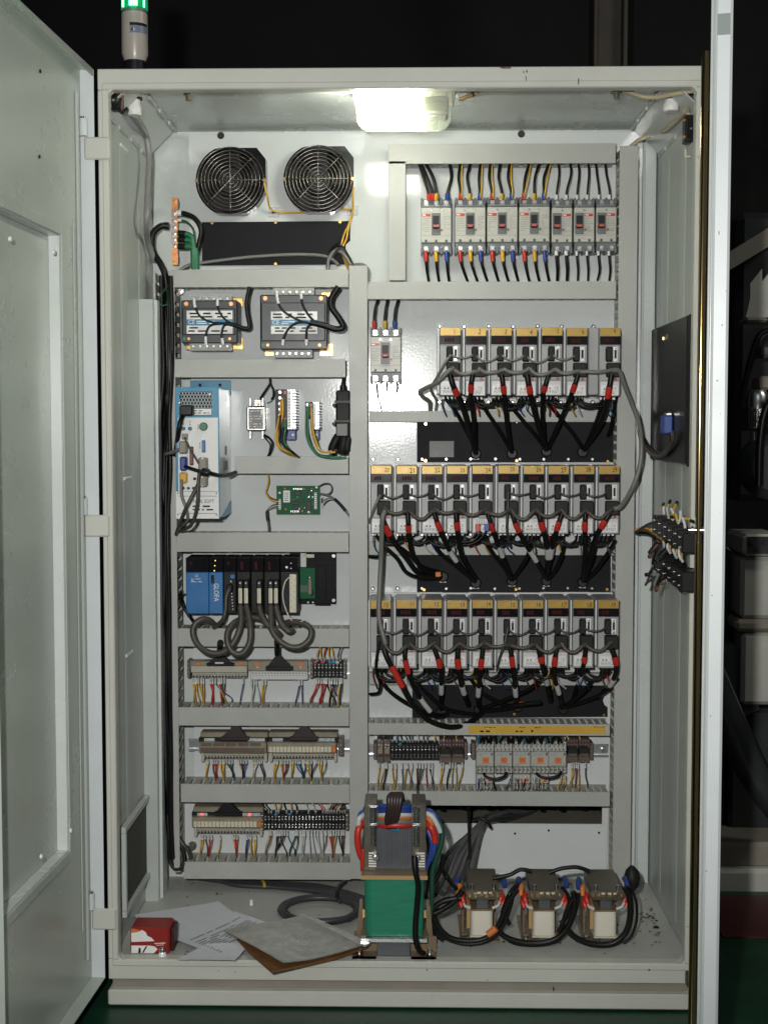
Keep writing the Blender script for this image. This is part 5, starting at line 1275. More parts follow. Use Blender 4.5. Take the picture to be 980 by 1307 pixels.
# ================================================================== BREAKERS
YF = YP - .062
def breaker(x0, y0, poles, label, w=None, logo=True):
    w = w or (38.6 if poles == 3 else 25.8); y1 = y0 + (70 if poles == 3 else 69)
    x1 = x0 + w; h = y1-y0; s = h/70.0
    t = thing('circuit_breaker', label, 'circuit breaker', at((x0+x1)/2, y1, YP), 'moulded circuit breakers')
    k = MB('breaker'); k.pr(x0, y0+11.5*s, x1, y1-13.5*s, YF, YP-YF-.001, .0015); k.build('body', t)
    k = MB('breaker_dark')
    for (a, b) in ((y0+1.5*s, y0+11.3*s), (y1-13.3*s, y1-1.5*s)):
        k.pr(x0+.2, a, x1-.2, b, YF+.006, YP-YF-.007, .001)
    k.build('terminal_cover', t)
    pw = w/poles
    k = MB('breaker_dark')
    for i in range(poles+1):
        xx = x0 + pw*i; xx = min(max(xx, x0+1), x1-1)
        k.pr(xx-1.3, y0-.8*s, xx+1.3, y0+7*s, YF+.002, .05, .0008); k.pr(xx-1.3, y1-7*s, xx+1.3, y1+.8*s, YF+.002, .05, .0008)
    k.build('barrier', t, kind='stuff')
    for i in range(poles):
        xc = x0 + pw*(i+.5)
        for yy in (y0+5.5*s, y1-6*s):
            k = MB('steel'); k.screw(xc, yy, YF+.006, .0062, .003, 10); k.pr(xc-2.6, yy-2.6*s, xc+2.6, yy+3.6*s, YF+.0052, .0006); k.build('terminal_screw', t)
        k = MB('dark_green'); k.pr(xc-1.5, y1-17.5*s, xc+1.5, y1-14*s, YF-.0006, .0005); k.build('rating_window', t)
    k = MB('steel')
    for i in range(1, poles): k.screw(x0+pw*i, y0+15*s, YF, .003, .001)
    k.build('cover_screws', t, kind='stuff')
    hx0 = x0+13.4 if poles == 3 else x0+1.2; hx1 = hx0 + 11.4
    k = MB('breaker_dark'); k.pr(hx0, y0+18.5*s, hx1, y0+46*s, YF-.003, .0028, .0008); hp = k.build('toggle_plate', t)
    k = MB('black'); k.pr(hx0+1.6, y0+22*s, hx1-1.6, y0+33*s, YF-.0036, .0005); k.build('toggle_slot', hp)
    k = MB('black_soft'); k.pr(hx0+1.8, y0+33.4*s, hx1-1.8, y0+38*s, YF-.016, .012, .0015); k.build('toggle', hp)
    k = MB('orange_red'); k.pr(hx0+2.6, y0+33.8*s, hx1-2.6, y0+36.4*s, YF-.0168, .0007); k.build('on_mark', hp)
    k = MB('red'); k.pr(hx1+.6, y0+39*s, hx1+3, y0+41.5*s, YF-.002, .0019, .0004); k.build('trip_button', t)
    k = MB('red')
    if poles == 3: bx = (x0+1.0, x0+12.2)
    else: bx = (x0+13.4, x0+24.2)
    k.pr(bx[0], y0+19.5*s, bx[1], y0+23*s, YF-.0006, .0005); k.m('white').bars(bx[0]+1, y0+20.2*s, bx[0]+5, y0+22.2*s, YF-.0009, 1, .8, 3, 1); k.build('logo_band', t)
    k = MB('ink_grey'); k.bars(bx[0]+.5, y0+24.5*s, bx[1]-.5, y0+43*s, YF-.0005, 8, .3, int(x0), 3)
    if poles == 3: k.bars(hx1+3.6, y0+22*s, x1-1, y0+40*s, YF-.0005, 7, .28, int(x0)+3, 3)
    a, b, c, d = rect(x0+.6, y1-22.6*s, x1-.6, y1-22.2*s, YF-.0004); k.quad([(a,YF-.0004,c),(b,YF-.0004,c),(b,YF-.0004,d),(a,YF-.0004,d)])
    k.build('print', t, kind='stuff')
    return t
names3 = ['three-pole breaker standing a little apart at the fan end of the row', 'three-pole breaker second from the fan end of the row', 'three-pole breaker in the middle of the upper row', 'three-pole breaker next to the narrow two-pole ones']
for i, x in enumerate((537.2, 580.8, 621.6, 662.4)): breaker(x, 253.3 - .4*i, 3, names3[i])
names2 = ['narrow two-pole breaker beside the wide ones', 'narrow two-pole breaker between two other narrow ones', 'narrow two-pole breaker next to the tall duct']
for i, x in enumerate((704, 732.4, 760.6)): breaker(x, 253.6 - .3*i, 2, names2[i])
breaker(472.5, 418.5, 3, 'lone three-pole breaker on the bright plate beside the first servo drive', 39)
# breaker wires
CT = ['red','yellow','blue']
bw = ['the wide breaker standing apart','the second wide breaker','the third wide breaker','the wide breaker beside the narrow ones']
tops = [[(551,536,544),(556,541.5,552),(571,573,576)], [(587,588,585),(598.5,601,596),(611.5,613.5,611)], [(627,626,624),(639.5,638.5,636),(651.5,651,648)], [(667.5,676,670),(681,689,682.5),(693,701.5,694)]]
for b in range(4):
    for p in range(3):
        xb, xt, xm = tops[b][p]
        wire('phase_wire', [(xb,255,.43),(xb+.4,245,.425),(xm,226,.43),(xt,206,.45)], .0040 if b == 0 else .0033, 'cable_black', 'black wire with %s sleeve atop %s' % (CT[p], bw[b]), 'wire', 'breaker supply wires', n=7, sleeve=[('sleeve', CT[p], .02, .28, .0013 if b else .0022)])
        if b and p != 1:
            wire('control_wire', [(xb+1.4,254,.427),(xb+2.4,244,.42),(xm+4,228,.424),(xt+1.6,207,.45)], .0017, 'yellow', 'thin yellow wire beside the %s sleeve atop %s' % (CT[p], bw[b]), 'wire', 'thin breaker wires')
    for p in range(3):
        x = [543,556,569.5][p] if b == 0 else (587 + (b-1)*40.9 + p*13)
        dx = [4,4,3.5][p] if b == 0 else 9.5 - (b-1)*1.5 - p*.4
        wire('phase_wire', [(x,320,.425),(x+.5,332,.422),(x+dx*.45,345,.43),(x+dx,359,.45)], .0033, 'cable_black', 'black wire with %s sleeve below %s' % (CT[p], bw[b]), 'wire', 'breaker load wires', n=7, sleeve=[('sleeve', CT[p], .04, .36, .0014)])
wire('phase_wire', [(547,255,.432),(546,244,.428),(540,226,.43),(534,206,.45)], .0033, 'cable_black', 'extra black wire doubled with the red sleeve of the wide breaker standing apart', 'wire', sleeve=[('sleeve','red',.02,.26,.0014)])
nb = ['the first narrow breaker','the middle narrow breaker','the narrow breaker next to the tall duct']
for b, (A, B) in enumerate((((710,712),(722.5,727)), ((736,737.5),(749,750)), ((763.5,760),(777,772)))):
    for j, (xb, xt) in enumerate((A, B)):
        wire('phase_wire', [(xb,254,.43),(xb+.4,243,.425),(xt+1.2,222,.43),(xt,207,.45)], .0024, 'cable_black', 'thin black wire atop the %s pole of %s' % (('first','second')[j], nb[b]), 'wire', 'two-pole breaker wires', n=6, sleeve=[('clear_ferrule','gland',.0,.2,.0007)])
        wire('phase_wire', [(xb-.5,321,.425),(xb,331,.422),(xb+1.2,345,.43),(xb+(.8 if b < 2 else -1.6*(1-j)),358,.45)], .0036 if b == 0 else .0024, 'cable_black', 'black wire below the %s pole of %s' % (('first','second')[j], nb[b]), 'wire', 'two-pole breaker wires', n=6, sleeve=[('clear_ferrule','gland',.0,.22,.0007)])
for p in range(3):
    xb, xt = [(477.5,483),(491,495),(503.5,509)][p]
    wire('phase_wire', [(xb,419,.43),(xb,408,.427),(xb+1.5,394,.43),(xt,381,.45)], .0036, 'cable_black', 'black wire with %s sleeve feeding the lone breaker from the duct above' % CT[p], 'wire', 'lone breaker wires', n=7, sleeve=[('sleeve', CT[p], .02, .30, .0013)])
    xl = [(480,482,487),(493.5,493.5,493.5),(506.5,506.5,505.5)][p]
    yl = [524, 499, 502][p]
    wire('phase_wire', [(xl[0],488,.43),(xl[1],(488+yl)/2,.44),(xl[2],yl,.475)], .0018, 'cable_black', 'thin black wire hanging from the %s lower pole of the lone breaker' % ordinal(p), 'wire', 'lone breaker wires')

# ================================================================== SERVO DRIVES
rj = random.Random(41)
YV = .365
def drive(x0, y0, label, num, ports=True):
    w, h = 27.2, 87.0; x1, y1 = x0+w, y0+h
    t = thing('servo_drive', label, 'servo drive', at((x0+x1)/2, y1, YP), 'grey servo drives in three rows')
    u = mm(YV)
    A, B, C, D = rect(x0, y0, x1, y1, YV)
    k = MB('drive_grey'); k.box(A, B-.0015, YV+.002, YP-.012, C, D, .0012); k.build('body', t)
    k = MB('drive_dark')
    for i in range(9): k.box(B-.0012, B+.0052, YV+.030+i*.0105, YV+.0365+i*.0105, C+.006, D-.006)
    k.build('cooling_fins', t, kind='stuff')
    k = MB('drive_light'); k.box(A-.0055, B+.005, YP-.0116, YP-.0005, C-.003, D+.003, .001); k.box(A-.0055, A+.010, YP-.0035, YP-.0007, D+.0032, D+.020, .0008); k.box(A-.0055, A+.010, YP-.0035, YP-.0007, C-.020, C-.0032, .0008); k.build('flange', t)
    k = MB('drive_light'); k.box(A-.0048, A-.0012, YV+.012, YP-.0118, C+.004, D-.002, .0005); k.build('side_plate', t)
    k = MB('ink')
    for z in (D+.012, C-.012): k.cyl((A+.002, YP-.0036, z), (A+.002, YP-.0066, z), .0052, n=12)
    k.m('steel')
    for z in (D+.012, C-.012): k.cyl((A+.002, YP-.0066, z), (A+.002, YP-.0082, z), .0030, n=8)
    k.build('mounting_screw', t, kind='stuff')
    R_ = lambda a, b, c, d: (A+a*u, A+c*u, D-d*u, D-b*u)         # px offsets from the top corner
    def bx(k, a, b, c, d, y, dep, ch=0): X0, X1, Z0, Z1 = R_(a, b, c, d); k.box(X0, X1, y, y+dep, Z0, Z1, ch)
    k = MB('gold_label'); bx(k, .3, .3, w-1, 10.4, YV, .0019, .0005)
    if num:
        k.m('ink'); X0 = A+19.5*u; k.text(num, X0 + rj.uniform(-1.5,1.5)*u, YV-.0004, D-(5.6+rj.uniform(-.8,.8))*u, rj.uniform(7.5,9.2)*u, R(rj.uniform(-9,9)), .8)
    g = k.build('gold_strip', t)
    k = MB('black_gloss'); bx(k, .3, 10.7, w-1, 21.4, YV, .0019, .0006); dsp = k.build('display_window', t)
    k = MB('led_dim'); a_ = rj.uniform(4.5,7.5)
    for q in range(rj.choice((3,4,4))): bx(k, a_+q*3.2, 13.4, a_+2.5+q*3.2, 18.4, YV-.0003, .0002)
    k.build('digits', dsp, kind='stuff')
    k = MB('ink_grey'); bx(k, 1, 22.4, w-2, 22.9, YV+.0014, .0005); bx(k, .6, 66.2, w-2, 66.8, YV+.0014, .0005); k.build('seam', t)
    k = MB('black'); bx(k, 8.6, 23.6, 16.2, 43.2, YV-.001, .0028, .0006); k.build('upper_socket', t)
    k = MB('white_gloss'); bx(k, 16.8, 23.8, 23, 43, YV-.002, .0038, .0008); s_ = k.build('data_connector', t)
    k = MB('ink'); bx(k, 18.6, 28, 21.2, 38.4, YV-.0026, .0005); k.build('pin_slot', s_)
    k = MB('steel')
    for dy in (26, 40.8): p = (A+19.9*u, YV-.002, D-dy*u); k.cyl(p, (p[0], p[1]-.004, p[2]), .0023, n=6)
    k.build('jack_screw', s_)
    k = MB('black_soft'); bx(k, 8.0, 44.4, 25, 62.6, YV-.016, .0178, .002); k.build('encoder_plug', t)
    k = MB('red'); bx(k, 19, 63.2, 22, 66.2, YV-.003, .0048, .0005); k.build('red_key', t)
    k = MB('drive_light'); bx(k, 1.2, 67.6, w-2.2, 85.6, YV-.0005, .0023, .0008); k.build('lower_cover', t)
    k = MB('white'); bx(k, 2.4, 72.6, w-4, 84, YV-.0012, .0006)
    k.m('ink_grey'); X0, X1, Z0, Z1 = R_(4, 74, 15, 83.5)
    k.text('CE', A+19*u, YV-.0015, D-76.6*u, 5*u)
    rng_ = random.Random(4)
    for rr in range(3):
        xx = 4
        while xx < 21: ww = rng_.uniform(1.5, 4); bx(k, xx, 79.4+rr*1.5, min(xx+ww, 21.5), 80.1+rr*1.5, YV-.0014, .0001); xx += ww+1
    for q in (6.5, 10.8): k.add([(A+(q-1.6)*u, YV-.0015, D-78.2*u), (A+(q+1.6)*u, YV-.0015, D-78.2*u), (A+q*u, YV-.0015, D-75*u)], [(0,1,2)])
    k.build('warning_label', t)
    k = MB('white'); 
    for q in range(4): bx(k, 3+q*5.4, h+.3, 6.4+q*5.4, h+3.6, YV+.03, .03, .0006)
    k.build('bottom_plugs', t, kind='stuff')
    return t
rows = [
  (418.0, [561.2,593.4,625.8,658.2,691,722.8,764.6], ['1','2','3','4','5','6','9'], 'top row'),
  (594.4, [473,505.6,537.8,570,602.4,635,667.4,699,731.6,763.8], [str(20+i) for i in range(10)], 'middle row'),
  (766.2, [472.8,505.4,537.6,569.8,602,634.2,666.6,698.8,730.8,763], ['10','11','12','13','14','15','16','17','18','19'], 'bottom row')]
DR = []
midn = {4: 'drive with a coloured plug at its foot, fifth along the middle row', 5: 'drive with a thin cable over its label, sixth along the middle row'}
for r, (y0, xs, nums, nm) in enumerate(rows):
    DR.append([])
    for i, x in enumerate(xs):
        nth = 'nearest the dividing duct' if i == 0 else 'at the tall duct end' if i == len(xs)-1 else ordinal(i) + ' from the dividing duct'
        if r == 1: lab = midn.get(i, 'grey servo drive, %s in the middle row' % nth)
        else: lab = 'servo drive hand-marked %s, %s in the %s' % (nums[i], nth, nm)
        DR[r].append(drive(x + rj.uniform(-.35,.35), y0 + rj.uniform(-.5,.5), lab, nums[i]))
# empty slot filler beside drive 9
k = MB('drive_grey'); k.pr(750.5, 418, 763.6, 504, YV+.01, .10, .002); k.m('drive_dark').pr(749.5, 419, 750.3, 503, YV+.02, .09)
tag(k.build('filler_module', loc=at(757,504,YP)), 'plain narrow grey module filling the gap before the drive numbered 9', 'module')

# ---- cables on the drives
rng = random.Random(21)
def chain(r, y_thin, y_thick, rowname, skip=()):
    xs = rows[r][1]; n = len(xs)
    for i in range(n-1):
        gap = xs[i+1]-xs[i]
        if i not in skip:
            a, b = xs[i]+13, xs[i+1]+11.5; s = rng.uniform(4, 11)
            wire('signal_cable', [(a,y_thin+rng.uniform(-2,1),.352),(a+gap*.18,y_thin+s*.7,.343),(a+gap*.5,y_thin+s,.341),(a+gap*.8,y_thin+s*.6,.343),(b,y_thin+rng.uniform(-3,1),.352)], .0026, 'cable_slate' if r else 'cable_grey', 'thin grey cable linking upper sockets of %s and %s drives, %s' % (ordinal(i), ordinal(i+1), rowname), 'cable', 'thin link cables', n=6)
        a, b = xs[i]+17, xs[i+1]+17; s = rng.uniform(1, 8) if r == 0 else rng.uniform(3, 12)
        wire('bus_cable', [(a,y_thick+rng.uniform(-3,2),.336),(a+gap*.25,y_thick+s*.8,.330),(a+gap*.55,y_thick+s,.328),(a+gap*.8,y_thick+s*.4,.330),(b,y_thick+rng.uniform(-3,2),.336)], .0044, 'cable_grey' if r == 0 else 'cable_dark', 'thick grey cable looped between the %s and %s drives in the %s' % (ordinal(i), ordinal(i+1), rowname), 'cable', 'thick link cables', n=8)
        # plug backs
    for i, x in enumerate(xs):
        k = MB('black_soft'); a, b, c, d = rect(x+8.2, y_thin-9, x+16.2, y_thin+9, .352); k.box(a, b, .346, .363, c, d, .002)
        tag(k.build('signal_plug', loc=at(x+12, y_thin, .363)), 'small black plug in the upper socket of %s drive, %s' % (ordinal(i), rowname), 'plug', 'small black plugs')
chain(0, 452, 473, 'top row', (5,))
chain(1, 628, 651, 'middle row', (4,))
chain(2, 800, 822, 'bottom row', (4,))
wire('bus_cable', [(579,470,.335),(571,475,.33),(558,488,.34),(544,495,.37),(536,500,.39),(540,507,.41),(548,513,.44),(549,524,.47)], .0052, 'cable_grey', 'thick grey cable swerving from drive 1 back to the shallow duct', 'cable', n=8)
wire('signal_cable', [(575,453,.345),(568,463,.34),(556,484,.36),(550,494,.40),(552,503,.43),(557,512,.455),(556,524,.47)], .0032, 'cable_grey', 'thinner grey cable swerving from drive 1 down to the shallow duct', 'cable', n=7)
wire('bus_cable', [(781,473,.335),(790,474,.34),(796,490,.35),(806,515,.37),(815,540,.38),(818,565,.39),(817,590,.39),(810,615,.39),(802,632,.375),(792,646,.345),(783,650,.34)], .0056, 'cable_grey', 'thick grey cable bowing round the tall duct from drive 9 to the middle row', 'cable', n=8)
wire('bus_cable', [(492,651,.336),(488,662,.33),(487,690,.34),(486,720,.35),(484,760,.345),(484,790,.34),(490,815,.336),(492,822,.336)], .0056, 'cable_grey', 'thick grey cable hanging from the middle row to the first drive of the bottom row', 'cable', n=8)
wire('signal_cable', [(485,632,.345),(479,645,.34),(473,662,.36),(470,672,.40)], .0034, 'cable_grey', 'grey cable slipping from the middle row end drive into the dividing duct', 'cable', n=7)
wire('signal_cable', [(648,628,.345),(648,645,.34),(647,660,.338),(647,680,.345),(651,698,.38)], .0030, 'cable_slate', 'thin grey cable hanging straight over the label of a middle row drive', 'cable', n=6)
wire('signal_cable', [(648,800,.345),(644,820,.338),(638,838,.34),(634,856,.37)], .0030, 'cable_slate', 'thin grey cable hanging aslant over a drive label in the bottom row', 'cable', n=6)
wire('signal_cable', [(484,818,.338),(481,838,.34),(480,858,.36),(485,872,.40),(483,884,.43),(472,886,.45)], .0036, 'cable_black', 'black cable curling from the bottom row into the dividing duct', 'cable', n=7)
wire('signal_cable', [(487,690,.38),(486,705,.42),(481,711,.44),(470,710,.45)], .0036, 'cable_black', 'black cable hooking from the middle row into the dividing duct', 'cable', n=7)
# encoder cables with red bands, falling to the holes in the black plates
YC = YP - .012
enc = [
 [[(574,478),(578,492),(584,506),(592,525),(602,560),(607,578)], [(603,478),(601,492),(601,510),(605,540),(607,576)], [(640,478),(642,494),(644,510),(647,540),(653,577)], [(672,478),(675,494),(678,510),(686,540),(697,574)], [(700,478),(695,494),(693,505),(692,530),(696,574)], [(737,478),(733,492),(727,508),(716,535),(699,573)], [(780,478),(777,496),(773,520),(764,545),(745,574)]],
 [[(487,655),(491,670),(500,688),(518,712),(536,733),(562,736)], [(520,655),(521,670),(522,682),(526,706),(540,727),(562,733)], [(554,655),(559,670),(567,690),(582,716),(606,742)], [(582,655),(583,670),(585,685),(590,710),(607,738)], [(622,655),(627,672),(632,686),(641,710),(653,738)], [(653,655),(659,672),(668,690),(684,716),(697,738)], [(687,655),(691,670),(696,688),(699,712),(697,736)], [(717,655),(712,670),(707,688),(702,712),(698,736)], [(747,655),(746,670),(746,690),(746,715),(743,740)], [(778,655),(770,668),(761,684),(752,712),(744,738)]],
 [[(490,828),(495,842),(508,866),(524,895),(545,918),(575,928),(600,922),(618,905)], [(517,828),(517,842),(523,865),(534,888),(553,912),(566,915)], [(554,828),(560,845),(563,862),(563,885),(563,905)], [(584,828),(584,845),(587,865),(592,885),(598,900)], [(616,828),(614,845),(612,865),(610,888),(611,902)], [(651,828),(653,842),(656,865),(658,888),(660,898)], [(687,828),(691,845),(696,865),(703,895)], [(710,828),(708,842),(707,862),(713,885),(718,902)], [(747,828),(745,845),(740,865),(732,890)], [(780,828),(785,842),(786,858),(778,875),(763,890)]]]
holes = {0:[(607,579),(653,579),(697,576),(743,577)], 1:[(565,736),(607,744),(653,741),(697,741),(743,743)], 2:[(611,905),(563,908),(660,902),(718,905)]}
for r in range(3):
    for i, P in enumerate(enc[r]):
        n = len(P); pts = []
        for j, (x, y) in enumerate(P):
            f = j/(n-1); pts.append((x, y, .340 + (YC-.345)*f**2.2 + (.0 if f > .01 else .004)))
        nm = rows[r][3]
        sl = [('red_band','red', .20, .34, .0012)] if r else [('red_band','red', .22 if i not in (0,) else .26, .38, .0012)]
        if r and i in (2,4,5,6,7) or (r == 2 and i in (1,3,8,9)): sl.append(('marker_sleeve','wire_white', .62, .76, .0008))
        wire('motor_cable', pts, .0056 if i % 3 else .0064, 'cable_black', 'black cable with red band dropping from the %s drive in the %s' % (ordinal(i), nm), 'cable', 'motor cables with red bands', n=8, sleeve=sl)
for r, hs in holes.items():
    for j, (px, py) in enumerate(hs):
        k = MB('black'); p = at(px, py, YP-.0045)
        k.lathe((p.x, YP-.0045, p.z), [(.013,0),(.013,.003),(.010,.005)], 20, 'y')
        if r == 1 or (r == 0 and j == 0): k.m('white').pr(px-4, py+5, px+4, py+7.5, YP-.0058, .001, .0004)
        tag(k.build('cable_bush', loc=p), 'black cable bush, %s from the dividing duct in the %s plate' % (ordinal(j), ('upper','middle','lower')[r]), 'bush', 'cable bushes in the black plates')
# second cables twisting down to the same holes
extra = {0:[[(574,512),(578,520),(590,540),(607,574)],[(613,510),(620,524),(636,548),(652,575)],[(648,512),(658,526),(680,552),(696,572)],[(700,515),(712,530),(730,552),(744,573)],[(768,515),(762,535),(754,555),(745,575)],[(786,505),(783,525),(780,545),(776,556)]],
 1:[[(486,694),(506,712),(518,730),(538,738),(562,738)],[(500,692),(520,706),(536,722),(560,730)],[(553,692),(562,706),(585,725),(605,742)],[(620,692),(630,708),(644,726),(652,740)],[(678,694),(672,712),(662,728),(654,740)],[(720,692),(716,710),(708,728),(699,740)],[(785,690),(774,708),(760,728),(746,742)],[(760,690),(757,708),(750,728),(744,742)]],
 2:[[(485,866),(497,882),(520,898),(550,912),(572,912)],[(530,868),(545,885),(570,905),(605,912)],[(690,868),(670,882),(640,895),(612,906)],[(690,896),(660,900),(640,905),(614,908)],[(755,868),(745,882),(728,896),(716,904)],[(788,866),(775,880),(755,892),(722,903)],[(600,866),(615,884),(640,898),(658,903)]]}
for r, L in extra.items():
    for i, P in enumerate(L):
        n = len(P); pts = [(x, y, .40 + (YC-.40)*(j/(n-1))**1.3) for j, (x, y) in enumerate(P)]
        wire('motor_cable', pts, .0050, 'cable_black', 'plain black cable, %s from the dividing duct among those crossing the %s plate' % (ordinal(i), ('upper','middle','lower')[r]), 'cable', 'plain black motor cables', n=7)
# loops of power wire beneath the drives, plus thin coloured cores
cores = ['blue','wire_teal','wire_brown','red','yellow','wire_white']
cname = {'blue':'blue','wire_teal':'teal','wire_brown':'brown','red':'red','yellow':'yellow','wire_white':'white'}
for r in range(3):
    y0, xs, nums, nm = rows[r]; yb = y0 + 88
    for i in range(len(xs)-1):
        gap = xs[i+1]-xs[i]
        for q in range(3):
            a = xs[i] + 8 + q*5; b = xs[i+1] + 4 + q*5; s = rng.uniform(9, 17)
            wire('power_wire', [(a,yb-1,.40),(a+2,yb+s*.55,.392),((a+b)/2,yb+s,.39),(b-2,yb+s*.6,.392),(b,yb-1,.40)], .0030, 'cable_black', 'black power wire looped under the %s and %s drives of the %s' % (ordinal(i), ordinal(i+1), nm), 'wire', 'power loops under drives %d of the %s' % (i+1, nm), n=6)
    for i, x in enumerate(xs):
        c = cores[(i*2+r) % 6]; c2 = cores[(i*2+r+1) % 6]
        for q, cc in enumerate((c, c2)):
            xx = x + 5 + q*9 + rng.uniform(-2, 2)
            wire('core_wire', [(xx,yb,.405),(xx-2+rng.uniform(-2,2),yb+8,.398),(xx+rng.uniform(-1,5),yb+17,.40),(xx+6+rng.uniform(-3,3),yb+25,.42)], .0018, cc, 'thin %s core hanging under the %s drive of the %s' % (cname[cc], ordinal(i), nm), 'wire', 'thin cores under the drives', n=5)
# small coloured plugs at the foot of the fifth middle drive
t = thing('branch_plug', 'white, red and blue plug group at the foot of a middle row drive', 'plug', at(614, 678, .33))
k = MB('white')
for q in range(7): k.pr(607+q*2.2, 663+(q % 2), 608.6+q*2.2, 669, .325, .012, .0006)
k.build('pins', t, kind='stuff')
k = MB('red'); k.pr(606.5, 668, 612, 679, .328, .012, .001); k.build('red_plug', t)
k = MB('blue'); k.pr(618, 666, 624, 678, .328, .012, .001); k.build('blue_plug', t)
for i, P in enumerate(([(590,684),(600,688),(608,680)],[(592,692),(604,690),(614,678)],[(596,696),(610,690),(621,677)])):
    wire('branch_wire', [(x, y, .345) for x, y in P], .0028, 'cable_black', 'black wire reaching the coloured plug group, %s of three from above' % ordinal(i), 'wire', 'wires to the coloured plugs')

# ================================================================== BLACK PLATES BEHIND THE DRIVES
blackplate([(532,536),(783,536),(783,590),(532,590)], [(543,541),(543,588),(659,538),(659,588),(775,589)], 'black cover plate under the top row of drives, with a silver sticker')
k = MB('ink_grey'); k.pr(548, 563, 579, 583.5, YP-.0047, .0006); k.m('core_grey').bars(551, 575, 575, 582, YP-.0050, 2, .4, 3, 2); k.m('steel')
tag(k.build('sticker', loc=at(563,583,YP-.004)), 'peeling grey sticker on the upper black cover plate', 'sticker')
blackplate([(532,708),(779,708),(779,756),(532,756)], [(541,752.5),(658,752),(774,752)], 'black cover plate between the middle and bottom rows of drives')
blackplate([(526,873),(774,873),(774,884),(771,888),(769,894),(771,900),(775,903),(775,915),(526,917)], [(541,911),(656,911),(770,912)], 'black cover plate under the bottom row of drives, notched at one end')
k = MB('orange')
for (px, py, Y) in ((559,733,.452),(666,899,.47)):
    k = MB('orange'); k.pr(px-3.5, py-3, px+3.5, py+3.5, Y, .006, .0015)
    tag(k.build('cable_marker', loc=at(px,py,Y)), 'small orange cable marker against the %s black plate' % ('middle' if py < 800 else 'lower'), 'marker')

# ================================================================== TERMINALS AND CONTACTORS
def relay(x0, x1, y0, y1, label, small):
    t = thing('relay', label, 'relay', at((x0+x1)/2, y1, YP), 'small relays on the lower rails')
    k = MB('terminal_brown'); k.pr(x0, y0, x1, y1, Yt+.010, .032, .001); k.build('base', t)
    k = MB('black_soft' if not small else 'board_olive'); k.pr(x0+.8, y0+(y1-y0)*.38, x1-.8, y0+(y1-y0)*.74, Yt-.010, .0198, .0015); k.m('shop_red' if small else 'core_brown').pr(x0+1.2, y0+(y1-y0)*.62, x1-1.2, y0+(y1-y0)*.73, Yt-.0106, .0005); k.build('relay_body', t)
    k = MB('steel'); n = 4 if not small else 2
    for i in range(n):
        for f in (.08, .22): k.screw(x0+(x1-x0)*(i+.5)/n, y0+(y1-y0)*f, Yt+.010, .0025, .0025, 6)
        k.screw(x0+(x1-x0)*(i+.5)/n, y0+(y1-y0)*.88, Yt+.010, .0022, .0025, 6)
    k.build('screws', t, kind='stuff')
    k = MB('shop_red'); k.pr(x0+.4, y0+.5, x1-.4, y0+(y1-y0)*.30, Yt+.0094, .0005) if not small else k.pr(x0+1, y0+(y1-y0)*.3, x1-1, y0+(y1-y0)*.36, Yt+.0094, .0005); k.build('terminal_cap', t)
relay(481, 489.3, 943.5, 973.5, 'narrow relay at the dividing duct end of the lower terminal row', True)
relay(489.7, 498, 943.5, 973.5, 'narrow relay touching the strip of thirteen terminals', True)
strip('strip of thirteen screw terminals on the rail beside the dividing duct', 498.6, 559.4, 949, 970, 13, {2:'label_blue'}, clamps=False)
relay(560.5, 576, 943, 975, 'square relay nearer the strip of thirteen terminals', False)
relay(576.6, 592, 943, 975, 'square relay nearer the contactors, before the rail gap', False)
relay(723.2, 737.4, 943, 973.5, 'square relay touching the last contactor', False)
relay(738, 752, 943, 973.5, 'square relay by the bare bolted rail end', False)
te = thing('end_clamp', 'brown end clamp at the dividing duct end of the terminal rail', 'clamp', at(478.5, 969, YP)); clamp(te, 476.5, 948, 480.8, 969)
te = thing('end_clamp', 'brown end clamp after the square relay before the rail gap', 'clamp', at(594.5, 969, YP)); clamp(te, 592.4, 947, 596, 969)
te = thing('end_clamp', 'brown end clamp in front of the first contactor', 'clamp', at(604, 969, YP)); clamp(te, 601.4, 948, 606.4, 969)
te = thing('end_clamp', 'brown end clamp by the bare bolted rail end', 'clamp', at(754.5, 969, YP)); clamp(te, 752.4, 948, 756.6, 970)
drop([(484,482,'yellow'),(493,489,'black'),(491,486,'yellow'),(500.5,503,'yellow'),(505,503.5,'yellow'),(513,514,'teal'),(518,515.5,'yellow'),(520,526,'teal'),(526,523.5,'yellow'),(532,532.6,'black'),(535.5,533.5,'brown'),(539,534,'black'),(543.5,545,'red'),(548,553,'black'),(551.5,550,'white'),(562.5,561,'yellow'),(565.5,562.5,'yellow'),(574,570.5,'black'),(577.5,577,'yellow'),(581,582,'yellow'),(589.5,585,'yellow')], 974, 1007, 'falling from the terminals beside the dividing duct')
drop([(484.5,483.5,'slate'),(491.5,491,'slate'),(501,500.5,'black'),(506,508,'teal'),(513.5,511.5,'black'),(519.5,517,'teal'),(523,521,'black'),(526.5,527,'teal'),(534,531,'white'),(540,539,'teal'),(545.5,548,'brown'),(554.5,553,'yellow'),(566,566,'yellow'),(583,583,'yellow')], 947, 935, 'rising from the terminals beside the dividing duct', Y1=.44)
drop([(732,727,'yellow'),(729.5,729,'yellow'),(737.5,738.5,'yellow'),(735,734,'brown'),(747,749.5,'slate')], 974, 1007, 'falling from the relays past the last contactor')
drop([(725,723,'yellow'),(740,741,'yellow')], 944, 935, 'rising from the relays past the last contactor', Y1=.44)
Yk = YP-.075
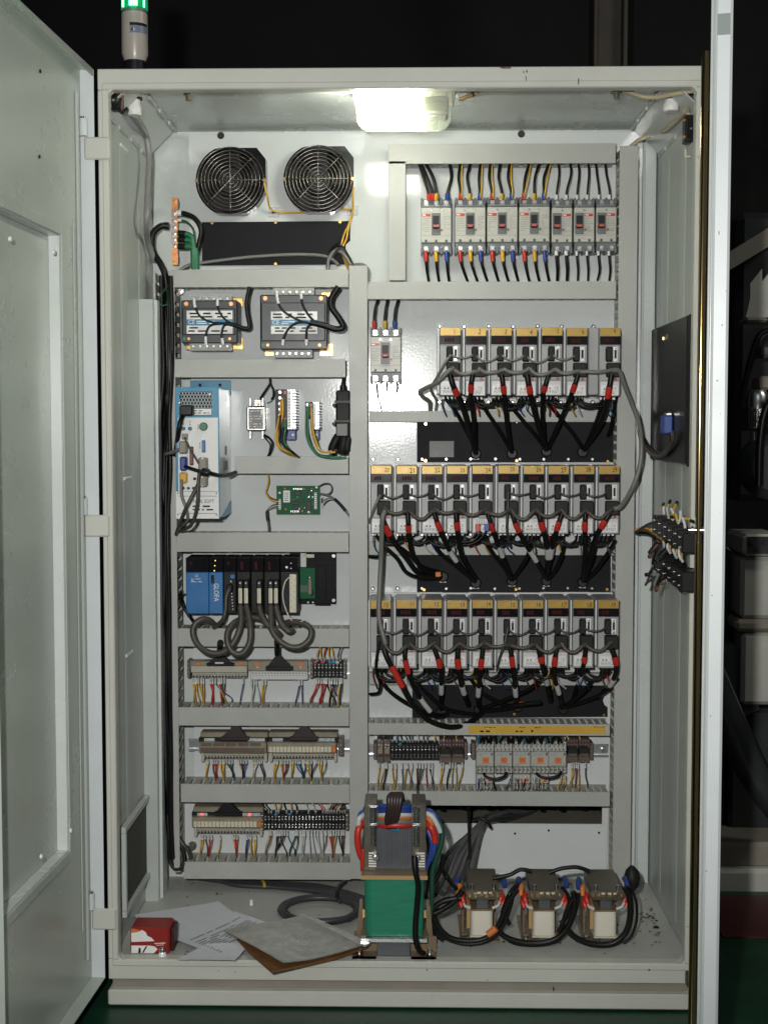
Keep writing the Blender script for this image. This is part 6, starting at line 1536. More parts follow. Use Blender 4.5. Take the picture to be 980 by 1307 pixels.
def contactor(x0, label):
    x1 = x0+22.4; y0, y1 = 945, 984
    t = thing('contactor', label, 'contactor', at((x0+x1)/2, y1, YP), 'grey contactors with orange windows')
    k = MB('contactor'); k.pr(x0, y0+15, x1, y1-5, Yk, YP-Yk-.008, .002); k.build('body', t)
    k = MB('contactor'); k.pr(x0, y0+1.5, x1, y0+14.6, Yk+.014, YP-Yk-.022, .0015); k.m('contactor').pr(x0, y1-4.7, x1, y1+3, Yk+.014, YP-Yk-.022, .0015); k.build('terminal_block', t)
    k = MB('contactor_dark')
    for i in range(4): k.pr(x0+1+i*5.4, y0-.5, x0+2.4+i*5.4, y0+9, Yk+.010, .004, .0006); k.pr(x0+1+i*5.4, y1-5, x0+2.4+i*5.4, y1+3.6, Yk+.010, .004, .0006)
    k.m('steel')
    for i in range(4): k.screw(x0+3.4+i*5.0, y0+11.5, Yk+.013, .0028, .003, 8); k.screw(x0+3.6+i*5.2, y1-1.5, Yk+.013, .0026, .003, 8); k.screw(x0+4+i*5, y0+4.5, Yk+.013, .002, .003, 6)
    k.build('barrier', t, kind='stuff')
    k = MB('orange'); k.pr(x0+8, y0+22, x0+16, y0+29, Yk-.0022, .002, .0006); w_ = k.build('indicator_window', t)
    k = MB('orange_red'); k.pr(x0+10.4, y0+23.8, x0+13.6, y0+26.2, Yk-.0028, .0005); k.build('actuator', w_)
    k = MB('ink_grey'); k.bars(x0+2, y0+16.5, x1-6, y0+20, Yk-.0003, 2, .4, int(x0), 3); k.bars(x0+2, y0+31, x1-3, y0+33, Yk-.0003, 1, .5, int(x0)+1, 3); a, b, c, d = rect(x0+.6, y0+29.9, x1-.6, y0+30.3, Yk-.0003); k.quad([(a,Yk-.0003,c),(b,Yk-.0003,c),(b,Yk-.0003,d),(a,Yk-.0003,d)]); k.build('print', t, kind='stuff')
    k = MB('steel'); k.screw(x1-2.6, y0+17.5, Yk, .0034, .003); k.build('coil_screw', t)
cl = ['contactor by the rail gap, with an overload relay below it','second contactor from the rail gap, nothing mounted below','middle contactor of five, with an overload relay below it','fourth contactor from the rail gap, with an overload relay below','contactor touching the small relays, nothing mounted below']
cx_ = (607.6, 631, 654.4, 677.4, 700)
for i, x in enumerate(cx_): contactor(x, cl[i])
for i in (0, 2, 3):
    x0 = cx_[i]; x1 = x0+22.2
    t = thing('overload_relay', 'overload relay hanging under %s' % ('the contactor by the rail gap','','the middle contactor','the fourth contactor')[i], 'overload relay', at((x0+x1)/2, 1010, YP), 'overload relays')
    k = MB('contactor'); k.pr(x0, 988.6, x1, 1000, Yk+.006, .05, .0015); k.build('body', t)
    k = MB('contactor_dark'); k.lathe(at(x0+5.4, 995.3, Yk+.006), [(.0062,-.002),(.0062,.0015),(.005,.002)], 14, 'y'); k.build('dial', t)
    k = MB('orange_red'); k.lathe(at(x0+17.6, 995.3, Yk+.006), [(.004,-.002),(.004,.003),(.003,.004)], 12, 'y'); k.build('reset_button', t)
    k = MB('contactor_dark'); k.pr(x0, 1000.3, x1, 1006, Yk+.016, .04, .001); k.m('contactor')
    for q in range(5): k.pr(x0+.3+q*4.4, 999.8, x0+1.8+q*4.4, 1008, Yk+.010, .03, .0006)
    k.m('steel')
    for q in range(4): k.pr(x0+2.4+q*4.4, 1001.5, x0+4.6+q*4.4, 1009.5, Yk+.014, .004, .0006)
    k.build('terminals', t, kind='stuff')
for i in range(15):
    x = 611 + i*7.2 + rng.uniform(-1.5, 1.5); a = rng.uniform(-4, 4)
    wire('contactor_wire', [(x,949,Yk+.012),(x+a*.3,941,Yk+.004),(x+a,936,Yk+.01),(x+a*1.6,933,.45)], .0030, 'cable_black' if i % 4 else 'wire_teal', 'dark wire rising from the top of the contactors into the taped duct', 'wire', 'wires on top of the contactors', n=6)
for i in range(8):
    x = 612 + i*13 + rng.uniform(-2, 2); w = rng.uniform(9, 16)
    wire('contactor_wire', [(x,948,Yk+.010),(x+w*.25,941,Yk+.002),(x+w*.5,939,Yk),(x+w*.8,942,Yk+.002),(x+w,948,Yk+.010)], .0030, 'cable_black', 'black wire bridging neighbouring contactor tops in a low arch', 'wire', 'arched wires on the contactors', n=6)
wire('contactor_wire', [(617,987,Yk+.004),(621,992,Yk-.004),(632,994.5,Yk-.006),(643,991,Yk-.004),(646,986,Yk+.004)], .0036, 'cable_black', 'black wire slung in a curve under the first two contactors', 'wire', n=7)
wire('contactor_wire', [(684,987,Yk+.004),(690,991.5,Yk-.004),(700,993,Yk-.006),(712,990,Yk-.004),(716,985,Yk+.004)], .0036, 'cable_black', 'black wire slung in a curve under the last two contactors', 'wire', n=7)
drop([(651,646,'blue'),(629,632,'black'),(716,713,'yellow'),(721,719,'yellow'),(719,717,'yellow'),(694,693,'yellow'),(612,612,'blue'),(617,618,'black'),(622,622,'white'),(660,661,'black'),(665,665,'red'),(670,668,'black'),(682,682,'white'),(688,687,'black')], 990, 1008, 'dropping under the contactors and overload relays', Y0=Yk+.016)

# ================================================================== CABINET FLOOR
def fl(px, py, z=ZF): return atz(px, py, z)
# main green transformer
Y0 = fl(503, 1227).y
Yc0 = Y0 + .015                               # coil front
t = thing('power_transformer', 'big green wound transformer standing on the cabinet floor with coloured leads', 'transformer', (at(503,1215,Yc0).x, Yc0+.08, ZF))
def zof(py, Y): return at(503, py, Y).z
xL = lambda px, Y: at(px, 1150, Y).x
zc0, zc1 = zof(1195, Yc0), zof(1121, Yc0)
k = MB('coil_green')
a, b = xL(464.8, Yc0), xL(541.5, Yc0); n = 8; r = .016; dep = .17
prof = []
for (cx_, cy_, a0) in ((b-r, Yc0+r, -90), (b-r, Yc0+dep-r, 0), (a+r, Yc0+dep-r, 90), (a+r, Yc0+r, 180)):
    for i in range(n+1):
        an = R(a0 + 90*i/n); prof.append((cx_ + r*math.cos(an), cy_ + r*math.sin(an)))
m_ = len(prof); vs = []
for z, s in ((zc0, .955), (zc0+.02, .975), ((zc0+zc1)/2, .99), (zc1, 1.0)):
    vs += [((a+b)/2 + (x-(a+b)/2)*s, y, z) for x, y in prof]
fs = [(q*m_+i, q*m_+(i+1) % m_, (q+1)*m_+(i+1) % m_, (q+1)*m_+i) for q in range(3) for i in range(m_)]
k.add(vs, fs, True); k.build('coil', t)
k = MB('bracket_brown'); k.box(xL(461,Yc0), xL(545.5,Yc0), Yc0-.008, Yc0+dep, zc1, zc1+.008, .002); k.m('tan').box(xL(461,Yc0), xL(545.5,Yc0), Yc0-.0095, Yc0-.0082, zc1, zc1+.008); k.build('top_flange', t)
k = MB('steel'); k.box(xL(460,Yc0), xL(545.5,Yc0), Yc0-.010, Yc0+.004, zc0-.010, zc0-.0006, .001); k.m('bracket_brown').box(xL(460,Yc0), xL(545.5,Yc0), Yc0+.0045, Yc0+dep, zc0-.010, zc0-.0006); k.build('bottom_flange', t)
k = MB('core_grey'); k.box(xL(481,Yc0), xL(523.5,Yc0), Yc0+.004, Yc0+.12, ZF, zc0-.0106, .001); k.build('lower_core', t)
Yu = Yc0 + .035
zu0, zu1 = zc1+.0085, zof(1057, Yu)
k = MB('core_grey'); A, B = xL(481, Yu), xL(525, Yu)
nl = 16
for i in range(nl): k.box(A+(B-A)*i/nl+.0002, A+(B-A)*(i+1)/nl-.0002, Yu+(.0006 if i % 2 else 0), Yu+.10, zu0, zu1)
k.build('upper_core', t)
ztop = zof(1026, Yu)
for x0, x1 in ((465, 480.6), (525.4, 543)):
    k = MB('core_brown'); k.box(xL(x0,Yu), xL(x1,Yu), Yu-.012, Yu-.008, zu0, ztop, .001); k.box(xL(x0,Yu), xL(x1,Yu), Yu-.0078, Yu+.08, ztop-.006, ztop, .001)
    xs_ = xL(x0 if x0 < 500 else x1-1.4, Yu); k.box(xs_, xs_+.003, Yu-.0078, Yu+.08, zu0, ztop-.007); br = k.build('clamp_bracket', t)
    k = MB('steel'); xm_ = xL((x0+x1)/2 + (4 if x0 < 500 else -3), Yu); k.cyl((xm_, Yu-.022, zof(1075,Yu)), (xm_, Yu-.022, zof(1050,Yu)), .0062, n=14); k.cyl((xm_, Yu-.022, zof(1046,Yu)), (xm_, Yu-.022, zof(1026,Yu)), .008, n=14); k.m('zinc').box(xm_-.009, xm_+.009, Yu-.0135, Yu-.0122, zof(1052,Yu), zof(1026,Yu)); k.build('terminal_stud', br)
    k = MB('white'); 
    for q in range(6): xa_ = xL((x0+x1)/2 - 2, Yu); z_ = zu0+.008+q*.0055; k.box(xa_, xa_+.016, Yu-.0132, Yu-.0122, z_, z_+.003)
    k.build('vent_slots', br, kind='stuff')
    k = MB('steel'); p = (xL(479.2 if x0 < 500 else 532.5, Yu), Yu-.012, zof(1090,Yu)); k.cyl(p, (p[0], p[1]-.014, p[2]), .0075, n=6); k.cyl((p[0],p[1]-.014,p[2]), (p[0],p[1]-.020,p[2]), .0045, n=10); k.build('clamp_bolt', br)
for x0, x1 in ((448.5, 480.5), (524, 557.5)):
    k = MB('bracket_brown'); k.box(xL(x0,Y0), xL(x1,Y0), Y0, Y0+.16, ZF+.0005, ZF+.004, .001)
    xo = (x0+4) if x0 < 500 else x1-4
    aa, bb = (xL(x0+3,Y0), xL(x0+13,Y0)) if x0 < 500 else (xL(x1-13,Y0), xL(x1-3,Y0))
    k.prism([(aa, ZF+.0042), (bb, ZF+.0042), (bb if x0 < 500 else bb-.010, zc1-.06), (aa+(.010 if x0 < 500 else 0), zc1-.06)], Y0+.06, Y0+.064)
    k.box(xL(x0 if x0 < 500 else x0,Y0), xL(x1,Y0), Y0+.045, Y0+.048, ZF+.0042, zc0-.011)
    ft = k.build('foot', t)
    k = MB('steel'); p = (xL(458 if x0 < 500 else 548.5, Y0), Y0+.02, ZF+.004); k.cyl(p, (p[0], p[1], p[2]+.016), .0048, n=10); k.cyl(p, (p[0], p[1], p[2]+.006), .0085, n=6); k.build('anchor_bolt', ft)
for x in (463.5, 542.5):
    k = MB('brass'); k.box(xL(x-1.5,Yc0), xL(x+1.5,Yc0), Yc0+.03, Yc0+.034, zof(1178,Yc0), zof(1168,Yc0)); k.build('side_lug', t)
# coloured leads over and round its head
Yh = Yu + .02
for i, (py, m_, nm) in enumerate(((1030,'blue','blue'),(1034.5,'blue','second blue'),(1039.5,'wire_white','white'),(1043,'orange','orange'),(1049,'cable_grey','grey'),(1053.5,'red','red'))):
    wire('power_lead', [(466,py+3,Yh+.02),(478,py+1,Yh),(495,py,Yh-.024),(515,py,Yh-.024),(530,py+1,Yh),(543,py+4,Yh+.02)], .0066, m_, '%s lead crossing behind the clamp brackets of the green transformer' % nm, 'cable', n=8)
for i, (m_, pts, nm) in enumerate((('blue',[(468,1036,Yh),(461,1038,Yh),(458.5,1046,Yh-.01)],'short blue lead at the outer bracket of the green transformer'),('wire_white',[(466,1040,Yh),(459,1044,Yh-.01),(457.5,1053,Yh-.01),(459,1058,Yh-.01)],'white lead at the outer bracket of the green transformer'),
    ('red',[(464,1050,Yh),(457.5,1058,Yh-.012),(456.5,1075,Yh-.015),(460,1090,Yh-.012),(464.5,1098,Yh)],'thick red lead bulging from the outer bracket of the green transformer'),('red',[(464,1085,Yh-.015),(463,1098,Yh-.015),(463,1111,Yh-.01)],'red lead running down to the flange of the green transformer'),
    ('blue',[(542,1034,Yh),(551,1036,Yh-.006),(558,1046,Yh-.01),(562,1058,Yh-.005)],'blue lead arching from the inner bracket of the green transformer'),('wire_white',[(542,1038,Yh-.01),(550,1041,Yh-.016),(557,1051,Yh-.016),(562,1062,Yh-.012)],'white lead arching from the inner bracket of the green transformer'),
    ('orange',[(542,1043,Yh-.01),(548,1046,Yh-.018),(552,1053,Yh-.018)],'short orange lead at the inner bracket of the green transformer'),('red',[(543,1050,Yh-.01),(550,1056,Yh-.02),(554,1066,Yh-.02),(555,1075,Yh-.02)],'thick red lead bulging from the inner bracket of the green transformer'),
    ('blue',[(546,1060,Yh-.01),(551,1075,Yh-.016),(549,1092,Yh-.014),(543,1110,Yh-.01)],'blue lead falling beside the inner bracket of the green transformer'),('blue',[(555,1076,Yh-.015),(553,1088,Yh-.016),(549,1098,Yh-.012)],'second blue lead falling beside the inner bracket of the green transformer'),
    ('dark_green',[(556,1042,Yh-.006),(563,1056,Yh-.01),(564,1072,Yh-.012),(558,1092,Yh-.012),(552,1112,Yh-.01),(551,1140,Yh-.01),(549,1170,Yh)],'dark green lead bowing widest beside the green transformer'))):
    wire('power_lead', pts, .0075 if 'thick' in nm else .0055, m_, nm, 'cable', n=8)
for i in range(5):
    q = (i-2)*2.2
    wire('power_lead', [(500+q,1056,Yh-.02),(500+q*1.4,1046,Yh-.03),(503+q*1.5,1030,Yh-.034),(504+q*1.7,1018,Yh-.03),(507+q*1.2,1014,Yh-.02),(509+q,1022,Yh-.01)], .0060, 'plug_brown', 'dark taped lead in the upright bunch on top of the green transformer', 'cable', 'taped bunch on the transformer', n=7)
k = MB('label_blue'); k.box(xL(499,Yu), xL(510,Yu), Yu-.0035, Yu-.0005, zof(1060,Yu), zof(1053,Yu), .001); tag(k.build('marker', loc=(xL(504,Yu), Yu, zof(1060,Yu))), 'small blue marker at the top of the transformer core', 'marker')
wire('earth_lead', [(529,1092,Yc0-.012),(530,1112,Yc0-.020),(533.5,1130,Yc0-.018),(532,1155,Yc0-.016),(530,1180,Yc0-.018),(530.5,1200,Yc0-.020),(535,1213,Yc0-.016),(541,1217,Yc0-.01)], .0058, 'cable_black', 'black lead hanging down the face of the green coil', 'cable', n=8)
wire('earth_lead', [(533,1000,.43),(533,1012,.36),(533,1022,.14)], .0026, 'cable_black', 'black wire dropping to the bolt on top of the green transformer', 'wire', n=6)

# three reactors in a row on the floor
def reactor_geo():
    y0 = fl(613, 1203).y
    t = thing('reactor', 'x', 'reactor', (at(613,1200,y0).x, y0+.05, ZF), 'white wound reactors on the cabinet floor')
    X = lambda px, Y=y0: at(px, 1160, Y).x
    Z = lambda py, Y=y0: at(613, py, Y).z
    zt, zy = Z(1137, y0-.02), Z(1146, y0-.02)
    yb = atz(612, 1108, zt).y
    k = MB('core_brown'); k.box(X(594), X(638.5), y0-.02, y0-.013, zy, zt, .001); k.box(X(597), X(636), y0-.0125, min(yb, y0+.17), zt-.022, zt-.0005, .001)
    k.build('yoke', t)
    k = MB('brass')
    for px in (598.5, 606, 613, 620, 627, 634): p = (X(px), y0-.02, (zt+zy)/2+.002*((int(px) % 2)*2-1)); k.cyl(p, (p[0], p[1]-.008, p[2]), .0032, n=6)
    k.m('steel')
    for px in (602, 630): k.cyl((X(px), y0-.005, zt), (X(px), y0-.005, zt+.009), .004, n=6)
    k.m('cream'); 
    for px in (608, 616, 623): k.box(X(px), X(px+4.5), y0-.0213, y0-.0203, zt-.006, zt-.002)
    k.build('terminal_bolts', t, kind='stuff')
    k = MB('core_grey'); k.box(X(607.8), X(622.8), y0-.004, y0+.10, ZF+.0, zt-.023, .001); k.build('core', t)
    k = MB('coil_white'); a, b = X(600.5), X(628.5); r = .010; dep = .09; yf = y0-.012
    prof = []
    for (cx_, cy_, a0) in ((b-r, yf+r, -90), (b-r, yf+dep-r, 0), (a+r, yf+dep-r, 90), (a+r, yf+r, 180)):
        for i in range(7):
            an = R(a0 + 15*i); prof.append((cx_ + r*math.cos(an), cy_ + r*math.sin(an)))
    m_ = len(prof); vs = []; z0, z1 = Z(1191), Z(1160)
    lv = 14
    for q in range(lv+1):
        s = 1 + (.012 if q % 2 else 0)
        vs += [((a+b)/2 + (x-(a+b)/2)*s, yf+dep/2+(y-yf-dep/2)*s, z0+(z1-z0)*q/lv) for x, y in prof]
    k.add(vs, [(q*m_+i, q*m_+(i+1) % m_, (q+1)*m_+(i+1) % m_, (q+1)*m_+i) for q in range(lv) for i in range(m_)], True); k.build('coil', t)
    k = MB('bracket_brown'); k.box(X(599.5), X(629.5), yf-.002, yf+dep, z1+.0003, z1+.004); k.m('cream').box(X(599.5), X(629.5), yf-.002, yf+dep, z0-.004, z0-.0003); k.build('bobbin', t)
    k = MB('tan'); k.box(X(595.5), X(600), y0+.0, y0+.05, Z(1185), Z(1155)); k.build('insulator', t)
    for x0, x1 in ((587, 606), (623.5, 638)):
        k = MB('bracket_brown'); k.box(X(x0), X(x1), y0, min(y0+.16, .4), ZF+.0004, ZF+.0035, .0008)
        xx = X(x0 if x0 < 600 else x1); s = 1 if x0 < 600 else -1
        k.box(xx+s*.006, xx+s*.010, y0+.05, y0+.12, ZF+.004, zt-.023); ft = k.build('foot', t)
        k = MB('steel'); p = (X(x0+6 if x0 < 600 else x1-6), y0+.02, ZF+.0035); k.cyl(p, (p[0],p[1],p[2]+.006), .006, n=6); k.build('anchor_bolt', ft)
    for px, m_, dz in ((591,'red',1140),(588.5,'red',1146),(586.5,'orange',1130),(584,'blue',1121),(638.5,'red',1138),(641,'red',1144),(642,'blue',1120)):
        s = -1 if px < 610 else 1
        k = MB(m_); k.tube([at(px, dz, y0-.0+.06*(dz < 1125)), at(px+s*1.5, dz+5, y0-.012+.05*(dz < 1125)), at(px+s*2+(3 if m_ == 'red' else 0)*-s, dz+12, y0-.016+.04*(dz < 1125))], .0058, 8, 3); k.build('sleeved_end', t)
    for px in (590, 638):
        s = 1 if px < 610 else -1
        k = MB('wire_white'); k.tube([at(px, 1150, y0-.016), at(px+s*3, 1156, y0-.014), at(px+s*10, 1159, y0-.014)], .0034, 6, 4); k.build('coil_end', t)
    return t, y0
rt, ry = reactor_geo()
rt['label'] = 'reactor with white coil nearest the big green transformer'
for px, lab in ((691.5, 'middle reactor with white coil, between two others'), (769, 'reactor with white coil by the locking-rod side of the floor')):
    p = atz(px, 1201.5, ZF); b0 = atz(613, 1203, ZF)
    copy_thing(rt, (rt.location.x + p.x - b0.x, rt.location.y, ZF), lab)
yr = ry - .03
loops_ = [
 ([(553,1168),(560,1184),(575,1197),(596,1201),(615,1199),(630,1190),(640,1172),(650,1150),(660,1135)], .0058, 'thick black cable slung under the first reactor'),
 ([(552,1174),(562,1192),(580,1202),(600,1205),(622,1200),(640,1184),(650,1160),(655,1140)], .0046, 'lower black cable slung under the first reactor'),
 ([(633,1184),(645,1196),(668,1203),(695,1203),(715,1194),(728,1175),(733,1152),(731,1138)], .0064, 'thick black cable slung under the middle reactor'),
 ([(638,1190),(655,1203),(684,1206),(708,1201),(724,1186),(735,1160),(738,1140)], .0046, 'lower black cable slung under the middle reactor'),
 ([(720,1183),(735,1197),(757,1205),(782,1204),(798,1190),(804,1168),(803,1145),(797,1132)], .0070, 'thick black cable slung under the last reactor'),
 ([(795,1204),(806,1194),(812,1175),(812,1155),(808,1140),(803,1132)], .0030, 'thin black cable arching outside the last reactor'),
 ([(628,1121),(640,1119),(652,1116),(664,1110),(678,1112)], .0046, 'black link cable between the first and middle reactor tops'),
 ([(700,1114),(714,1109),(724,1107.5),(737,1107),(752,1112)], .0046, 'black link cable between the middle and last reactor tops'),
 ([(656,1136),(648,1148),(643,1160),(640,1172),(634,1184),(626,1194)], .0056, 'black cable falling between the first and middle reactors'),
 ([(734,1140),(728,1152),(722,1166),(718,1178),(712,1190)], .0052, 'black cable falling between the middle and last reactors'),
 ([(660,1128),(652,1138),(646,1150),(644,1166),(650,1180)], .0046, 'black cable curving inward beside the middle reactor'),
 ([(716,1132),(724,1142),(726,1156),(722,1172),(714,1178)], .0040, 'thin black cable curving beside the middle reactor'),
 ([(552,1160),(562,1152),(574,1148),(588,1146)], .0064, 'black cable reaching from the transformer to the first reactor'),
 ([(554,1166),(566,1160),(580,1150),(590,1136)], .0064, 'second black cable reaching from the transformer to the first reactor'),
 ([(566,1090),(564,1108),(572,1122),(582,1134)], .0050, 'black cable dropping steeply towards the first reactor'),
 ([(546,1060),(549,1100),(547,1140),(550,1170),(556,1190),(566,1200)], .0058, 'black cable running down beside the green coil to the floor')]
for pts, r, lab in loops_: wire('reactor_cable', [(x, y, (yr if y > 1130 else yr+.05)) for x, y in pts], r, 'cable_black', lab, 'cable', n=8)
k = MB('black_soft'); k.lathe(at(806, 1120, .25), [(.006,-.03),(.016,-.018),(.019,0),(.014,.016),(.005,.026)], 14); tag(k.build('taped_joint', loc=at(806,1120,.25)), 'black taped cable joint beside the last reactor', 'cable joint')
k = MB('orange'); k.tube([at(622,1193,yr-.012), at(629,1188,yr-.012), at(633,1184.5,yr-.012)], .0078, 8, 2); tag(k.build('sleeve', loc=at(628,1189,yr-.012)), 'orange sleeve on the cables in front of the first reactor', 'sleeve')
# grey cable bundle fanning out of the window in the lower panel
rng = random.Random(8)
for i in range(16):
    f = i/15
    x2 = 598 + 22*f; xe = 548 + 48*f + rng.uniform(-3,3); ye = 1120 + 12*(1-f) + rng.uniform(-3,3)
    pts = [(690 - 30*f + rng.uniform(-6,6), 1040+rng.uniform(-5,5), YB+.12), (648+rng.uniform(-4,4), 1036+5*(i % 3), YB+.02), (622 - 4*(1-f) + rng.uniform(-2,2), 1044+3*(i % 4), .47), (607+8*f, 1056+2*(i % 3), .43), ((x2+xe)/2-2, 1088+rng.uniform(-4,4), .37), (xe, ye, .30), (xe-8+rng.uniform(-4,4), ye+14, .26)]
    wire('grey_cable', pts, rng.choice((.0050,.0058,.0046)), 'cable_slate' if i % 3 else 'cable_grey2', 'slate cable in the bundle fanning from the window in the lower panel', 'cable', 'bundle from the lower panel window', n=7)
wire('grey_cable', [(597,1018,.46),(598,1050,.40),(599,1085,.36),(598,1110,.34)], .0036, 'cable_black', 'lone black cable hanging straight in front of the lower panel window', 'cable')
k = MB('black'); p = at(616, 1052, .42); k.tube(P3([(602,1046,.425),(612,1044,.418),(622,1049,.415),(626,1057,.42)]), .0035, 6, 4); tag(k.build('cable_tie', loc=p), 'black tie round the neck of the grey cable bundle', 'cable tie')
rng = random.Random(14)
for i in range(9):
    a = at(700-18*i+rng.uniform(-20,20), 1030+rng.uniform(0,6), YB+.16); 
    wire('grey_cable', [(560+25*i,1026+rng.uniform(0,4),YB+.10),(580+24*i,1036+rng.uniform(-4,8),YB+.12),(620+14*i,1046+rng.uniform(-8,2),YB+.15)], .006, 'cable_black', 'dark cable lying in the gloom behind the lower panel window', 'cable', 'cables behind the lower panel window', n=6)
# cables along the floor and the coil of spare cable
rng = random.Random(9)
for i in range(5):
    o_ = i*1.4
    P = [(252+i*6,1120.5,ZF+.012),(300,1126+o_*.6,ZF+.008),(355,1127+o_,ZF+.008),(405,1130+o_*1.5,ZF+.010),(440,1138+o_*2,ZF+.012),(470,1147+o_*2.4,ZF+.014)]
    W = [fl(x, y, z) for x, y, z in P]; mb = MB('cable_slate'); mb.tube(W, .0052, 7, 6)
    tag(mb.build('floor_cable', loc=W[0]), 'slate cable lying along the back of the cabinet floor to the green transformer', 'cable', 'cables along the back of the floor')
for i in range(4):
    rx, ry_ = 52 - i*2.5, 17.5 - i*1.2; W = []
    for j in range(26):
        an = R(-30 + j*360/26*1.02); W.append(fl(409 + rx*math.cos(an) + rng.uniform(-.6,.6), 1161 - ry_*math.sin(an), ZF+.006+.0075*(i % 3)))
    W.append(fl(470, 1150+i*2, ZF+.02)); mb = MB('cable_slate'); mb.tube(W, .0050, 7, 3)
    tag(mb.build('coiled_cable', loc=W[0]), 'turn of slate cable in the coil lying on the cabinet floor', 'cable', 'coil of cable on the floor')
k = MB('black'); k.tube([fl(440,1125,ZF+.03), fl(433,1130,ZF+.036), fl(430,1142,ZF+.034), fl(434,1152,ZF+.02)], .004, 6, 4); tag(k.build('cable_tie', loc=fl(434,1140)), 'black tie holding the floor cables together above the coil', 'cable tie')
k = MB('tape_yellow'); k.tube([fl(335,1124,ZF+.016), fl(337,1127,ZF+.018), fl(338,1132,ZF+.012)], .004, 6, 2); tag(k.build('cable_tie', loc=fl(337,1128)), 'small yellow tie on the cables along the back of the floor', 'cable tie')
# papers
def sheet(name, poly, z, m_, label, cat, curl=0.0, th=.0006, lines=None, n=8):
    A, B, C, D = [fl(x, y, z) for x, y in poly]
    k = MB(m_); vs = []; rng = random.Random(int(A.x*1000))
    for j in range(n+1):
        for i in range(n+1):
            u, v = i/n, j/n
            p = A*(1-u)*(1-v) + B*u*(1-v) + C*u*v + D*(1-u)*v
            p.z += curl*(abs(u-.5)**2*1.6 + .5*math.sin(u*5+v*3)*.4) + rng.uniform(0, .0006); vs.append(p)
    fs = [(j*(n+1)+i, (j+1)*(n+1)+i, (j+1)*(n+1)+i+1, j*(n+1)+i+1) for j in range(n) for i in range(n)]
    k.add(vs, fs, True); k.add([p - Vector((0,0,th)) for p in vs], [f[::-1] for f in fs], True)
    if lines:
        k.m('ink_grey')
        for (u0, u1, v0, v1) in lines:
            q = []
            for u, v in ((u0,v0),(u1,v0),(u1,v1),(u0,v1)):
                p = A*(1-u)*(1-v) + B*u*(1-v) + C*u*v + D*(1-u)*v; p.z += curl*(abs(u-.5)**2*1.6 + .5*math.sin(u*5+v*3)*.4) + .0016; q.append(p)
            k.quad(q)
    o = k.build(name, loc=(A+B+C+D)/4); tag(o, label, cat); return o
rng = random.Random(31)
tl = []
for r_ in range(14):
    v = .10 + r_*.057
    if rng.random() < .2: continue
    x = .08
    while x < .8: w = rng.uniform(.08, .3); tl.append((x, min(x+w,.92), v, v+.022)); x += w + rng.uniform(.02,.12)
sheet('paper_sheet', [(171,1169),(279,1151),(318,1182),(205,1206)], ZF+.004, 'paper', 'plain white sheet of paper lying furthest back on the cabinet floor', 'paper', .006)
sheet('paper_sheet', [(222,1200),(300,1164),(358,1186),(288,1227)], ZF+.010, 'paper', 'printed sheet of paper beside the red and white box', 'paper', .007, lines=tl)
sheet('paper_sheet', [(226,1226),(262,1205),(318,1204),(300,1227)], ZF+.014, 'paper', 'blank sheet of paper tucked under the clear bag at the front lip', 'paper', .004)
# clear bag with a brown board inside
o = sheet('document_bag', [(284,1189),(387,1168.5),(470,1207),(362,1231)], ZF+.026, 'bag', 'crumpled clear plastic bag with a brown board, lying over the front lip', 'bag', .009, .002, n=14)
k = MB('board_brown'); P = [fl(302,1198,ZF+.020), fl(470,1208,ZF+.020), fl(425,1224,ZF+.018), fl(347,1240,ZF+.016), fl(322,1219,ZF+.017)]; k.extr(P, (0,0,-.003)); k.build('brown_board', o)
k = MB('bag'); P = [fl(385,1168,ZF+.046), fl(391,1168,ZF+.046), fl(472,1205,ZF+.036), fl(466,1209,ZF+.036)]; k.extr(P, (0,0,.003)); k.build('zip_edge', o)
# light bulb box and bulb
yb_ = .035
A = fl(168, 1216); B = fl(219, 1221)
t = thing('bulb_box', 'red and white light bulb carton lying on its side by the filter', 'carton', ((A.x+B.x)/2, .06, ZF))
x0, x1 = at(167,1200,.04).x, at(217,1200,.04).x; z0, z1 = ZF+.001, at(190,1181,.05).z
k = MB('box_red'); k.box(x0, x1, .036, .10, z0, z1, .004); bx = k.build('carton', t)
k = MB('shop_red'); k.box(x1+.0003, x1+.008, .040, .096, z0+.004, z1-.004, .006); k.build('end_flap', t)
k = MB('white'); zz = lambda f: z0+(z1-z0)*f
yy = .0354
def blob(mn, pts):
    k.m(mn); q = [(x0+(x1-x0)*u, yy, zz(v)) for u, v in pts]; k.add(q, [tuple(range(len(q)))])
blob('white', [(.03,.46),(.62,.50),(.55,.62),(.44,.70),(.40,.84),(.30,.92),(.20,.84),(.03,.80)]); yy -= .0003
blob('orange', [(.03,.80),(.20,.84),(.30,.90),(.10,.96),(.03,.97)]); 
blob('white', [(.03,.04),(.60,.04),(.70,.20),(.62,.30),(.50,.33),(.03,.33)]); yy -= .0003
blob('ink', [(.30,.06),(.34,.06),(.44,.30),(.40,.31)]); blob('ink', [(.20,.05),(.27,.05),(.27,.22),(.22,.26)]); 
k.m('white'); blob('white', [(.62,.40),(.90,.42),(.90,.45),(.62,.43)]); blob('white', [(.66,.34),(.86,.355),(.86,.375),(.66,.36)])
k.build('printed_front', bx)
p = fl(206, 1223, ZF+.004); k = MB('white_gloss'); k.lathe((p.x, .022, ZF), [(.005,.0005),(.0085,.002),(.0088,.006),(.0070,.010),(.0062,.012)], 18); tb_ = k.build('bulb', loc=(p.x, .022, ZF)); tag(tb_, 'small bulb standing cap up beside the red carton', 'bulb')
k = MB('steel'); k.lathe((p.x, .022, ZF), [(.0064,.0122),(.0068,.014),(.0060,.0155),(.0066,.017),(.0060,.019),(.003,.021)], 16); k.build('screw_cap', tb_)
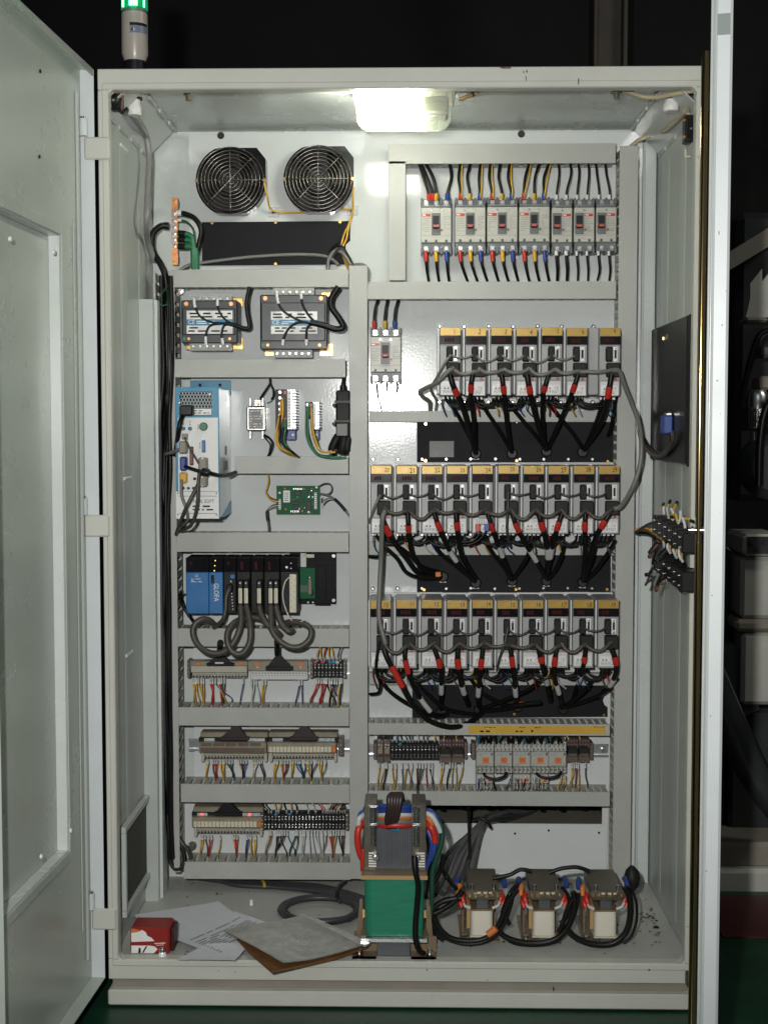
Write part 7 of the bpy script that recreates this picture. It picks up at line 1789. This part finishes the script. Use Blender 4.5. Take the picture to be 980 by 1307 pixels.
k = MB('white'); p = fl(321, 1155); k.cyl(p, (p.x, p.y, p.z+.012), .004, n=10); tag(k.build('plastic_cap', loc=p), 'tiny white plastic cap on the cabinet floor behind the papers', 'cap')
for (px, py, lab) in ((295,1225,'black screw lying near the front lip'),(300,1225.5,'second black screw lying near the front lip')):
    k = MB('ink'); p = fl(px, py); k.cyl((p.x, p.y, p.z+.001), (p.x, p.y, p.z+.006), .0042, n=8); tag(k.build('screw', loc=p), lab, 'screw')
# crumbs of rust and dirt
rng = random.Random(77); k = MB('wire_brown')
for i in range(190):
    if i < 90: px, py = rng.gauss(836, 10), rng.gauss(1172, 17)
    else: px, py = rng.uniform(215, 860), rng.uniform(1125, 1222)
    p = fl(px, py, ZF+.0004)
    if abs(p.x) > .57 or p.y < .03 or p.y > .52: continue
    s = rng.uniform(.0012, .0042) * (2.2 if i < 40 and i % 3 == 0 else 1); k.m(rng.choice(('bracket_brown','ink','bracket_brown','wire_brown'))); k.add([(p.x-s,p.y-s*.6,p.z),(p.x+s*.7,p.y-s,p.z),(p.x+s,p.y+s*.6,p.z),(p.x-s*.3,p.y+s,p.z),(p.x,p.y,p.z+s*.6)], [(0,1,4),(1,2,4),(2,3,4),(3,0,4)])
o = k.build('dirt', kind='stuff'); tag(o, 'crumbs of rust and dirt scattered over the cabinet floor', 'dirt')

# ================================================================== SIDE WALLS AND CORNERS
Xw = W2 - .0135
def rw(px, py, X=None): return atx(px, py, Xw if X is None else X)
# thin black wall box
Xi = .575
pa, pb2 = atx(875, 500, Xi), atx(830, 500, Xi)
ya_, yb2 = pa.y, pb2.y
zt_, zb_ = atx(875, 403, Xi).z, atx(875, 592, Xi).z
t = thing('wall_box', 'flat black box with a tiny lit lamp on the side wall by the locking rod', 'box', (Xi+.01, (ya_+yb2)/2, zb_))
k = MB('black'); k.box(Xi, Xi+.016, ya_, yb2, zb_, zt_, .002); bxx = k.build('case', t)
k = MB('black_soft'); k.box(Xi+.002, Xi+.018, ya_-.02, ya_-.0005, zb_-.006, zt_+.002, .002); k.build('end_cap', t)
k = MB('led_amber'); p = atx(847, 432, Xi); k.cyl((Xi-.0005, p.y, p.z), (Xi-.003, p.y, p.z), .0035, n=10); k.build('indicator', t)
k = MB('ink_grey')
for q in range(4): k.box(Xi-.0006, Xi-.0002, p.y-.02-.008*q, p.y-.024-.008*q, p.z-.004, p.z+.006)
k.build('print', t, kind='stuff')
p0 = atx(857, 542, Xi)
k = MB('blue'); k.box(Xi-.022, Xi-.0008, p0.y-.016, p0.y+.016, p0.z-.020, p0.z+.020, .003); k.m('steel').box(Xi-.014, Xi-.004, p0.y-.013, p0.y+.013, p0.z+.0205, p0.z+.024); bp_ = k.build('blue_plug', t)
k = MB('black'); k.box(Xi-.006, Xi-.0005, p0.y+.02, p0.y+.034, p0.z-.06, p0.z+.03, .001); k.build('plug_side_frame', t)  # upright black strip on the case, beside the blue plug
wire('video_cable', [(857,551,.13),(858,562,.14),(851,576,.20),(839,582,.28),(827,576,.36),(818,562,.41),(815,548,.42)], .0048, 'cable_dark', 'grey lead looping from the blue plug on the flat black box', 'cable', n=8)
wire('video_cable', [(850,575,.22),(838,578,.30),(826,568,.37),(817,552,.41)], .0036, 'cable_black', 'thinner black lead looping with the grey one under the flat black box', 'cable', n=7)
# two banks of terminals on the side wall
def wallbank(pts, label, n):
    t = thing('wall_terminals', label, 'terminal block', rw(*pts[0]), 'terminal blocks on the side wall')
    (xa, ya0, xb, yb0, h) = pts[1]
    for i in range(n):
        f0, f1 = i/n, (i+1)/n
        P = atx(xa+(xb-xa)*f0, ya0+(yb0-ya0)*f0, Xw-.02); Q = atx(xa+(xb-xa)*f1, ya0+(yb0-ya0)*f1, Xw-.02)
        k = MB('black'); y0_, y1_ = sorted((P.y, Q.y)); k.box(Xw-.036, Xw, y0_+.0008, y1_-.0008, P.z-h, P.z, .002); b_ = k.build('terminal', t)
        k = MB('steel'); ym = (y0_+y1_)/2; k.cyl((Xw-.036, ym, P.z-.010), (Xw-.039, ym, P.z-.010), .0035, n=8); k.cyl((Xw-.036, ym, P.z-h+.010), (Xw-.039, ym, P.z-h+.010), .0035, n=8); k.build('screw', b_)
    return t
wallbank(((860,690),(841,657,881,682,.040)), 'upper bank of black terminals on the side wall beside the locking rod', 6)
wallbank(((860,740),(840,703,880,731,.040)), 'lower bank of black terminals on the side wall beside the locking rod', 6)
rw_ = random.Random(19)
for i, (px, py) in enumerate(((847,657),(853,661),(858,664),(865,668),(874,674),(848,702),(855,706),(863,712),(871,717))):
    p = atx(px, py, Xw-.03); up = 1
    b_ = 'upper' if i < 5 else 'lower'
    k = MB('wire_white'); q1 = p+Vector((rw_.uniform(-.008,.004), rw_.uniform(-.012,.012), .012)); q2 = q1+Vector((rw_.uniform(-.006,.006), rw_.uniform(-.012,.012), rw_.uniform(.006,.014)))
    k.tube([p, q1, q2], .0030, 6, 3); tag(k.build('wire_end', loc=p), 'white numbered wire end standing up from the %s bank of wall terminals' % b_, 'wire', 'white wire ends on wall terminals')
    q = p+Vector((0, rw_.uniform(.004,.016), .002)); k = MB('tape_yellow'); r1 = q+Vector((rw_.uniform(-.004,.004), rw_.uniform(-.008,.012), .016)); r2 = r1+Vector((rw_.uniform(-.004,.010), rw_.uniform(-.02,.02), rw_.uniform(-.004,.018)))
    k.tube([q, r1, r2], .0026, 6, 3); o = k.build('wire_end', loc=q); tag(o, 'yellow fork lug wire bending up from the %s bank of wall terminals' % b_, 'wire', 'yellow wires on wall terminals')
    k = MB('black'); k.tube([r2, r2+(r2-r1).normalized()*.008], .0034, 6, 1); k.build('end_sleeve', o)
for i in range(9):
    y1, y2 = rw_.uniform(.08,.27), rw_.uniform(.08,.27); z1 = atx(860, 690 + 36*(i % 2), Xw-.03).z - .02
    P = [Vector((Xw-.036, y1, z1)), Vector((Xw-.050, (y1*2+y2)/3, z1-rw_.uniform(.01,.04))), Vector((Xw-.052, (y1+2*y2)/3, z1-rw_.uniform(.01,.05))), Vector((Xw-.034, y2, z1-rw_.uniform(-.02,.03)))]
    k = MB(rw_.choice(('cable_black','cable_black','cable_slate','wire_brown'))); k.tube(P, .0026, 6, 5); tag(k.build('harness_wire', loc=P[0]), 'dark wire tangled across the wall terminals beside the locking rod', 'wire', 'tangled wires on the wall terminals')
for i, (m_, pts, lab) in enumerate((('cable_slate',[(810,680,.42),(822,672,.40),(833,667,.38),(842,665,.36)],'slate cable running from the tall duct to the upper wall terminals'),
    ('yellow',[(810,676,.42),(824,674,.40),(836,682,.36),(846,690,.30)],'yellow wire in the harness to the wall terminals'),('wire_brown',[(810,678,.42),(824,677,.40),(836,684,.36),(848,693,.28)],'brown wire in the harness to the wall terminals'),('cable_black',[(810,680,.42),(826,681,.40),(838,688,.35),(850,694,.26),(862,700,.18)],'black wire in the harness reaching between both wall terminal banks'),
    ('cable_black',[(834,684,.36),(836,692,.35),(843,694,.33),(849,689,.30)],'thin black wire making a small loop before the wall terminals'),('cable_slate',[(848,692,.28),(856,700,.24),(866,700,.18),(874,694,.13)],'slate cable bridging towards the near end of the upper wall terminals'),
    ('red',[(862,708,.22),(866,718,.20),(867,730,.20)],'red wire crossing the lower wall terminals'),('wire_white',[(862,706,.22),(866,722,.19),(865,738,.19),(868,752,.18)],'white wire hanging past the lower wall terminals'),('orange',[(874,700,.13),(879,708,.11),(880,714,.11)],'orange wire at the near end of the upper wall terminals'),
    ('cable_black',[(868,735,.18),(866,750,.18),(873,757,.15),(880,750,.13)],'black wire curling below the lower wall terminals'))):
    wire('harness_wire', [(x, y, Y-.0) for x, y, Y in pts], .0034 if m_ in ('cable_slate','cable_black') else .0026, m_, lab, 'wire', n=6)
# corner fittings
def gus(px, py, sx, off=.010):
    xw = sx*(W2-.0055); n = Vector((-sx, 0, -1)).normalized(); A = Vector((xw, 0, ZT-.062)) + n*off
    d = ray(px, py); return O + d*((A-O).dot(n)/d.dot(n))
k = MB('white'); p = gus(172, 140, -1, .012); k.lathe((p.x, p.y, p.z), [(.013,-.012),(.015,-.010),(.015,.006),(.012,.010),(.012,.020)], 6); k.m('black').lathe((p.x, p.y, p.z+.0205), [(.017,0),(.017,.004)], 16)
tag(k.build('cable_gland', loc=p), 'white cable gland in the filter-side top corner with a grey pipe below', 'cable gland')
W = [gus(172,146,-1,.016), gus(176,153,-1,.014), gus(181,161,-1,.012), atx(186,171,-.572), atx(189,186,-.570), atx(190.5,205,-.568), atx(189,240,-.568), atx(187.5,280,-.565), at(189,308,.40), at(197,332,.44)]
k = MB('conduit'); k.tube(W, .0068, 10, 6); tag(k.build('grey_conduit', loc=W[0]), 'smooth grey cable curving down the corner from the white gland', 'cable')
p = at(147, 130, .05); t = thing('limit_switch', 'black round limit switch with red and brown wires in the filter-side top corner', 'switch', p)
k = MB('black'); k.box(p.x-.012, p.x+.014, .045, .075, p.z-.016, p.z+.016, .004); k.build('body', t)
k = MB('black_gloss'); k.cyl((p.x, .045, p.z), (p.x, .036, p.z), .011, .010, 16); k.m('steel').cyl((p.x,.036,p.z), (p.x,.035,p.z), .003, n=8); k.build('plunger', t)
k = MB('red'); k.tube([(p.x+.004,.05,p.z+.012), (p.x+.010,.05,p.z+.022), (p.x+.016,.05,p.z+.018)], .003, 6); k.build('red_wire', t)
k = MB('wire_brown'); k.tube([(p.x+.012,.05,p.z+.03), (p.x+.016,.05,p.z+.012), (p.x+.012,.05,p.z-.014)], .0028, 6); k.m('black').tube([(p.x+.006,.05,p.z-.012), (p.x+.014,.05,p.z-.022), (p.x+.022,.06,p.z-.010)], .003, 6); k.build('brown_wire', t)
p = at(878, 165, .055); t = thing('door_switch', 'black door switch on the frame by the locking-rod door', 'switch', p)
k = MB('black'); k.box(p.x-.0085, p.x+.0085, .045, .075, p.z-.027, p.z+.027, .002); k.build('body', t)
k = MB('black_gloss'); k.box(p.x-.004, p.x+.004, .040, .0448, p.z-.020, p.z+.022, .001); k.m('steel').cyl((p.x+.002,.0398,p.z-.002), (p.x+.002,.038,p.z-.002), .002, n=8); k.build('slot', t)
k = MB('copper')
for dz in (-.017, .016): k.cyl((p.x-.0105, .05, p.z+dz), (p.x-.0105, .044, p.z+dz), .003, n=8); k.cyl((p.x+.0105, .05, p.z+dz), (p.x+.0105, .044, p.z+dz), .003, n=8)
k.build('screws', t, kind='stuff')
k = MB('white'); p2 = gus(856, 136, 1, .012); k.lathe((p2.x, p2.y, p2.z), [(.015,-.010),(.017,-.008),(.017,.004),(.014,.008),(.014,.016)], 6); tag(k.build('cable_gland', loc=p2), 'white cable gland near the ceiling by the door switch', 'cable gland')
wire('lamp_cable', [(790,114,.08),(803,117,.09),(818,123,.10),(838,124,.09),(860,120,.06),(884,116,.04)], .0048, 'beige_cable', 'beige cable sagging along the ceiling to the door switch corner', 'cable', n=8)
W = [at(804,188,.44), at(815,179,.45), at(830,173,.44), at(842,170,.40), gus(850,165,1,.012), gus(862,155,1,.010), gus(872,144,1,.010), at(876,139,.09), at(878,147,.06)]
k = MB('beige_cable'); k.tube(W, .0050, 8, 6); tag(k.build('lamp_cable', loc=W[0]), 'beige cable climbing from the tall duct to the door switch', 'cable')
k = MB('cream'); p = at(877, 197, .05); k.box(p.x-.006, p.x-.0035, .048, .052, p.z-.006, p.z+.009); k.box(p.x-.0035, p.x+.006, .048, .052, p.z-.006, p.z-.0035); tag(k.build('wall_hook', loc=p), 'tiny cream hook on the wall below the door switch', 'hook')

# ================================================================== STACK LIGHT ON THE ROOF
Yb_ = .16; p = at(172.5, 60, Yb_); zr = H+.0045; rr = 16.6*mm(Yb_)
t = thing('stack_light', 'round beacon on the cabinet roof with its green lens lit', 'beacon', (p.x, Yb_, zr))
zl = at(172.5, 17.5, Yb_).z; zt2 = at(172.5, 70, Yb_).z
k = MB('black'); k.lathe((p.x, Yb_, zr), [(rr*.80,0),(rr*.80,max(.004, zt2-zr-.014))], 28); k.build('foot', t)
k = MB('beacon_body'); zb = zt2-.012-zr; k.lathe((p.x, Yb_, zr), [(rr*.72,zb-.008),(rr*.82,zb),(rr*.99,zt2-zr),(rr*.985,zl-zr-.006),(rr*.97,zl-zr-.001)], 36); k.build('body', t)
k = MB('breaker_dark'); k.lathe((p.x, Yb_, zl), [(rr*.93,-.0008),(rr*.93,.006)], 36); k.build('collar', t)
k = MB('beacon_green'); vs = []; nr = 48; hl = .085
for z in (.0063, .02, hl):
    for i in range(nr):
        an = 2*math.pi*i/nr; q = rr*(1.0 if i % 2 else .93)*(.96 if z == hl else 1); vs.append((p.x+q*math.cos(an), Yb_+q*math.sin(an), zl+z))
k.add(vs, [(j*nr+i, j*nr+(i+1) % nr, (j+1)*nr+(i+1) % nr, (j+1)*nr+i) for j in range(2) for i in range(nr)] + [tuple(2*nr+i for i in range(nr))]); k.build('lens', t)
k = MB('beacon_led')
for an, w in ((-95,.0035),(-78,.0028),(-66,.002),(-150,.0022),(-20,.002)):
    a_ = R(an); c = (p.x+rr*.86*math.cos(a_), Yb_+rr*.86*math.sin(a_)); k.cyl((c[0], c[1]-.006, zl+.009), (c[0], c[1]-.006, zl+.05), w, n=8)
k.build('led_rods', t, kind='stuff')
k = MB('ink'); vs = []
a0, a1 = R(-100), R(-15); n = 12
z0_, z1_ = at(172,46,Yb_).z, at(172,33,Yb_).z; zq = z1_-(z1_-z0_)*.28
def band(za, zb2, q, mt, b0=a0, b1=a1):
    k.m(mt); vs = []
    for i in range(n+1):
        an = b0+(b1-b0)*i/n; vs += [(p.x+rr*q*math.cos(an), Yb_+rr*q*math.sin(an), za), (p.x+rr*q*math.cos(an), Yb_+rr*q*math.sin(an), zb2)]
    k.add(vs, [(2*i,2*i+2,2*i+3,2*i+1) for i in range(n)], True)
band(z0_, z1_, 1.004, 'blue_grey'); band(zq, z1_, 1.012, 'ink'); band(z0_+.004, zq-.006, 1.012, 'ink', R(-92), R(-86)); band(z0_+.004, zq-.006, 1.012, 'white', R(-84), R(-80))
k.build('sticker', t)

bpy.context.view_layer.update()
